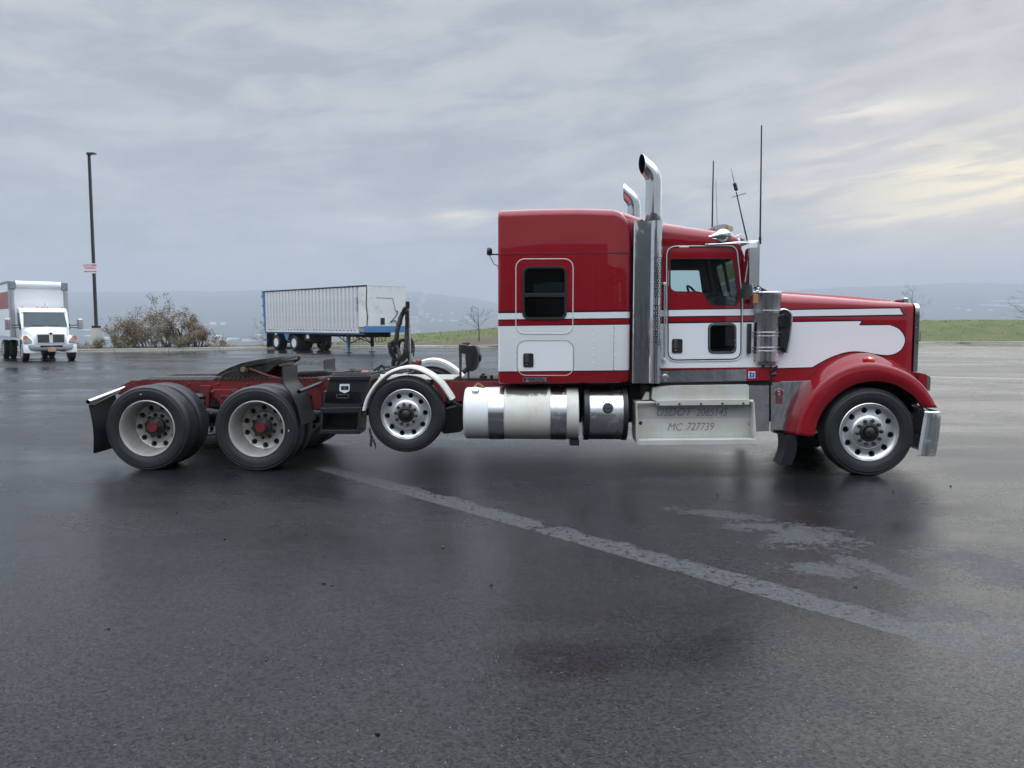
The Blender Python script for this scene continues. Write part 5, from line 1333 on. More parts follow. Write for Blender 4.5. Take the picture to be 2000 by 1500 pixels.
# fender: lofted between traced edges
E = [(1588.6, 853), (1596, 822.7), (1607, 800), (1628, 776), (1653.5, 757), (1684, 745.7), (1718, 743.8), (1748.7, 751), (1774, 765), (1790.7, 779), (1803, 796)]
K = [(1557, 850), (1567, 811.5), (1592, 764), (1625.6, 733), (1659, 717), (1692.7, 710.7), (1726, 714), (1760, 725), (1788, 742), (1810, 765), (1828.5, 796)]
I = [(1523.4, 845), (1536, 808.7), (1555.6, 772), (1586, 730), (1611.6, 709), (1636.8, 697), (1662, 690.5), (1692.7, 690), (1720, 698), (1750, 711), (1790, 765)]
e3 = spline([t3(x, y, 0.06) for x, y in E], 4); k3 = spline([t3(x, y, 0.05) for x, y in K], 4); i3 = spline([t3(x, y, 0.50) for x, y in I], 4)
rows = []
for e, k, i in zip(e3, k3, i3):
    inn_ = e + Vector((0, 0.05, 0.0)); lipm = e.lerp(k, 0.5) + Vector((0, -0.028, 0)); lipa = e + Vector((0, -0.006, 0))
    out = (k - e); sh = k + Vector((0, 0.035, 0)) + (i - e).normalized()*0.0 + out.normalized()*0.012
    m1 = k.lerp(i, 0.30) + out.normalized()*0.020; m2 = k.lerp(i, 0.65) + out.normalized()*0.022; far = i + Vector((0, 0.30, -0.03))
    ctrl = [inn_, lipa, lipm, k + Vector((0, -0.004, 0)), sh, m1, m2, i, far]
    rows.append([tuple(q) for q in ([inn_] + spline(ctrl[1:], 3))])
fender = part(MB().grid(rows), 'fender', M['red'], smooth=50, fix=False)
sol = fender.modifiers.new('wall', 'SOLIDIFY'); sol.thickness = 0.012; sol.offset = 0
mirror(fender)
part(MB().grid([[tuple(q + Vector((0, 0.10, -0.02))) for q in (e, e + Vector((0, 0.45, 0.04)))] for e in e3]), 'fender_liner', M['under'], fix=False)
for vv in (0.62, 1.80): part(MB().box((3.45, vv, 0.62), (uh1 - 0.06, vv + 0.02, 1.45)), 'engine_splash', M['under'], smooth=0)
part(MB().box((uh1 - 0.10, 0.34, 0.72), (uh1 - 0.06, 2.10, 1.20)), 'radiator_support', M['under'], smooth=0)
# fender marker lamp
p = t3(1697, 702, 0.14)
b = MB().lathe([(0.0, -0.075), (0.018, -0.066), (0.028, -0.045), (0.030, -0.014)], p, 0, 14); ml = part(b, 'marker_lamp', M['redlens'])
part(MB().lathe([(0.030, 0.016), (0.028, 0.045), (0.018, 0.066), (0.0, 0.075)], p, 0, 14), 'amber_lens', M['amber'], ml)
b = MB().lathe([(0.031, -0.016), (0.034, -0.014), (0.034, 0.014), (0.031, 0.016)], p, 0, 16); b.tube([p + Vector((0, 0, -0.03)), p + Vector((0.0, 0, -0.06))], [0.012, 0.02], 10)
part(b, 'lamp_ring', M['chrome'], ml); mirror(ml)
# headlamp pod
pd = rounded(tq([(1752, 724), (1790, 727), (1809, 731), (1809, 764), (1785, 770), (1752, 745)], 0.36), [0.02, 0.04, 0.02, 0.03, 0.02, 0.02])
pod = part(MB().plate(pd, (), 0.34, 0.66), 'headlamp_pod', M['red'], bevel=0.03, seg=3)
bz = rounded(tq([(1808, 732), (1817, 735), (1816, 763), (1808, 763)], 0.35), [0.01, 0.03, 0.02, 0.01])
part(MB().plate(bz, (), 0.34, 0.66), 'headlamp_bezel', M['chrome'], pod, bevel=0.012)
part(MB().box((tp(1816.5, 750, 0.35)[0] - 0.004, 0.37, tp(1816, 760, 0.35)[1]), (tp(1816.5, 750, 0.35)[0] + 0.004, 0.63, tp(1816, 737, 0.35)[1])), 'headlamp_lens', M['lamp'], pod, smooth=0)
mirror(pod)
# bumper: raked chrome with wrapped ends
tt, bb_ = [tp(x, y, 0.04) for x, y in ((1806, 803), (1840, 805))], [tp(x, y, 0.04) for x, y in ((1792, 887), (1829, 891))]
def bump_path(a, c, w):
    P = [(a, 0.045, w), (c - 0.03, 0.035, w), (c - 0.008, 0.05, w), (c, 0.085, w), (c + 0.02, 0.30, w), (c + 0.05, VC, w)]
    return P + [(x, 2*VC - y, z) for x, y, z in reversed(P[:-1])]
rows = [bump_path(tt[0][0], tt[1][0] - 0.02, tt[1][1] + 0.010), bump_path(tt[0][0], tt[1][0], tt[1][1] - 0.012)]
for k in range(1, 6):
    t = k/6; rows.append(bump_path(tt[0][0] + (bb_[0][0] - tt[0][0])*t, tt[1][0] + (bb_[1][0] - tt[1][0])*t + 0.01*math.sin(t*3.14), tt[1][1] + (bb_[1][1] - tt[1][1])*t))
rows.append(bump_path(bb_[0][0], bb_[1][0], bb_[1][1] + 0.006)); rows.append(bump_path(bb_[0][0], bb_[1][0] - 0.02, bb_[1][1]))
bumper = part(MB().grid(rows), 'bumper', M['polished'], smooth=45, fix=False)
sol = bumper.modifiers.new('wall', 'SOLIDIFY'); sol.thickness = 0.006; sol.offset = 0
part(MB().tube([t3(1781, 790, 0.15), t3(1800, 797, 0.15), t3(1812, 806, 0.2)], 0.02, 8), 'bumper_bracket', M['polished'], bumper)
part(MB().box((4.55, 0.5, 0.45), (tt[0][0], 1.94, 0.75)), 'bumper_beam', M['under'], smooth=0)
# flap behind the steer wheel
fr = spline([t3(1531, 849, 0.10), t3(1533, 870, 0.10), t3(1530, 890, 0.10), t3(1522, 909, 0.10)], 5)
rows = [[tuple(q + Vector((0.0 + 0.01*j, 0.10*j, -0.004*j))) for j in range(5)] for q in fr]
b = MB().grid(rows); b.grid([[(x + 0.012, y, z) for x, y, z in r] for r in rows]); b.grid([[rows[i][0], (rows[i][0][0] + 0.012, rows[i][0][1], rows[i][0][2])] for i in range(len(rows))])
o = part(b, 'mud_flap', M['flap'], fix=False); 
w_ = MB().grid([[tuple(q + Vector((0.002, 0, 0))), tuple(q + Vector((0.15, 0.02, 0.0)))] for q in fr]); 
o2 = part(w_, 'flap_side', M['flap'], fix=False); mirror(o); mirror(o2)

# ---- air cleaner
av = 0.14
ca = (tp(1464, 640, av + 0.17)[0] + tp(1524, 640, av + 0.17)[0])/2; cr0 = (tp(1524, 640, av + 0.17)[0] - tp(1464, 640, av + 0.17)[0])/2; cyv = av + cr0
z = lambda y: tp(1494, y, cyv)[1]
b = MB().lathe([(0.0, z(711)), (cr0*0.80, z(711)), (cr0*0.84, z(707)), (cr0*0.93, z(705)), (cr0*0.95, z(660)), (cr0*0.97, z(613)), (cr0*1.0, z(611))], (ca, cyv, 0), 2, 40)
M['cleaner'] = plain('cleaner_stainless', (0.60, 0.60, 0.60), 0.16, 1.0, 0.05, 3, grime=0.25, grime_col=(0.33, 0.31, 0.28))
ac = part(b, 'air_cleaner', M['cleaner'], smooth=35)
part(MB().lathe([(cr0*1.0, z(612)), (cr0*1.01, z(609)), (cr0*1.01, z(580)), (cr0*1.03, z(578.5)), (cr0*1.03, z(572)), (cr0*0.98, z(570)), (0, z(569))], (ca, cyv, 0), 2, 40), 'cleaner_lid', M['cleaner'], ac)
for y, k in ((607, 1.06), (649, 1.03), (656, 1.03), (678, 1.03), (685, 1.03)):
    part(MB().tube([(ca + cr0*k*math.cos(a), cyv + cr0*k*math.sin(a), z(y)) for a in [2*math.pi*i/40 for i in range(40)]], 0.0055, 6, closed=True), 'strap', M['polished'], ac)
part(MB().box((ca - cr0 - 0.05, CV - 0.06, z(690)), (ca - cr0 - 0.01, CV, z(632))), 'cleaner_bracket', M['black'], ac, smooth=0)
part(MB().lathe([(0.012, -0.004), (0.012, -0.016), (0, -0.017)], (ca, cyv - cr0*0.94, z(694)), 1, 12), 'drain_valve', M['polished'], ac)
part(MB().tube([(ca - 0.03, cyv - 0.08, z(711)), (ca - 0.03, cyv - 0.08, z(717))], 0.014, 8), 'drain_tube', M['black'], ac)
# intake duct from the cleaner into the hood flank
dpts = [tp(x, y, 0.26) for x, y in ((1522, 606), (1533, 605), (1541, 609), (1545, 618), (1544, 640), (1541, 665), (1537, 688), (1535, 690), (1527, 680), (1522, 680))]
b = MB().plate(dpts, (), 0.24, 0.36); dct = part(b, 'intake_duct', M['black'], smooth=0, bevel=0.012)
edge = [tp(x, y, 0.235) for x, y in ((1524, 605), (1534, 604.5), (1542, 609), (1546.5, 619), (1545, 640), (1541.5, 668), (1537, 690))]
part(MB().tube(spline([(x, 0.24, zz) for x, zz in edge], 5), 0.012, 8), 'duct_trim', M['polished'], dct)
part(MB().lathe([(0.075, 0.20), (0.085, 0.215), (0.075, 0.23), (0.085, 0.245), (0.07, 0.26)], (tp(1529, 625, 0.24)[0], 0, tp(1529, 627, 0.24)[1]), 1, 20), 'duct_bellows', M['black_gloss'], dct)
mirror(ac); mirror(dct)
b = MB().tube(spline([t3(1505, 733, 0.20), t3(1512, 731, 0.18), t3(1517, 732, 0.17)], 4), [0.010 + 0.016*math.sin(3.14*k/8) for k in range(9)], 8)
b.tube([t3(1506, 712, 0.22), t3(1505, 732, 0.2)], 0.006, 6); b.tube([t3(1508, 724, 0.2), t3(1518, 715, 0.17)], 0.016, 8)
part(b, 'hood_latch', M['black'])

# ---- mirrors, roof lamps, antennas
def mirrors():
    e = empty('mirror_assembly', truck); mv = 0.10
    b = MB().tube([t3(1381, 477.5, CV - 0.02), t3(1440, 475, 0.16), t3(1482, 472.5, mv)], 0.008, 8); b.tube([t3(1396, 477, CV - 0.02), t3(1440, 472.5, 0.17), t3(1482, 470, mv)], 0.006, 8)
    b.tube([t3(1482, 470, mv), t3(1482, 486, mv), t3(1481, 560, mv), t3(1474, 564, mv + 0.03)], 0.014, 10); b.tube([t3(1481, 560, mv), t3(1463, 563, 0.20), t3(1458, 566, CV)], 0.010, 8)
    b.box(t3(1376, 479, CV) + Vector((0, -0.03, 0)), t3(1396, 475.5, CV) + Vector((0, 0, 0)))
    b.build('mirror_bracket', M['chrome'], e)
    hd = tq([(1460, 484.5), (1478, 484), (1478, 559), (1459.5, 558)], mv)
    MB().plate(rounded(hd, 0.02), (), mv - 0.09, mv + 0.09).build('mirror_head', M['polished'], e, bevel=0.012)
    (xa, za), (xb, zb) = tp(1459, 556, mv), tp(1459, 487, mv)
    MB().box((min(xa, xb) - 0.006, mv - 0.075, za), (min(xa, xb) - 0.003, mv + 0.075, zb)).build('mirror_glass', M['mirror'], e, smooth=0)
    c = t3(1458, 567, mv - 0.02)
    bm = MB().lathe([(0.115, 0.0), (0.112, 0.012), (0.06, 0.022), (0.0, 0.026)], (0, 0, 0), 0, 24)
    o = bm.build('round_mirror', M['polished'], e); o.location = c; o.rotation_euler = (0, 0.10, 0.38)
    o2 = MB().lathe([(0.108, -0.003), (0.0, -0.012)], (0, 0, 0), 0, 24).build('convex_glass', M['mirror'], e); o2.location = c; o2.rotation_euler = (0, 0.10, 0.38)
    am = rounded(tq([(1470, 574), (1480, 573.5), (1479.5, 592), (1469.5, 592)], mv - 0.03), 0.008)
    MB().plate(am, (), mv - 0.045, mv - 0.02).build('signal_housing', M['polished'], e, bevel=0.004)
    MB().plate(inset(am, 0.010), (), mv - 0.050, mv - 0.044).build('signal_lens', M['amber'], e, bevel=0.003)
    b = MB()
    rnd = random.Random(4)
    for k in range(8):
        x = 1463 + k*3.0; p = t3(x, 566 - 3*rnd.random(), 0.10 + 0.06*rnd.random()); b.lathe([(0.012, -0.02), (0.016, 0.0), (0.010, 0.02)], p, rnd.choice((0, 1, 2)), 8)
    b.tube([t3(1465, 566, 0.1), t3(1474, 570, 0.1), t3(1486, 566, 0.12)], 0.009, 8)
    b.build('mirror_clamp', M['chrome'], e)
    return e
me_ = mirrors(); mirror(me_)
part(MB().plate(tq([(1482, 557), (1488, 562), (1500, 568.5), (1490, 569), (1483, 565)], 0.5), (), 0.5, 0.56), 'wiper_arm', M['black'], smooth=0)
# chrome bullet lamps along the roof
def bullet(px, py, v, s=1.0, name='roof_lamp'):
    p = t3(px, py, v)
    b = MB().lathe([(0.0, -0.005), (0.045*s, 0.0), (0.062*s, 0.02*s), (0.066*s, 0.06*s), (0.055*s, 0.10*s), (0.035*s, 0.14*s), (0.018*s, 0.165*s), (0.0, 0.175*s)], (0, 0, 0), 0, 20)
    o = part(b, name, M['chrome'], cab_roof); o.location = p; o.rotation_euler = (0, -0.22, 0); return o
b = MB().lathe([(0.0, -0.19), (0.012, -0.185), (0.014, -0.15), (0.022, -0.145), (0.022, -0.12), (0.032, -0.10), (0.04, -0.07), (0.075, -0.02), (0.085, 0.02), (0.080, 0.05), (0.06, 0.09), (0.025, 0.125), (0.0, 0.135)], (0, 0, 0), 0, 22)
o = part(b, 'bullet_lamp', M['chrome'], cab_roof); o.location = t3(1408, 461, 0.26); o.rotation_euler = (0, -0.10, 0)
for v in (0.62, 0.92, 1.22, 1.52, 1.82): bullet(1418, 462, v, 0.55, 'clearance_lamp')
b = MB().plate(rounded([tp(x, y, 0.8) for x, y in ((1385, 446), (1398, 442), (1412, 441), (1420, 444), (1424, 452), (1412, 456), (1392, 452))], 0.02), (), 0.62, 0.98)
part(b, 'roof_horn', M['polished'], cab_roof, bevel=0.02)
part(MB().plate([tp(x, y, 0.8) for x, y in ((1412, 443), (1424, 446), (1425, 454), (1414, 456))], (), 0.60, 1.0), 'horn_bell', plain('tan_cover', (0.34, 0.31, 0.22), 0.7), cab_roof, smooth=0, bevel=0.006)
def antenna(pts, r, v, name='antenna'):
    return part(MB().tube([t3(x, y, v) for x, y in pts], r, 7), name, M['black'])
antenna([(1391, 446), (1392, 380), (1393.5, 314)], [0.011, 0.010, 0.008], 1.0)
antenna([(1401, 446), (1399.5, 400), (1398.3, 353)], [0.004, 0.003, 0.002], 2.1)
a3 = antenna([(1460, 472), (1448, 420), (1438, 375)], [0.010, 0.008, 0.007], 0.16)
part(MB().tube([t3(1438.5, 373, 0.16), t3(1438, 371, 0.16), t3(1434.5, 358.5, 0.16), t3(1434, 357, 0.16)], [0.01, 0.022, 0.022, 0.01], 10), 'coil', M['black'], a3)
part(MB().tube([t3(1434.5, 358, 0.16), t3(1431, 344, 0.16), t3(1430.5, 339, 0.16), t3(1427.5, 329, 0.16)], [0.004, 0.004, 0.003, 0.002], 6), 'whip', M['black'], a3)
part(MB().tube([t3(1430, 385.5, 0.14), t3(1443.5, 381, 0.16), t3(1457, 377.5, 0.18)], 0.004, 6), 'cross_rod', M['black'], a3)
a4 = antenna([(1484.5, 475), (1485.5, 400), (1487.5, 245)], [0.011, 0.010, 0.008], 0.10)
part(MB().tube([t3(1484.3, 477, 0.10), t3(1484.6, 463, 0.10)], 0.016, 8), 'antenna_base', M['black'], a4)

# ---- cab steps with the carrier numbers
SVN = 0.07
st = empty('step_box', truck)
def sp(b, name, m, **k): return b.build(name, m, st, **k)
sp(MB().plate(rounded(tq([(1275, 757), (1321, 754), (1463, 752), (1463, 781), (1281, 783), (1273, 780)], 0.14), 0.01), (), 0.14, 0.55), 'upper_step', M['step_white'], bevel=0.008)
sp(MB().plate(rounded(tq([(1281, 782), (1463, 780), (1463, 790), (1283, 792)], 0.10), 0.008), (), 0.085, 0.21), 'tread_flange', M['step_white'], bevel=0.005)
sp(MB().plate(rounded(tq([(1243, 784), (1470, 782), (1471.5, 852), (1246, 857)], 0.20), 0.02), (), 0.20, 0.54), 'kick_panel', M['step_white'], bevel=0.006)
sp(MB().plate(tq([(1246, 792), (1469, 790), (1469, 816), (1246, 818)], 0.198), (), 0.1975, 0.1995), 'number_plate', M['step_plate'], smooth=0)
sp(MB().tube([t3(1244, 787, 0.16), t3(1281, 786, 0.16)], 0.018, 10), 'step_tube', M['step_white']); sp(MB().tube([t3(1460, 783, 0.16), t3(1471, 784, 0.16)], 0.020, 10), 'step_tube', M['step_white'])
sp(MB().plate(tq([(1247, 859.5), (1476, 857.5), (1477, 868.5), (1248, 870.5)], 0.04), (), 0.04, 0.24), 'lower_step', M['step_white'], bevel=0.005)
sp(MB().plate(tq([(1246, 846), (1472, 844), (1474, 853), (1247, 855)], 0.19), (), 0.192, 0.20), 'step_riser', M['step_white'], smooth=0)
b = MB(); (ua, wa), (ub, wb) = tp(1249, 859.5, 0.04), tp(1475, 857.5, 0.04)
for k in range(46):
    for j in range(7):
        x = ua + (ub - ua)*(k + 0.5*(j % 2) + 0.3)/46.5; zz = wa + (wb - wa)*k/46; y = 0.052 + j*0.021
        b.hexa([(x - 0.010, y - 0.005, zz), (x + 0.008, y - 0.005, zz), (x + 0.010, y + 0.005, zz), (x - 0.008, y + 0.005, zz), (x - 0.006, y - 0.002, zz + 0.006), (x + 0.005, y - 0.002, zz + 0.006), (x + 0.006, y + 0.002, zz + 0.006), (x - 0.005, y + 0.002, zz + 0.006)])
sp(b, 'tread_pattern', M['step_plate'], smooth=0)['kind'] = 'stuff'
for xs_ in ((1242, 1247), (1471, 1476)):
    q = tq([(xs_[0], 786), (xs_[0] + 2, 786), (xs_[1] + 2, 870), (xs_[1] - 3, 866), (xs_[0], 850)], 0.06)
    sp(MB().plate(q, (), 0.045, 0.50), 'end_plate', M['step_white'], smooth=0)
b = MB()
for x, y in ((1286, 789), (1327, 789), (1369, 788.5), (1411, 788), (1452, 788)): u, w = tp(x, y, 0.085); b.lathe([(0.014, 0.0), (0.013, -0.006), (0.005, -0.009), (0, -0.009)], (u, 0.085, w), 1, 10)
sp(b, 'step_bolts', M['nut'])
for (x, y, m_) in ((1251, 826, 'steel'), (1464, 827.5, 'polished')):
    u, w = tp(x, y, 0.20); sp(MB().lathe([(0.022, 0.0), (0.022, -0.006), (0.012, -0.008), (0.010, -0.003), (0, -0.003)], (u, 0.20, w), 1, 16), 'grommet', M[m_])
def script(body, xa, ya, xb, yb):
    x0, z0 = tp(xa, yb, 0.197); x1, z1 = tp(xb, ya, 0.197)
    rise = tp(1469, 790, 0.197)[1] - tp(1246, 792, 0.197)[1]; k = rise/(tp(1469, 790, 0.197)[0] - tp(1246, 792, 0.197)[0])
    sp(text_mesh(body, x0, z0, x1, z1, lambda x, y, t: (x, 0.1960 + t, y + k*(x - x0)), 0.0013, shear=0.28, offset=0.007), 'lettering', M['mesh_grey'], smooth=0)
script('USDOT', 1283, 797, 1353, 813); script('2085145', 1359, 797.5, 1422, 813)
def script2(body, xa, ya, xb, yb):
    x0, z0 = tp(xa, yb, 0.20); x1, z1 = tp(xb, ya, 0.20)
    sp(text_mesh(body, x0, z0, x1, z1, lambda x, y, t: (x, 0.1980 + t, y), 0.0013, shear=0.28, offset=0.0), 'lettering', M['mesh_grey'], smooth=0)
script2('MC', 1304, 826.5, 1334, 841); script2('727739', 1341, 825.5, 1395, 840.5)
b = MB()        # swashes of the script capitals
b.tube(spline([t3(1284, 801, 0.196), t3(1287, 797, 0.196), t3(1291, 797.5, 0.196), t3(1291, 801, 0.196)], 5), 0.0035, 6)
b.tube(spline([t3(1349, 797.5, 0.196), t3(1354, 798.5, 0.196), t3(1357, 795.5, 0.196)], 5), 0.0035, 6)
sp(b, 'lettering', M['mesh_grey'])
sp(MB().plate(tq([(1254, 781), (1262, 766), (1268, 766), (1268, 781)], 0.2), (), 0.2, 0.26), 'step_hanger', M['step_white'], smooth=0)
mirror(st)
for o in list(bpy.data.objects):
    if o.name.startswith('lettering') and o.parent and o.parent is not st and o.parent.name.startswith('step_box'): bpy.data.objects.remove(o)
# ================================================================ box truck, trailer, lamp, plants, far buildings
M['bt_white'] = plain('truck_white', (0.80, 0.81, 0.82), 0.3, 0, 0.03, 2, grime=0.12, grime_col=(0.4, 0.39, 0.36), coat=0.6)
M['box_side'] = plain('box_side', (0.66, 0.68, 0.70), 0.4, 0, 0.04, 1)
M['grey_cap'] = plain('grey_cap', (0.22, 0.24, 0.27), 0.5)
M['alu'] = plain('aluminium', (0.55, 0.56, 0.58), 0.35, 0.9, 0.05, 3)
M['grille'] = plain('grille_mesh', (0.09, 0.085, 0.08), 0.5, 0.3)
M['faded_red'] = plain('faded_red', (0.33, 0.12, 0.12), 0.6, 0, 0.15, 3)
M['tblue'] = plain('trailer_blue', (0.075, 0.215, 0.42), 0.45, 0, 0.12, 1.5, grime=0.35, grime_col=(0.05, 0.10, 0.18))
M['twhite'] = plain('trailer_white', (0.76, 0.76, 0.73), 0.5, 0, 0.06, 1.0, grime=0.35, grime_col=(0.35, 0.34, 0.30))
M['trib'] = plain('trailer_side', (0.68, 0.68, 0.69), 0.45, 0.1, 0.08, 1.0, grime=0.3, grime_col=(0.3, 0.3, 0.29))
M['navy_rail'] = plain('dark_blue_rail', (0.03, 0.075, 0.16), 0.5, 0, 0.15, 1.5, grime=0.5)  # rail blue darkened, shadow under the body put into the colour
M['tgap'] = plain('trailer_groove', (0.36, 0.365, 0.38), 0.5, 0.2, 0.1, 1.0)  # body colour darkened to paint the shadow between the ribs
M['plate_'] = plain('licence_plate', (0.55, 0.32, 0.18), 0.4, 0, 0.2, 14)
M['ws'] = plain('windscreen', (0.02, 0.045, 0.05), 0.06, 0, 0.15, 1.5)
M['pole'] = plain('dark_bronze', (0.030, 0.026, 0.034), 0.5, 0.2, 0.15, 2)

# ---- white box truck, nose toward the camera
hd = Vector((0.65, -0.76, 0)).normalized()
fc0 = ground(48, 706); fc1 = ground(141, 703.5); fmid = (fc0 + fc1)/2
bt = empty('box_truck', loc=(fmid.x, fmid.y, 0), rz=math.atan2(hd.y, hd.x))       # local x forward, y to its left, origin under the front axle
tag(bt, 'white box truck facing the camera beside the lamp post', 'box truck')
def tyre_small(r, w, name='tyre'):
    return MB().lathe([(r*0.56, -w*0.42), (r*0.62, -w*0.5), (r*0.85, -w*0.55), (r*0.95, -w*0.5), (r, -w*0.4), (r, w*0.4), (r*0.95, w*0.5), (r*0.85, w*0.55), (r*0.62, w*0.5), (r*0.56, w*0.42)], (0, 0, 0), 1, 28, closed=True).mesh(name, M['rubber'], 35)
def rim_small(r, w, m):
    return MB().lathe([(r*0.58, -w*0.48), (r*0.54, -w*0.44), (r*0.50, -w*0.2), (r*0.30, -w*0.28), (r*0.24, -w*0.45), (r*0.12, -w*0.50), (0.0, -w*0.50), (0.0, w*0.3), (r*0.58, w*0.3)], (0, 0, 0), 1, 24).mesh('rim', m, 35)
tsm, rsm = tyre_small(0.48, 0.26), rim_small(0.48, 0.26, M['alu'])
def small_wheel(par, x, y, z, flip, tm, rm, dual=0):
    e = empty('wheel', par, (x, y, z)); e.rotation_euler = (0, 0, math.pi if flip else 0)
    sub('tyre', tm, e); sub('rim', rm, e)
    if dual: sub('tyre', tm, e, (0, dual, 0)); sub('rim', rm, e, (0, dual, 0))
    return e
for s in (-1, 1): small_wheel(bt, 0, s*0.98, 0.48, s > 0, tsm, rsm); small_wheel(bt, -5.4, s*1.05, 0.48, s > 0, tsm, rsm, 0.32)
def bp(b, name, m, parent=None, **k): return b.build(name, m, parent or bt, **k)
# cargo box
BX0, BX1, BW, BZ0, BZ1 = -9.2, -1.75, 1.26, 1.12, 3.90
bx = bp(MB().box((BX0, -BW, BZ0), (BX1, BW, BZ1 - 0.02)), 'cargo_box', M['bt_white'], smooth=0, bevel=0.05)
for s in (-1, 1):
    bp(MB().lathe([(0.14, BZ0), (0.14, BZ1 - 0.42)], (BX1 - 0.10, s*(BW - 0.10), 0), 2, 20), 'corner_post', M['alu'], bx)
    bp(MB().box((BX1 - 0.30, s*(BW + 0.03), BZ1 - 0.42), (BX1 + 0.07, s*(BW - 0.27), BZ1 + 0.02)), 'corner_cap', M['grey_cap'], bx, smooth=0, bevel=0.06)
    bp(MB().box((BX0, s*(BW + 0.02), BZ0 - 0.05), (BX1 - 0.05, s*(BW - 0.02), BZ0 + 0.06)), 'lower_rail', M['alu'], bx, smooth=0)
    bp(MB().box((BX0, s*(BW + 0.015), BZ1 - 0.10), (BX1 - 0.30, s*(BW - 0.02), BZ1 + 0.01)), 'upper_rail', M['grey_cap'], bx, smooth=0)
bp(MB().lathe([(0.20, -BW + 0.28), (0.20, BW - 0.28)], (BX1 - 0.10, 0, BZ1 - 0.18), 1, 24), 'roof_nose', M['bt_white'], bx)
bp(MB().box((BX0 + 0.3, -BW - 0.006, 2.55), (BX1 - 0.35, -BW - 0.001, 3.40)), 'red_panel', M['faded_red'], bx, smooth=0)
bp(MB().box((-8.9, -0.45, 0.62), (0.6, 0.45, 0.86)), 'chassis_frame', M['under'], smooth=0)
bp(MB().box((-1.5, -1.0, 0.45), (-0.75, -0.62, 0.85)), 'side_step', M['alu'], smooth=0, bevel=0.02)
# cab
CW = 1.02
cabp = [(-1.55, 0.75), (-0.35, 0.75), (-0.35, 1.62), (-0.72, 2.42), (-0.85, 2.56), (-1.55, 2.60)]
cab2 = bp(MB().prism(cabp, 1, -CW, CW), 'cab', M['bt_white'], smooth=0, bevel=0.05, seg=3)
wsq = [(-0.37, 1.66), (-0.715, 2.40)]
q = MB().hexa([(wsq[0][0] + 0.035, -0.93, wsq[0][1]), (wsq[0][0] + 0.035, 0.93, wsq[0][1]), (wsq[1][0] + 0.035, 0.86, wsq[1][1]), (wsq[1][0] + 0.035, -0.86, wsq[1][1]),
               (wsq[0][0] - 0.01, -0.93, wsq[0][1]), (wsq[0][0] - 0.01, 0.93, wsq[0][1]), (wsq[1][0] - 0.01, 0.86, wsq[1][1]), (wsq[1][0] - 0.01, -0.86, wsq[1][1])])
bp(q, 'windshield', M['ws'], cab2, smooth=0)
bp(MB().hexa([(wsq[1][0] - 0.02, -0.95, 2.40), (wsq[1][0] + 0.07, -0.95, 2.37), (wsq[1][0] + 0.07, 0.95, 2.37), (wsq[1][0] - 0.02, 0.95, 2.40), (wsq[1][0] - 0.10, -0.95, 2.47), (wsq[1][0] + 0.02, -0.95, 2.45), (wsq[1][0] + 0.02, 0.95, 2.45), (wsq[1][0] - 0.10, 0.95, 2.47)]), 'visor', M['bt_white'], cab2, smooth=0)
for s in (-0.3, 0.35): bp(MB().tube([(-0.34, s + 0.25, 1.69), (-0.36, s - 0.25, 1.73)], 0.014, 6), 'wiper', M['black'], cab2)
for s in (-1, 1):
    bp(MB().prism([(-1.35, 1.72), (-0.55, 1.72), (-0.78, 2.32), (-1.35, 2.36)], 1, s*(CW + 0.004), s*(CW - 0.02)), 'side_window', M['ws'], cab2, smooth=0)
    bp(MB().prism(rounded([(-1.50, 0.85), (-0.45, 0.85), (-0.45, 1.65), (-0.72, 2.40), (-1.50, 2.44)], 0.06), 1, s*(CW + 0.003), s*(CW - 0.03)), 'door', M['bt_white'], cab2, smooth=0)
    mr = bp(MB().box((-0.62, s*1.42, 1.52), (-0.48, s*1.66, 2.05)), 'mirror', M['chrome'], smooth=0, bevel=0.03)
    b = MB().tube([(-0.55, s*CW, 1.62), (-0.55, s*1.45, 1.60)], 0.02, 6); b.tube([(-0.55, s*CW, 1.72), (-0.55, s*1.45, 1.74)], 0.02, 6); b.box((-0.62, s*(CW + 0.06), 1.52), (-0.48, s*(CW - 0.02), 1.80))
    bp(b, 'mirror_arm', M['black'], mr)
for y in (-0.85, -0.22, 0.0, 0.22, 0.85): bp(MB().lathe([(0.05, 2.585), (0.05, 2.62), (0.03, 2.65), (0.0, 2.655)], (-1.0, y, 0), 2, 10), 'roof_lamp', M['amber'], cab2)
bp(MB().tube([(-1.1, 0.12, 2.6), (-1.16, 0.14, 2.82)], 0.008, 5), 'antenna', M['black'], cab2)
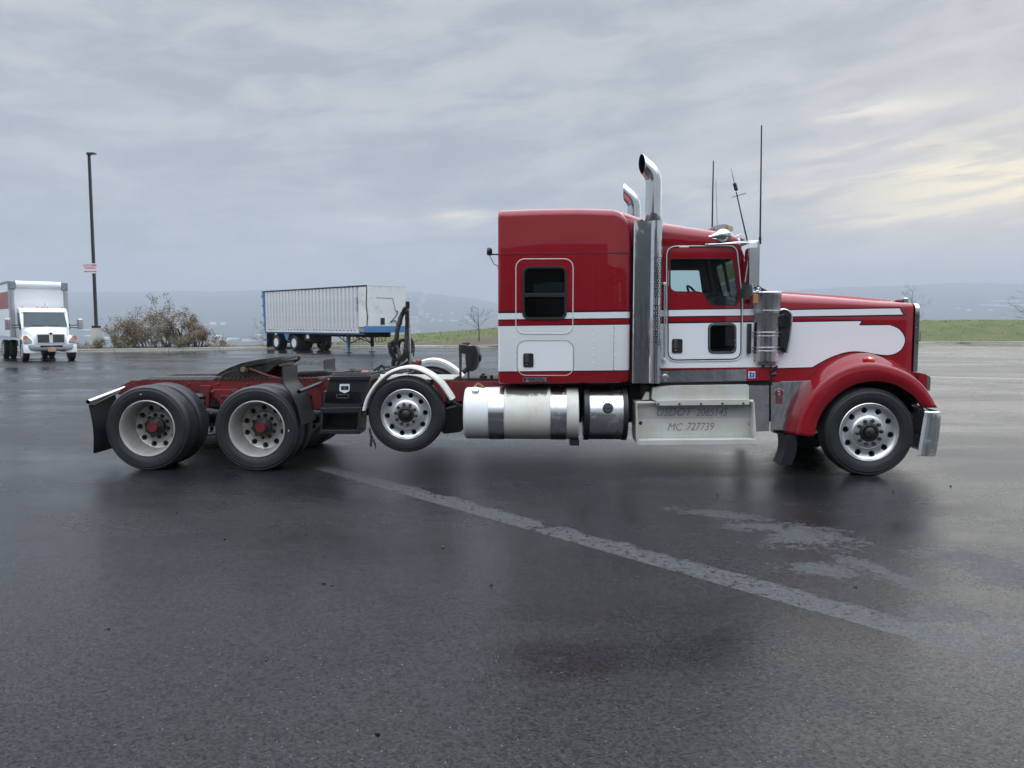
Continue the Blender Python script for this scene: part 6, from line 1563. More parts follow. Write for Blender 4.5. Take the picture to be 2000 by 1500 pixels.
# hood, fenders, grille, lamps, bumper
hs = []
for x, w, zt in ((-0.45, 0.96, 1.66), (-0.1, 0.90, 1.60), (0.35, 0.80, 1.50), (0.62, 0.72, 1.40), (0.74, 0.68, 1.30), (0.78, 0.66, 1.18)):
    hs.append([(x, -w, 0.78), (x, -w, zt - 0.22), (x, -w + 0.06, zt - 0.08), (x, -w + 0.25, zt), (x, 0, zt + 0.02), (x, w - 0.25, zt), (x, w - 0.06, zt - 0.08), (x, w, zt - 0.22), (x, w, 0.78)])
bh = bp(MB().loft(hs), 'hood', M['bt_white'], smooth=50)
for s in (-1, 1):
    rows = []
    for k in range(15):
        a = math.radians(-8 + 196*k/14); R = 0.62; x, z = R*1.05*math.cos(a), 0.52 + R*math.sin(a)*0.95
        dx, dz = math.cos(a), math.sin(a)
        rows.append([(x - dx*0.05, s*1.10, z - dz*0.05), (x, s*1.13, z), (x + dx*0.10, s*1.08, z + dz*0.10), (x + dx*0.16, s*0.92, z + dz*0.15), (x + dx*0.16, s*0.60, z + dz*0.14), (x - dx*0.02, s*0.60, z - dz*0.02)])
    bp(MB().grid(rows), 'fender', M['bt_white'], smooth=60, fix=False)
    hl = bp(MB().prism(rounded([(s*0.76, 0.90), (s*1.12, 0.88), (s*1.10, 1.22), (s*0.98, 1.26), (s*0.78, 1.02)], 0.04), 0, 0.52, 0.74), 'headlamp', M['lamp'], bevel=0.03)
    bp(MB().prism(rounded([(s*1.02, 1.04), (s*1.115, 1.04), (s*1.105, 1.215), (s*1.0, 1.24), (s*0.92, 1.17)], 0.02), 0, 0.60, 0.746), 'turn_signal', plain('orange_signal', (0.70, 0.22, 0.10), 0.25), hl)
grl = bp(MB().prism(rounded([(-0.62, 0.86), (0.62, 0.86), (0.60, 1.32), (0.10, 1.34), (0.0, 1.42), (-0.10, 1.34), (-0.60, 1.32)], 0.04), 0, 0.765, 0.83), 'grille_surround', M['bt_white'], smooth=0, bevel=0.01)
for s in (-1, 1):
    gm = bp(MB().prism(rounded([(s*0.07, 0.90), (s*0.56, 0.90), (s*0.55, 1.28), (s*0.08, 1.28)], 0.03), 0, 0.82, 0.836), 'grille', M['grille'], grl, smooth=0)
    b = MB()
    for k in range(9): b.box((0.836, s*(0.10 + k*0.052), 0.91), (0.842, s*(0.108 + k*0.052), 1.27))
    bp(b, 'grille_bars', M['grille'], grl, smooth=0)
bp(MB().lathe([(0.06, 0.83), (0.06, 0.848), (0.0, 0.85)], (0, 0, 1.34), 0, 16), 'emblem', M['maroon'], grl)
b = MB().loft([[(x, y, z) for x, z in ((xx, 0.52), (xx + 0.10, 0.55), (xx + 0.12, 0.66), (xx + 0.08, 0.83), (xx - 0.05, 0.84), (xx - 0.05, 0.52))] for y, xx in ((-1.14, 0.30), (-1.10, 0.52), (-0.90, 0.70), (-0.55, 0.80), (0, 0.82), (0.55, 0.80), (0.90, 0.70), (1.10, 0.52), (1.14, 0.30))])
bmp = bp(b, 'bumper', M['alu'], smooth=40)
bp(MB().box((0.84, -0.48, 0.66), (0.93, 0.48, 0.78)), 'bumper_slot', M['under'], bmp, smooth=0, bevel=0.03)
bp(MB().box((0.92, -0.17, 0.48), (0.945, 0.17, 0.66)), 'licence_plate', M['plate_'], bmp, smooth=0)

# ---- corrugated trailer on its landing legs
TA = at_depth(719, 640, 45.5); TA.z = 0
ax = Vector((-0.71, 0.70, 0)).normalized()
trl = empty('trailer', loc=TA, rz=math.atan2(ax.y, ax.x))       # local x runs to the rear, y to its far side is negative
tag(trl, 'white corrugated semi trailer with blue frame standing on its landing legs', 'trailer')
def rp(b, name, m, parent=None, **k): return b.build(name, m, parent or trl, **k)
TL, TWD, Z0, Z1 = 12.3, 2.75, 1.30, 4.05
sg = 1.0 if Vector((-ax.y, ax.x, 0)).x > 0 else -1.0             # side of the far flank
yy = lambda t: sg*t
rear_in = 0.0
body = rp(MB().hexa([(0, yy(0.03), Z0), (TL, yy(0.03), Z0), (TL, yy(TWD), Z0), (0, yy(TWD), Z0), (0, yy(0.03), Z1), (TL + 0.25, yy(0.03), Z1), (TL + 0.25, yy(TWD), Z1), (0, yy(TWD), Z1)]), 'body', M['tgap'], smooth=0)
ribm = MB().prism([(-0.17, 0.032), (-0.12, -0.05), (0.12, -0.05), (0.17, 0.032)], 2, Z0 + 0.04, Z1 - 0.07)
if sg < 0: ribm.v = [(x, -y, z) for x, y, z in ribm.v]
ribm = ribm.mesh('rib', M['trib'], 0)
NR = 27
for k in range(NR):
    o = sub('rib', ribm, trl, (1.25 + (TL - 1.45)*k/(NR - 1), 0, 0)); o.rotation_euler = (0, math.radians(1.0)*k/NR, 0)
rp(MB().box((-0.06, yy(-0.02), Z0 + 0.36), (0.02, yy(TWD + 0.02), Z1 + 0.02)), 'front_panel', M['twhite'], smooth=0, bevel=0.02)
rp(MB().box((-0.02, yy(-0.03), Z0 + 0.3), (0.95, yy(0.04), Z1 - 0.02)), 'corner_panel', M['twhite'], smooth=0, bevel=0.01)
b = MB()
for k in range(7): b.hexa([(0.06, yy(-0.035), Z0 + 0.4 + k*0.12), (0.30 + 0.05*math.sin(k*2.1), yy(-0.075), Z0 + 0.42 + k*0.12), (0.28, yy(-0.04), Z0 + 0.55 + k*0.12), (0.05, yy(-0.04), Z0 + 0.53 + k*0.12), (0.06, yy(0.0), Z0 + 0.4 + k*0.12), (0.30, yy(0.0), Z0 + 0.42 + k*0.12), (0.28, yy(0.0), Z0 + 0.55 + k*0.12), (0.05, yy(0.0), Z0 + 0.53 + k*0.12)])
rp(b, 'dented_flap', M['twhite'], smooth=0)
rp(MB().tube([(0.02, yy(-0.04), Z1 - 0.1), (0.10, yy(-0.05), 3.0), (-0.02, yy(-0.05), 2.2), (0.05, yy(-0.05), 1.7)], 0.03, 6), 'torn_edge', M['steel'])
rp(MB().box((-0.09, yy(-0.05), Z0 - 0.02), (0.40, yy(TWD + 0.05), Z0 + 0.36)), 'front_skirt', M['tblue'], smooth=0, bevel=0.02)
rp(MB().box((0.0, yy(-0.045), Z1 - 0.06), (TL + 0.27, yy(0.06), Z1 + 0.03)), 'top_rail', M['steel'], smooth=0)
rp(MB().box((0.0, yy(TWD - 0.02), Z1 - 0.06), (TL + 0.27, yy(TWD + 0.045), Z1 + 0.03)), 'top_rail', M['steel'], smooth=0)
rp(MB().box((-0.07, yy(-0.04), Z1 - 0.02), (0.03, yy(TWD + 0.04), Z1 + 0.04)), 'top_rail', M['twhite'], smooth=0)
brl = rp(MB().box((0.40, yy(-0.045), Z0 - 0.16), (TL + 0.02, yy(0.05), Z0 - 0.06)), 'bottom_rail', M['navy_rail'], smooth=0)
dm = MB().box((-0.05, yy(-0.056), Z0 + 0.07), (0.05, yy(-0.050), Z0 + 0.13)).mesh('rail_reflector', M['maroon'], 0)
rp(MB().box((0.95, yy(-0.05), Z0 - 0.058), (TL, yy(0.04), Z0 + 0.16)), 'rub_rail', M['twhite'], smooth=0)
for k in range(28): sub('rail_reflector', dm, brl, (1.3 + k*(TL - 1.7)/27, 0, 0))
q = MB().hexa([(TL - 0.08, yy(-0.06), Z0 - 0.16), (TL + 0.14, yy(-0.06), Z0 - 0.16), (TL + 0.14, yy(0.12), Z0 - 0.16), (TL - 0.08, yy(0.12), Z0 - 0.16), (TL + 0.20, yy(-0.06), Z1 + 0.03), (TL + 0.42, yy(-0.06), Z1 + 0.03), (TL + 0.42, yy(0.12), Z1 + 0.03), (TL + 0.20, yy(0.12), Z1 + 0.03)])
rp(q, 'rear_post', M['tblue'], smooth=0)
b = MB()
for k in range(4): b.box((TL + 0.05 + k*0.07, yy(-0.10), 1.7 + k*0.65), (TL + 0.26 + k*0.07, yy(0.0), 1.82 + k*0.65))
rp(b, 'door_hinges', M['tblue'], smooth=0)
b = MB()
for k in range(2): b.box((0.98, yy(-0.055), 3.05 - k*0.42), (1.20, yy(-0.03), 3.40 - k*0.42))
rp(b, 'side_vent', M['alu'], smooth=0)
rp(MB().box((-0.075, yy(0.55), Z1 - 0.72), (-0.058, yy(1.75), Z1 - 0.70)), 'panel_crease', M['steel'], smooth=0)
rp(MB().tube([(-0.07, yy(1.75), Z1 - 0.71), (-0.07, yy(1.95), 2.6)], 0.015, 5), 'gladhand_line', M['black'])
rp(MB().tube(spline([Vector((-0.09, yy(1.95), 2.6)), Vector((-0.12, yy(2.12), 2.5)), Vector((-0.10, yy(1.8), 2.1)), Vector((-0.16, yy(1.5), 1.9)), Vector((-0.12, yy(1.9), 2.0)), Vector((-0.1, yy(2.05), 1.8))], 6), 0.022, 6), 'air_hose', M['black'])
for y in (1.0, 2.3): rp(MB().box((-0.09, yy(y - 0.15), 1.75), (-0.058, yy(y + 0.15), 2.15)), 'socket_box', M['black'], smooth=0, bevel=0.02)
# sub frame, legs
fr2 = rp(MB().box((0.3, yy(0.75), Z0 - 0.32), (TL - 0.1, yy(0.90), Z0 - 0.02)), 'frame_rail', M['under'], smooth=0); rp(MB().box((0.3, yy(1.70), Z0 - 0.32), (TL - 0.1, yy(1.85), Z0 - 0.02)), 'frame_rail', M['under'], smooth=0)
for y in (0.42, 2.18):
    lg = rp(MB().box((2.63, yy(y - 0.08), 0.35), (2.79, yy(y + 0.08), Z0)), 'landing_leg', M['tblue'] if y < 1 else M['under'], smooth=0)
    rp(MB().box((2.66, yy(y - 0.05), 0.04), (2.76, yy(y + 0.05), 0.4)), 'inner_leg', M['tblue'] if y < 1 else M['alu'], lg, smooth=0)
    rp(MB().box((2.56, yy(y - 0.15), 0.0), (2.86, yy(y + 0.15), 0.045)), 'leg_foot', M['steel'], lg, smooth=0)
    rp(MB().tube([(2.71, yy(y), 0.55), (4.3, yy(y), Z0 - 0.1)], 0.035, 6), 'leg_brace', M['black'], lg)
rp(MB().tube([(2.71, yy(0.45), 0.55), (2.71, yy(2.15), Z0 - 0.1)], 0.03, 6), 'cross_brace', M['black']); rp(MB().tube([(2.71, yy(2.15), 0.55), (2.71, yy(0.45), Z0 - 0.1)], 0.03, 6), 'cross_brace', M['black'])
rp(MB().tube([(2.71, yy(0.4), 0.75), (2.71, yy(0.05), 0.75), (2.71, yy(0.02), 0.55)], 0.02, 6), 'crank_handle', M['alu'])
# axles
tm2, rm2 = tyre_small(0.52, 0.27), rim_small(0.52, 0.27, M['bt_white'])
for x in (TL - 3.6, TL - 1.2):
    small_wheel(trl, x, yy(0.20), 0.52, sg < 0, tm2, rm2, 0.33); small_wheel(trl, x, yy(TWD - 0.20), 0.52, sg > 0, tm2, rm2, 0.33)
    rp(MB().lathe([(0.07, 0.3), (0.07, TWD - 0.3)], (x, 0, 0.52), 1, 10) if sg > 0 else MB().lathe([(0.07, -0.3), (0.07, -TWD + 0.3)], (x, 0, 0.52), 1, 10), 'axle', M['under'])
rp(MB().box((TL - 5.4, yy(0.75), 0.62), (TL - 0.3, yy(1.85), Z0 - 0.2)), 'bogie', M['under'], smooth=0)
rp(MB().box((TL - 5.7, yy(0.05), 0.70), (TL - 5.0, yy(0.75), 1.12)), 'spare_carrier', M['under'], smooth=0)
rp(MB().box((TL - 5.60, yy(0.04), 0.85), (TL - 5.25, yy(0.045), 1.10)), 'number_board', M['sticker_white'], smooth=0)
rp(MB().prism([(TL - 3.2, Z0 - 0.16), (TL - 2.5, Z0 - 0.16), (TL - 2.75, Z0 - 0.62), (TL - 2.9, Z0 - 0.62)], 1, yy(-0.03), yy(0.10)), 'suspension_hanger', M['tblue'], smooth=0)
rp(MB().box((TL + 0.05, yy(0.05), 0.15), (TL + 0.07, yy(0.65), Z0 - 0.16)), 'mud_flap', M['flap'], smooth=0)
rp(MB().box((TL - 0.05, yy(-0.15), 0.62), (TL + 0.35, yy(0.1), 0.72)), 'rear_bar', M['tblue'], smooth=0)

# ---- lamp post on its concrete pier
LP = ground(190, 684.2); LP.z = 0
lp_ = empty('lamp_post', loc=LP); tag(lp_, 'tall dark lamp post on a round concrete pier beside the box truck', 'lamp post')
sc = LP.y/FPX
zt = lambda y: CAMH - (y - HOR)*sc
hb_ = zt(641)
MB().lathe([(0.345, 0.0), (0.345, 0.34), (0.335, 0.36), (0.34, hb_ - 0.06), (0.30, hb_)], (0, 0, 0), 2, 28).build('pier', plain('pier_concrete', (0.36, 0.35, 0.31), 0.85, 0, 0.1, 3, grime=0.3, grime_col=(0.2, 0.19, 0.17), bump=0.3), lp_)
MB().box((-0.21, -0.21, hb_), (0.21, 0.21, hb_ + 0.18)).build('base_cover', M['pole'], lp_, smooth=0, bevel=0.02)
ztop = zt(309) + 0.05
MB().hexa([(-0.085, -0.085, hb_ + 0.1), (0.085, -0.085, hb_ + 0.1), (0.085, 0.085, hb_ + 0.1), (-0.085, 0.085, hb_ + 0.1), (-0.075, -0.075, ztop), (0.075, -0.075, ztop), (0.075, 0.075, ztop), (-0.075, 0.075, ztop)]).build('pole', M['pole'], lp_, smooth=0, bevel=0.01)
MB().hexa([(-0.10, -0.20, ztop - 0.10), (0.42, -0.20, ztop - 0.02), (0.42, 0.20, ztop - 0.02), (-0.10, 0.20, ztop - 0.10), (-0.08, -0.18, ztop + 0.06), (0.42, -0.18, ztop + 0.05), (0.42, 0.18, ztop + 0.05), (-0.08, 0.18, ztop + 0.06)]).build('lamp_head', M['pole'], lp_, smooth=0, bevel=0.02)
MB().box((0.10, -0.12, ztop - 0.075), (0.36, 0.12, ztop - 0.05)).build('lamp_lens', M['lamp'], lp_, smooth=0)
# sign strapped to the pole
sx = (185 - 190)*sc; sz0, sz1 = zt(535.3), zt(516)
sgn = MB().plate(rrect(sx - 0.53, sz0, sx + 0.50, sz1, 0.03), (), -0.125, -0.115).build('parking_sign', plain('sign_face', (0.74, 0.71, 0.74), 0.5, 0, 0.04), None, smooth=0)
sgn.location = LP; tag(sgn, 'white customer parking sign with a red double arrow strapped to the lamp post', 'sign')
mg = plain('sign_red', (0.50, 0.05, 0.10), 0.5)
h = sz1 - sz0
for body, fa, fb, wa in (('CUSTOMER', 0.70, 0.90, 0.94), ('PARKING', 0.45, 0.64, 0.74)):
    text_mesh(body, sx - 0.515*wa, sz0 + h*fa, sx + 0.485*wa, sz0 + h*fb, lambda x, y, t: (x, -0.129 + t, y), 0.003, offset=0.02).build('lettering', mg, sgn, smooth=0)
zc2 = sz0 + h*0.18
MB().plate([(sx - 0.45, zc2), (sx - 0.36, zc2 + 0.06), (sx - 0.36, zc2 + 0.025), (sx + 0.34, zc2 + 0.025), (sx + 0.34, zc2 + 0.06), (sx + 0.43, zc2), (sx + 0.34, zc2 - 0.06), (sx + 0.34, zc2 - 0.025), (sx - 0.36, zc2 - 0.025), (sx - 0.36, zc2 - 0.06)], (), -0.128, -0.126).build('arrow', mg, sgn, smooth=0)

# ---- bare trees and scrub
M['bark'] = plain('bark', (0.060, 0.047, 0.042), 0.9, 0, 0.25, 6, bump=0.4)
M['twig'] = plain('twig', (0.135, 0.105, 0.095), 0.9, 0, 0.25, 3)
def leafm(name, c1, c2):
    m, t = mat(name); n_ = t.noise(1.7, 5, 0.6); c = t.mix(t.step(n_, 0.3, 0.7), c1, c2); t.out(c, 0.8, 0, None, spec=0.2); return m
M['leaf_brown'] = leafm('dry_leaves', (0.13, 0.088, 0.056), (0.24, 0.175, 0.11))
M['leaf_olive'] = leafm('olive_leaves', (0.10, 0.095, 0.055), (0.17, 0.15, 0.09))
def limb(b, p, d, L, r, rnd, depth, tips, bend=0.25, kids=(2, 4), spread=0.7, upv=0.15, shrink=(0.55, 0.8)):
    pts = [p]; rs = [r]; q = p.copy(); dd = d.copy(); n_ = 4
    for k in range(n_):
        dd = (dd + Vector((rnd.uniform(-1, 1), rnd.uniform(-1, 1), rnd.uniform(-1, 1)))*bend*0.5 + Vector((0, 0, upv*0.3))).normalized()
        q = q + dd*(L/n_); pts.append(q.copy()); rs.append(max(0.004, r*(1 - 0.55*(k + 1)/n_)))
    b.tube(pts, rs, 5 if r > 0.02 else 4, caps=False)
    tips.append((pts[-1], depth)); tips.append((pts[-2], depth))
    if depth <= 0: return
    for k in range(rnd.randint(*kids)):
        i = rnd.choice((2, 3, 4, 4)); base = pts[i]
        nd = (dd + Vector((rnd.uniform(-1, 1), rnd.uniform(-1, 1), rnd.uniform(-0.7, 0.9)))*spread).normalized()
        limb(b, base, nd, L*rnd.uniform(*shrink), rs[i]*0.7, rnd, depth - 1, tips, bend, kids, spread, upv, shrink)
def leaf_cloud(tips, rnd, n_, size, spread):
    b = MB()
    for k in range(n_):
        p, _ = rnd.choice(tips); c = p + Vector((rnd.gauss(0, 1), rnd.gauss(0, 1), rnd.gauss(0, 1)))*spread
        if c.z < 0.05: c.z = 0.05 + rnd.random()*0.1
        s = size*rnd.uniform(0.6, 1.5); u_ = Vector((rnd.uniform(-1, 1), rnd.uniform(-1, 1), rnd.uniform(-1, 1))).normalized(); w_ = u_.orthogonal().normalized()
        b.add([c - u_*s, c + w_*s*0.5, c + u_*s, c - w_*s*0.5], [(0, 1, 2), (0, 2, 3)])
    return b
def bare_tree(name, loc, H, label, seed, lean=0.0, wide=1.0, group=None):
    rnd = random.Random(seed); e = empty(name, loc=loc); tag(e, label, 'tree', group)
    tips = []; tb = MB(); trunk_pts = [Vector((lean*t*H + 0.03*math.sin(t*7), 0.02*math.cos(t*5), H*t)) for t in (0, 0.12, 0.25, 0.4, 0.55, 0.7, 0.85, 0.97)]
    tb.tube(trunk_pts, [0.055, 0.045, 0.04, 0.035, 0.028, 0.022, 0.014, 0.006], 8)
    tb.build('trunk', M['bark'], e)
    cb = MB()
    for k in range(15):
        t = 0.26 + 0.68*k/14; i = t*H; base = Vector((lean*t*H, 0, i)); a = rnd.uniform(0, 6.28)
        L_ = H*0.40*wide*(1.05 - 0.75*abs(t - 0.42)/0.58)
        limb(cb, base, Vector((math.cos(a), math.sin(a)*0.8, rnd.uniform(0.15, 0.65))).normalized(), L_, 0.020*(1.2 - t*0.6), rnd, 2, tips, 0.3, (2, 4), 0.75, 0.1, (0.40, 0.62))
    cb.build('crown', M['twig'], e, weld=False, fix=False)
    leaf_cloud([t_ for t_ in tips if t_[0].z > H*0.2], rnd, 120, 0.035, 0.08).build('dead_leaves', M['leaf_brown'], e, smooth=0, weld=False, fix=False)['kind'] = 'stuff'
    return e
def bank_at(px, s):
    a = (px - CX)/FPX; r = kerb_at(a) + s; return Vector((a*r, r, land(a, r) - 0.02))
bare_tree('bare_tree', bank_at(935.5, 4.3), 2.75, 'young leafless tree on the mulch strip behind the chassis', 3, -0.02, 1.0)
bare_tree('bare_tree', bank_at(2012, 6.0), 4.2, 'leafless tree cut off by the edge of the picture beyond the nose of the truck', 8, 0.0, 1.15)
bare_tree('bare_tree', bank_at(1776, 7.0), 4.2, 'leafless tree mostly hidden behind the grille of the red truck', 15, 0.02, 0.85)
# scrub along the kerb beside the lamp post
def scrub(px, s, H, W, label, seed, n_stem, n_leaf, leaf, depth=3, trunk_r=0.03, lean=0.0):
    rnd = random.Random(seed); loc = bank_at(px, s); e = empty('shrub', loc=loc); tag(e, label, 'shrub', 'scrub along the kerb beside the lamp post')
    b = MB(); tips = []
    for k in range(n_stem):
        x = rnd.uniform(-W, W); t = 1 - abs(x)/W*0.65
        limb(b, Vector((x, rnd.uniform(-0.6, 0.9), 0)), Vector((x/W*0.45 + lean + rnd.uniform(-.25, .25), rnd.uniform(-.3, .3), 1)).normalized(), H*0.52*t*rnd.uniform(0.7, 1.1), trunk_r*rnd.uniform(0.5, 1.2), rnd, depth, tips, 0.5, (2, 3), 0.85, 0.05, (0.42, 0.66))
    b.build('stems', M['twig'] if trunk_r < 0.06 else M['bark'], e, weld=False, fix=False)['kind'] = 'stuff'
    leaf_cloud(tips, rnd, n_leaf, 0.042, 0.12).build('foliage', leaf, e, smooth=0, weld=False, fix=False)
    return e
scrub(312, 2.2, 4.3, 1.7, 'tallest brown scrub with open twiggy top behind the kerb', 21, 20, 6500, M['leaf_brown'], 3, 0.045)
scrub(358, 2.0, 3.4, 1.3, 'brown scrub with a dark crooked trunk right of the tallest scrub', 22, 11, 5000, M['leaf_brown'], 3, 0.09, 0.1)
scrub(258, 2.4, 2.9, 1.4, 'thin reddish twigged scrub just right of the lamp post', 23, 17, 2600, M['leaf_brown'], 3, 0.026, -0.1)
scrub(300, 1.4, 1.7, 2.4, 'low olive scrub in front of the tallest scrub', 24, 34, 6000, M['leaf_olive'], 2, 0.02)
scrub(392, 1.7, 1.7, 1.5, 'low brown scrub tapering down along the kerb', 25, 24, 4200, M['leaf_brown'], 2, 0.02)
scrub(222, 1.3, 0.95, 1.0, 'knee high olive scrub touching the concrete pier', 26, 18, 1800, M['leaf_olive'], 2, 0.015)
scrub(168, 1.4, 0.6, 0.7, 'small brown weeds between the box truck and the pier', 27, 10, 420, M['leaf_brown'], 1, 0.012)
scrub(428, 1.2, 0.45, 0.9, 'last low weeds at the end of the scrub', 28, 12, 420, M['leaf_brown'], 1, 0.012)
M['leaf_pale'] = leafm('pale_leaves', (0.26, 0.22, 0.16), (0.40, 0.34, 0.25))
scrub(520, 2.5, 2.6, 0.6, 'pale thin scrub rising behind the rear of the trailer', 29, 7, 500, M['leaf_pale'], 3, 0.02)
scrub(700, 2.5, 1.1, 1.0, 'straw coloured weeds showing under the trailer', 30, 12, 600, M['leaf_pale'], 1, 0.012)
# wire fence seen under the trailer
fn = empty('wire_fence', loc=(0, 0, 0)); tag(fn, 'low wooden post fence on the bank seen under the trailer', 'fence')
pm_ = MB().box((-0.05, -0.05, -0.2), (0.05, 0.05, 0.95)).mesh('post', plain('post_wood', (0.16, 0.14, 0.11), 0.9), 0)
ps = []
for k in range(14):
    p = bank_at(672 + k*6.2, 6.0); o = sub('post', pm_, fn, p); ps.append(p)
for h_ in (0.4, 0.8): MB().tube([p + Vector((0, 0, h_)) for p in ps], 0.012, 4).build('wire', M['rust'], fn, fix=False)
# small marker post by the kerb
mk = MB().box((-0.03, -0.03, 0), (0.03, 0.03, 0.75)).box((-0.05, -0.035, 0.75), (0.05, 0.035, 0.82)).build('marker_post', M['black'], None, smooth=0, bevel=0.01)
mk.location = bank_at(1795.5, 0.6); tag(mk, 'short black marker post by the kerb just beyond the grille', 'post')
# a clump of wet leaves against the kerb
cl = bank_at(1880, 0); rnd = random.Random(6); b = MB()
for k in range(150):
    x, y = rnd.gauss(0, 0.35), -abs(rnd.gauss(0, 0.18)) - 0.05; c = Vector((x, y, max(0.01, 0.16 - abs(x)*0.18)*rnd.random() + 0.01)); s = 0.06
    a = rnd.uniform(0, 6.28); b.add([c + Vector((math.cos(a)*s, math.sin(a)*s, 0.02)), c + Vector((-math.sin(a)*s, math.cos(a)*s, 0)), c - Vector((math.cos(a)*s, math.sin(a)*s, -0.01))], [(0, 1, 2)])
o = b.build('leaf_litter', M['leaf_brown'], None, smooth=0, fix=False, weld=False); o.location = (cl.x, cl.y, 0); tag(o, 'clump of wet leaves against the kerb', 'leaves', kind='stuff')

# crumbs of dark debris on the asphalt
rnd = random.Random(9)
dm_ = [M['under'], M['steel']]
for i, (px, py, s) in enumerate(((738, 1434, .011), (866, 1070, .013), (960, 1143, .011), (438, 1053, .011), (633, 1140, .010), (648, 1143, .007), (598, 1044, .008), (370, 962, .012), (345, 1002, .009), (1383, 1108, .008), (1671, 1147, .010), (1402, 966, .010), (1745, 960, .012), (1857, 950, .012), (520, 1290, .006), (212, 1228, .007), (900, 1260, .006), (1187, 1330, .006))):
    b = MB(); p = ground(px, py); s *= 1.3
    ico = bmesh.new(); bmesh.ops.create_icosphere(ico, subdivisions=1, radius=s)
    for v in ico.verts: v.co *= rnd.uniform(0.65, 1.25); v.co.z *= 0.6
    b.add([v.co.copy() + Vector((0, 0, s*0.4)) for v in ico.verts], [tuple(v.index for v in f.verts) for f in ico.faces]); ico.free()
    o = b.build('debris_crumb', dm_[i % 2], None, smooth=0); o.location = p
    tag(o, 'tiny dark crumb of debris lying on the wet asphalt', 'debris', 'dark crumbs scattered over the asphalt')

# pale sheds on the valley floor and the far slopes
shed_m = plain('shed_white', (0.80, 0.80, 0.80), 0.6, 0, 0.05, 0.05); roof_m = plain('shed_roof', (0.62, 0.64, 0.66), 0.5, 0, 0.05, 0.05)
def hit(px, py):
    a = (px - CX)/FPX; r = 900.0
    while r < 6950:
        if land(a, r) > CAMH - (py - HOR)*r/FPX: break
        r += 20
    return Vector((a*r, r, land(a, r)))
rnd = random.Random(17); zone_l = {}; ORD = 'first second third fourth fifth sixth seventh eighth ninth tenth eleventh twelfth thirteenth'.split()
SH = [(885, 628, 15, 2.4), (860, 627.5, 10, 2), (844.5, 628, 6, 2), (909, 620.5, 7, 2), (847, 624.5, 7, 1.6), (836, 614, 8, 1.6), (862, 614.5, 4, 1.6), (883, 613, 5, 2.5), (912, 612.5, 7, 1.5), (808, 620.5, 16, 1.6), (834, 620.5, 6, 1.6), (920, 628, 6, 2),
      (1957, 590, 62, 2.4), (1937, 598, 56, 2.4), (1987, 597.5, 24, 2.6), (1890, 608, 6, 3), (1932, 607, 8, 1.8), (1980, 602, 20, 1.6), (1868, 604, 7, 1.6),
      (417, 635.5, 10, 5), (436, 635, 9, 4), (170, 646, 34, 2.4), (176, 658, 18, 3), (215, 664, 22, 5), (425, 660, 14, 5), (432, 667, 26, 4), (455, 664, 20, 3), (404, 643, 6, 2.5), (488, 667, 30, 3), (506, 655, 12, 2)]
for i, (px, py, w, h_) in enumerate(SH):
    p = hit(px, py); k = p.y/FPX; W_, H_ = w*k, max(4.0, h_*k); D = W_*0.4 + 10
    e = empty('valley_shed', loc=p, rz=rnd.uniform(-0.15, 0.15)); 
    MB().box((-W_/2, 0, -25), (W_/2, D, H_*0.75)).build('wall', shed_m, e, smooth=0)
    MB().hexa([(-W_/2 - 1, -1, H_*0.75), (W_/2 + 1, -1, H_*0.75), (W_/2 + 1, D + 1, H_*0.75), (-W_/2 - 1, D + 1, H_*0.75), (-W_/2 - 1, D/2 - 1, H_*1.05), (W_/2 + 1, D/2 - 1, H_*1.05), (W_/2 + 1, D/2 + 1, H_*1.05), (-W_/2 - 1, D/2 + 1, H_*1.05)]).build('roof', roof_m, e, smooth=0)
    zone = 'below the dark hill between the trailer and the sleeper' if 790 < px < 930 else ('on the slope beyond the nose of the truck' if px > 1800 else 'in the valley behind the lamp post and trailer')
    zone_l.setdefault(zone, []).append((px, py, e))
for zone, l in zone_l.items():
    for k, (px, py, e) in enumerate(sorted(l, key=lambda q: q[0])):
        tag(e, ORD[k] + ' pale shed from the left ' + zone, 'building', 'pale sheds ' + zone)

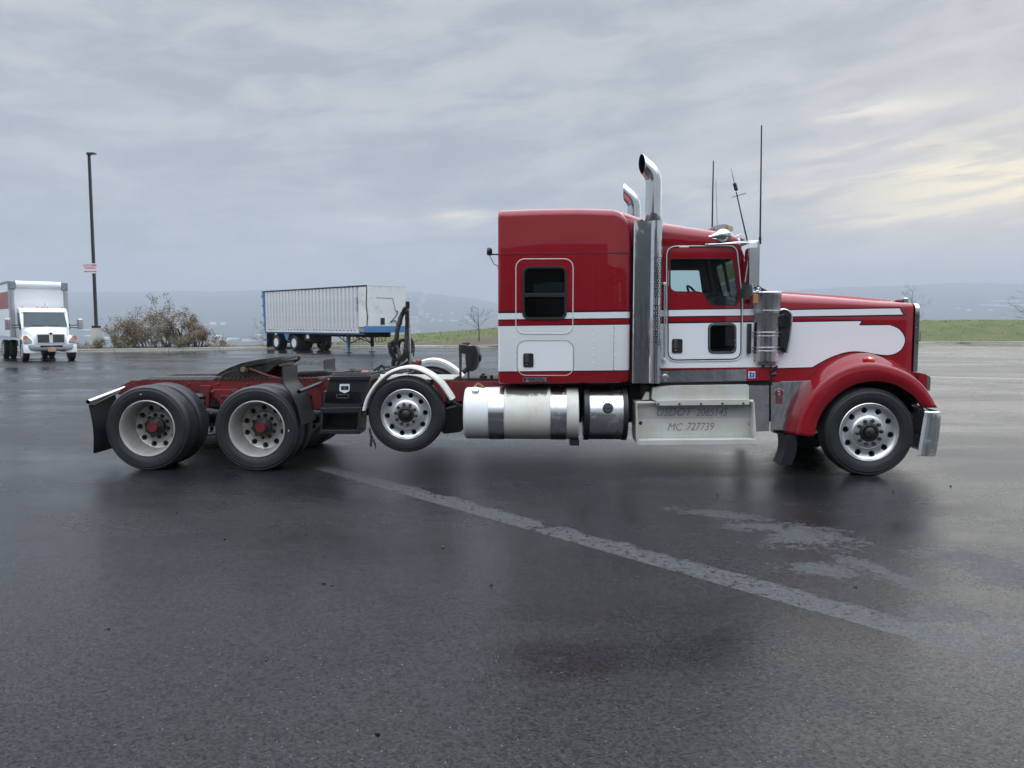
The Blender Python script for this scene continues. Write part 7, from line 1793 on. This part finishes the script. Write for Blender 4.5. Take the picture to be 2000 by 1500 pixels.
# steam rising from a works in the valley
sp0 = hit(812, 660); k = sp0.y/FPX; b = MB(); rnd = random.Random(31)
for (px, py, r_) in ((806, 655, 9), (815, 650, 8), (822, 656, 7), (808, 640, 6), (804, 630, 6), (815, 626, 6), (822, 610, 7), (818, 596, 6), (826, 585, 8), (830, 575, 6)):
    c = at_depth(px, py, sp0.y - 40); ico = bmesh.new(); bmesh.ops.create_icosphere(ico, subdivisions=3, radius=r_*k)
    for v in ico.verts: v.co *= 1 + 0.35*noise.noise(v.co*(0.9/k/4) + Vector((px, py, 0))); v.co += c
    b.add([v.co.copy() for v in ico.verts], [tuple(v.index for v in f.verts) for f in ico.faces]); ico.free()
m = bpy.data.materials.new('steam'); m.use_nodes = True; m.node_tree.nodes.clear()
vo = m.node_tree.nodes.new('ShaderNodeVolumePrincipled'); ou = m.node_tree.nodes.new('ShaderNodeOutputMaterial'); m.node_tree.links.new(vo.outputs[0], ou.inputs['Volume'])
vo.inputs['Color'].default_value = (0.95, 0.96, 0.97, 1); vo.inputs['Density'].default_value = 0.35/(14*k)
o = b.build('steam', m, None, fix=True, weld=False); tag(o, 'faint white steam rising from the valley behind the hose mast', 'steam', kind='stuff')

# ---- dark building added unseen behind the camera to darken reflections in paint and steel
sb = empty('shop_building', loc=(6, -46, 0)); tag(sb, 'long dark shop building mirrored in the paint and stainless steel of the red truck', 'building')
M['shop'] = plain('shop_cladding', (0.085, 0.09, 0.10), 0.7, 0, 0.15, 0.6); M['shop_roof'] = plain('shop_roof', (0.05, 0.05, 0.055), 0.7)
MB().box((-60, -22, 0), (-2, 0, 12.2)).build('wall', M['shop'], sb, smooth=0); MB().box((-2, -20, 0), (52, -1, 7.6)).build('wall', M['shop'], sb, smooth=0)
MB().hexa([(-2, -21, 7.6), (53, -21, 7.6), (53, 0, 7.6), (-2, 0, 7.6), (-2, -11.5, 8.8), (53, -11.5, 8.8), (53, -11.0, 8.8), (-2, -11.0, 8.8)]).build('roof', M['shop_roof'], sb, smooth=0)
for k in range(12):
    MB().box((-60 + k*9.6, -0.05, 0.0), (-55.4 + k*9.6, 0.06, 4.4)).build('bay_door', M['box_side'] if k in (2, 3, 7) else M['shop_roof'], sb, smooth=0)

# ---- the air over the valley
hz = MB().box((-10500, -400, -130), (10500, 8400, 420)).build('haze', None, smooth=0)
hz.data.materials.clear()
m = bpy.data.materials.new('haze_air'); m.use_nodes = True; m.node_tree.nodes.clear()
vo = m.node_tree.nodes.new('ShaderNodeVolumePrincipled'); ou = m.node_tree.nodes.new('ShaderNodeOutputMaterial'); m.node_tree.links.new(vo.outputs[0], ou.inputs['Volume'])
vo.inputs['Color'].default_value = (0.60, 0.655, 0.73, 1); vo.inputs['Density'].default_value = 0.00030; vo.inputs['Anisotropy'].default_value = 0.0
hz.data.materials.append(m); tag(hz, 'pale blue haze filling the air over the valley', 'haze', kind='stuff')
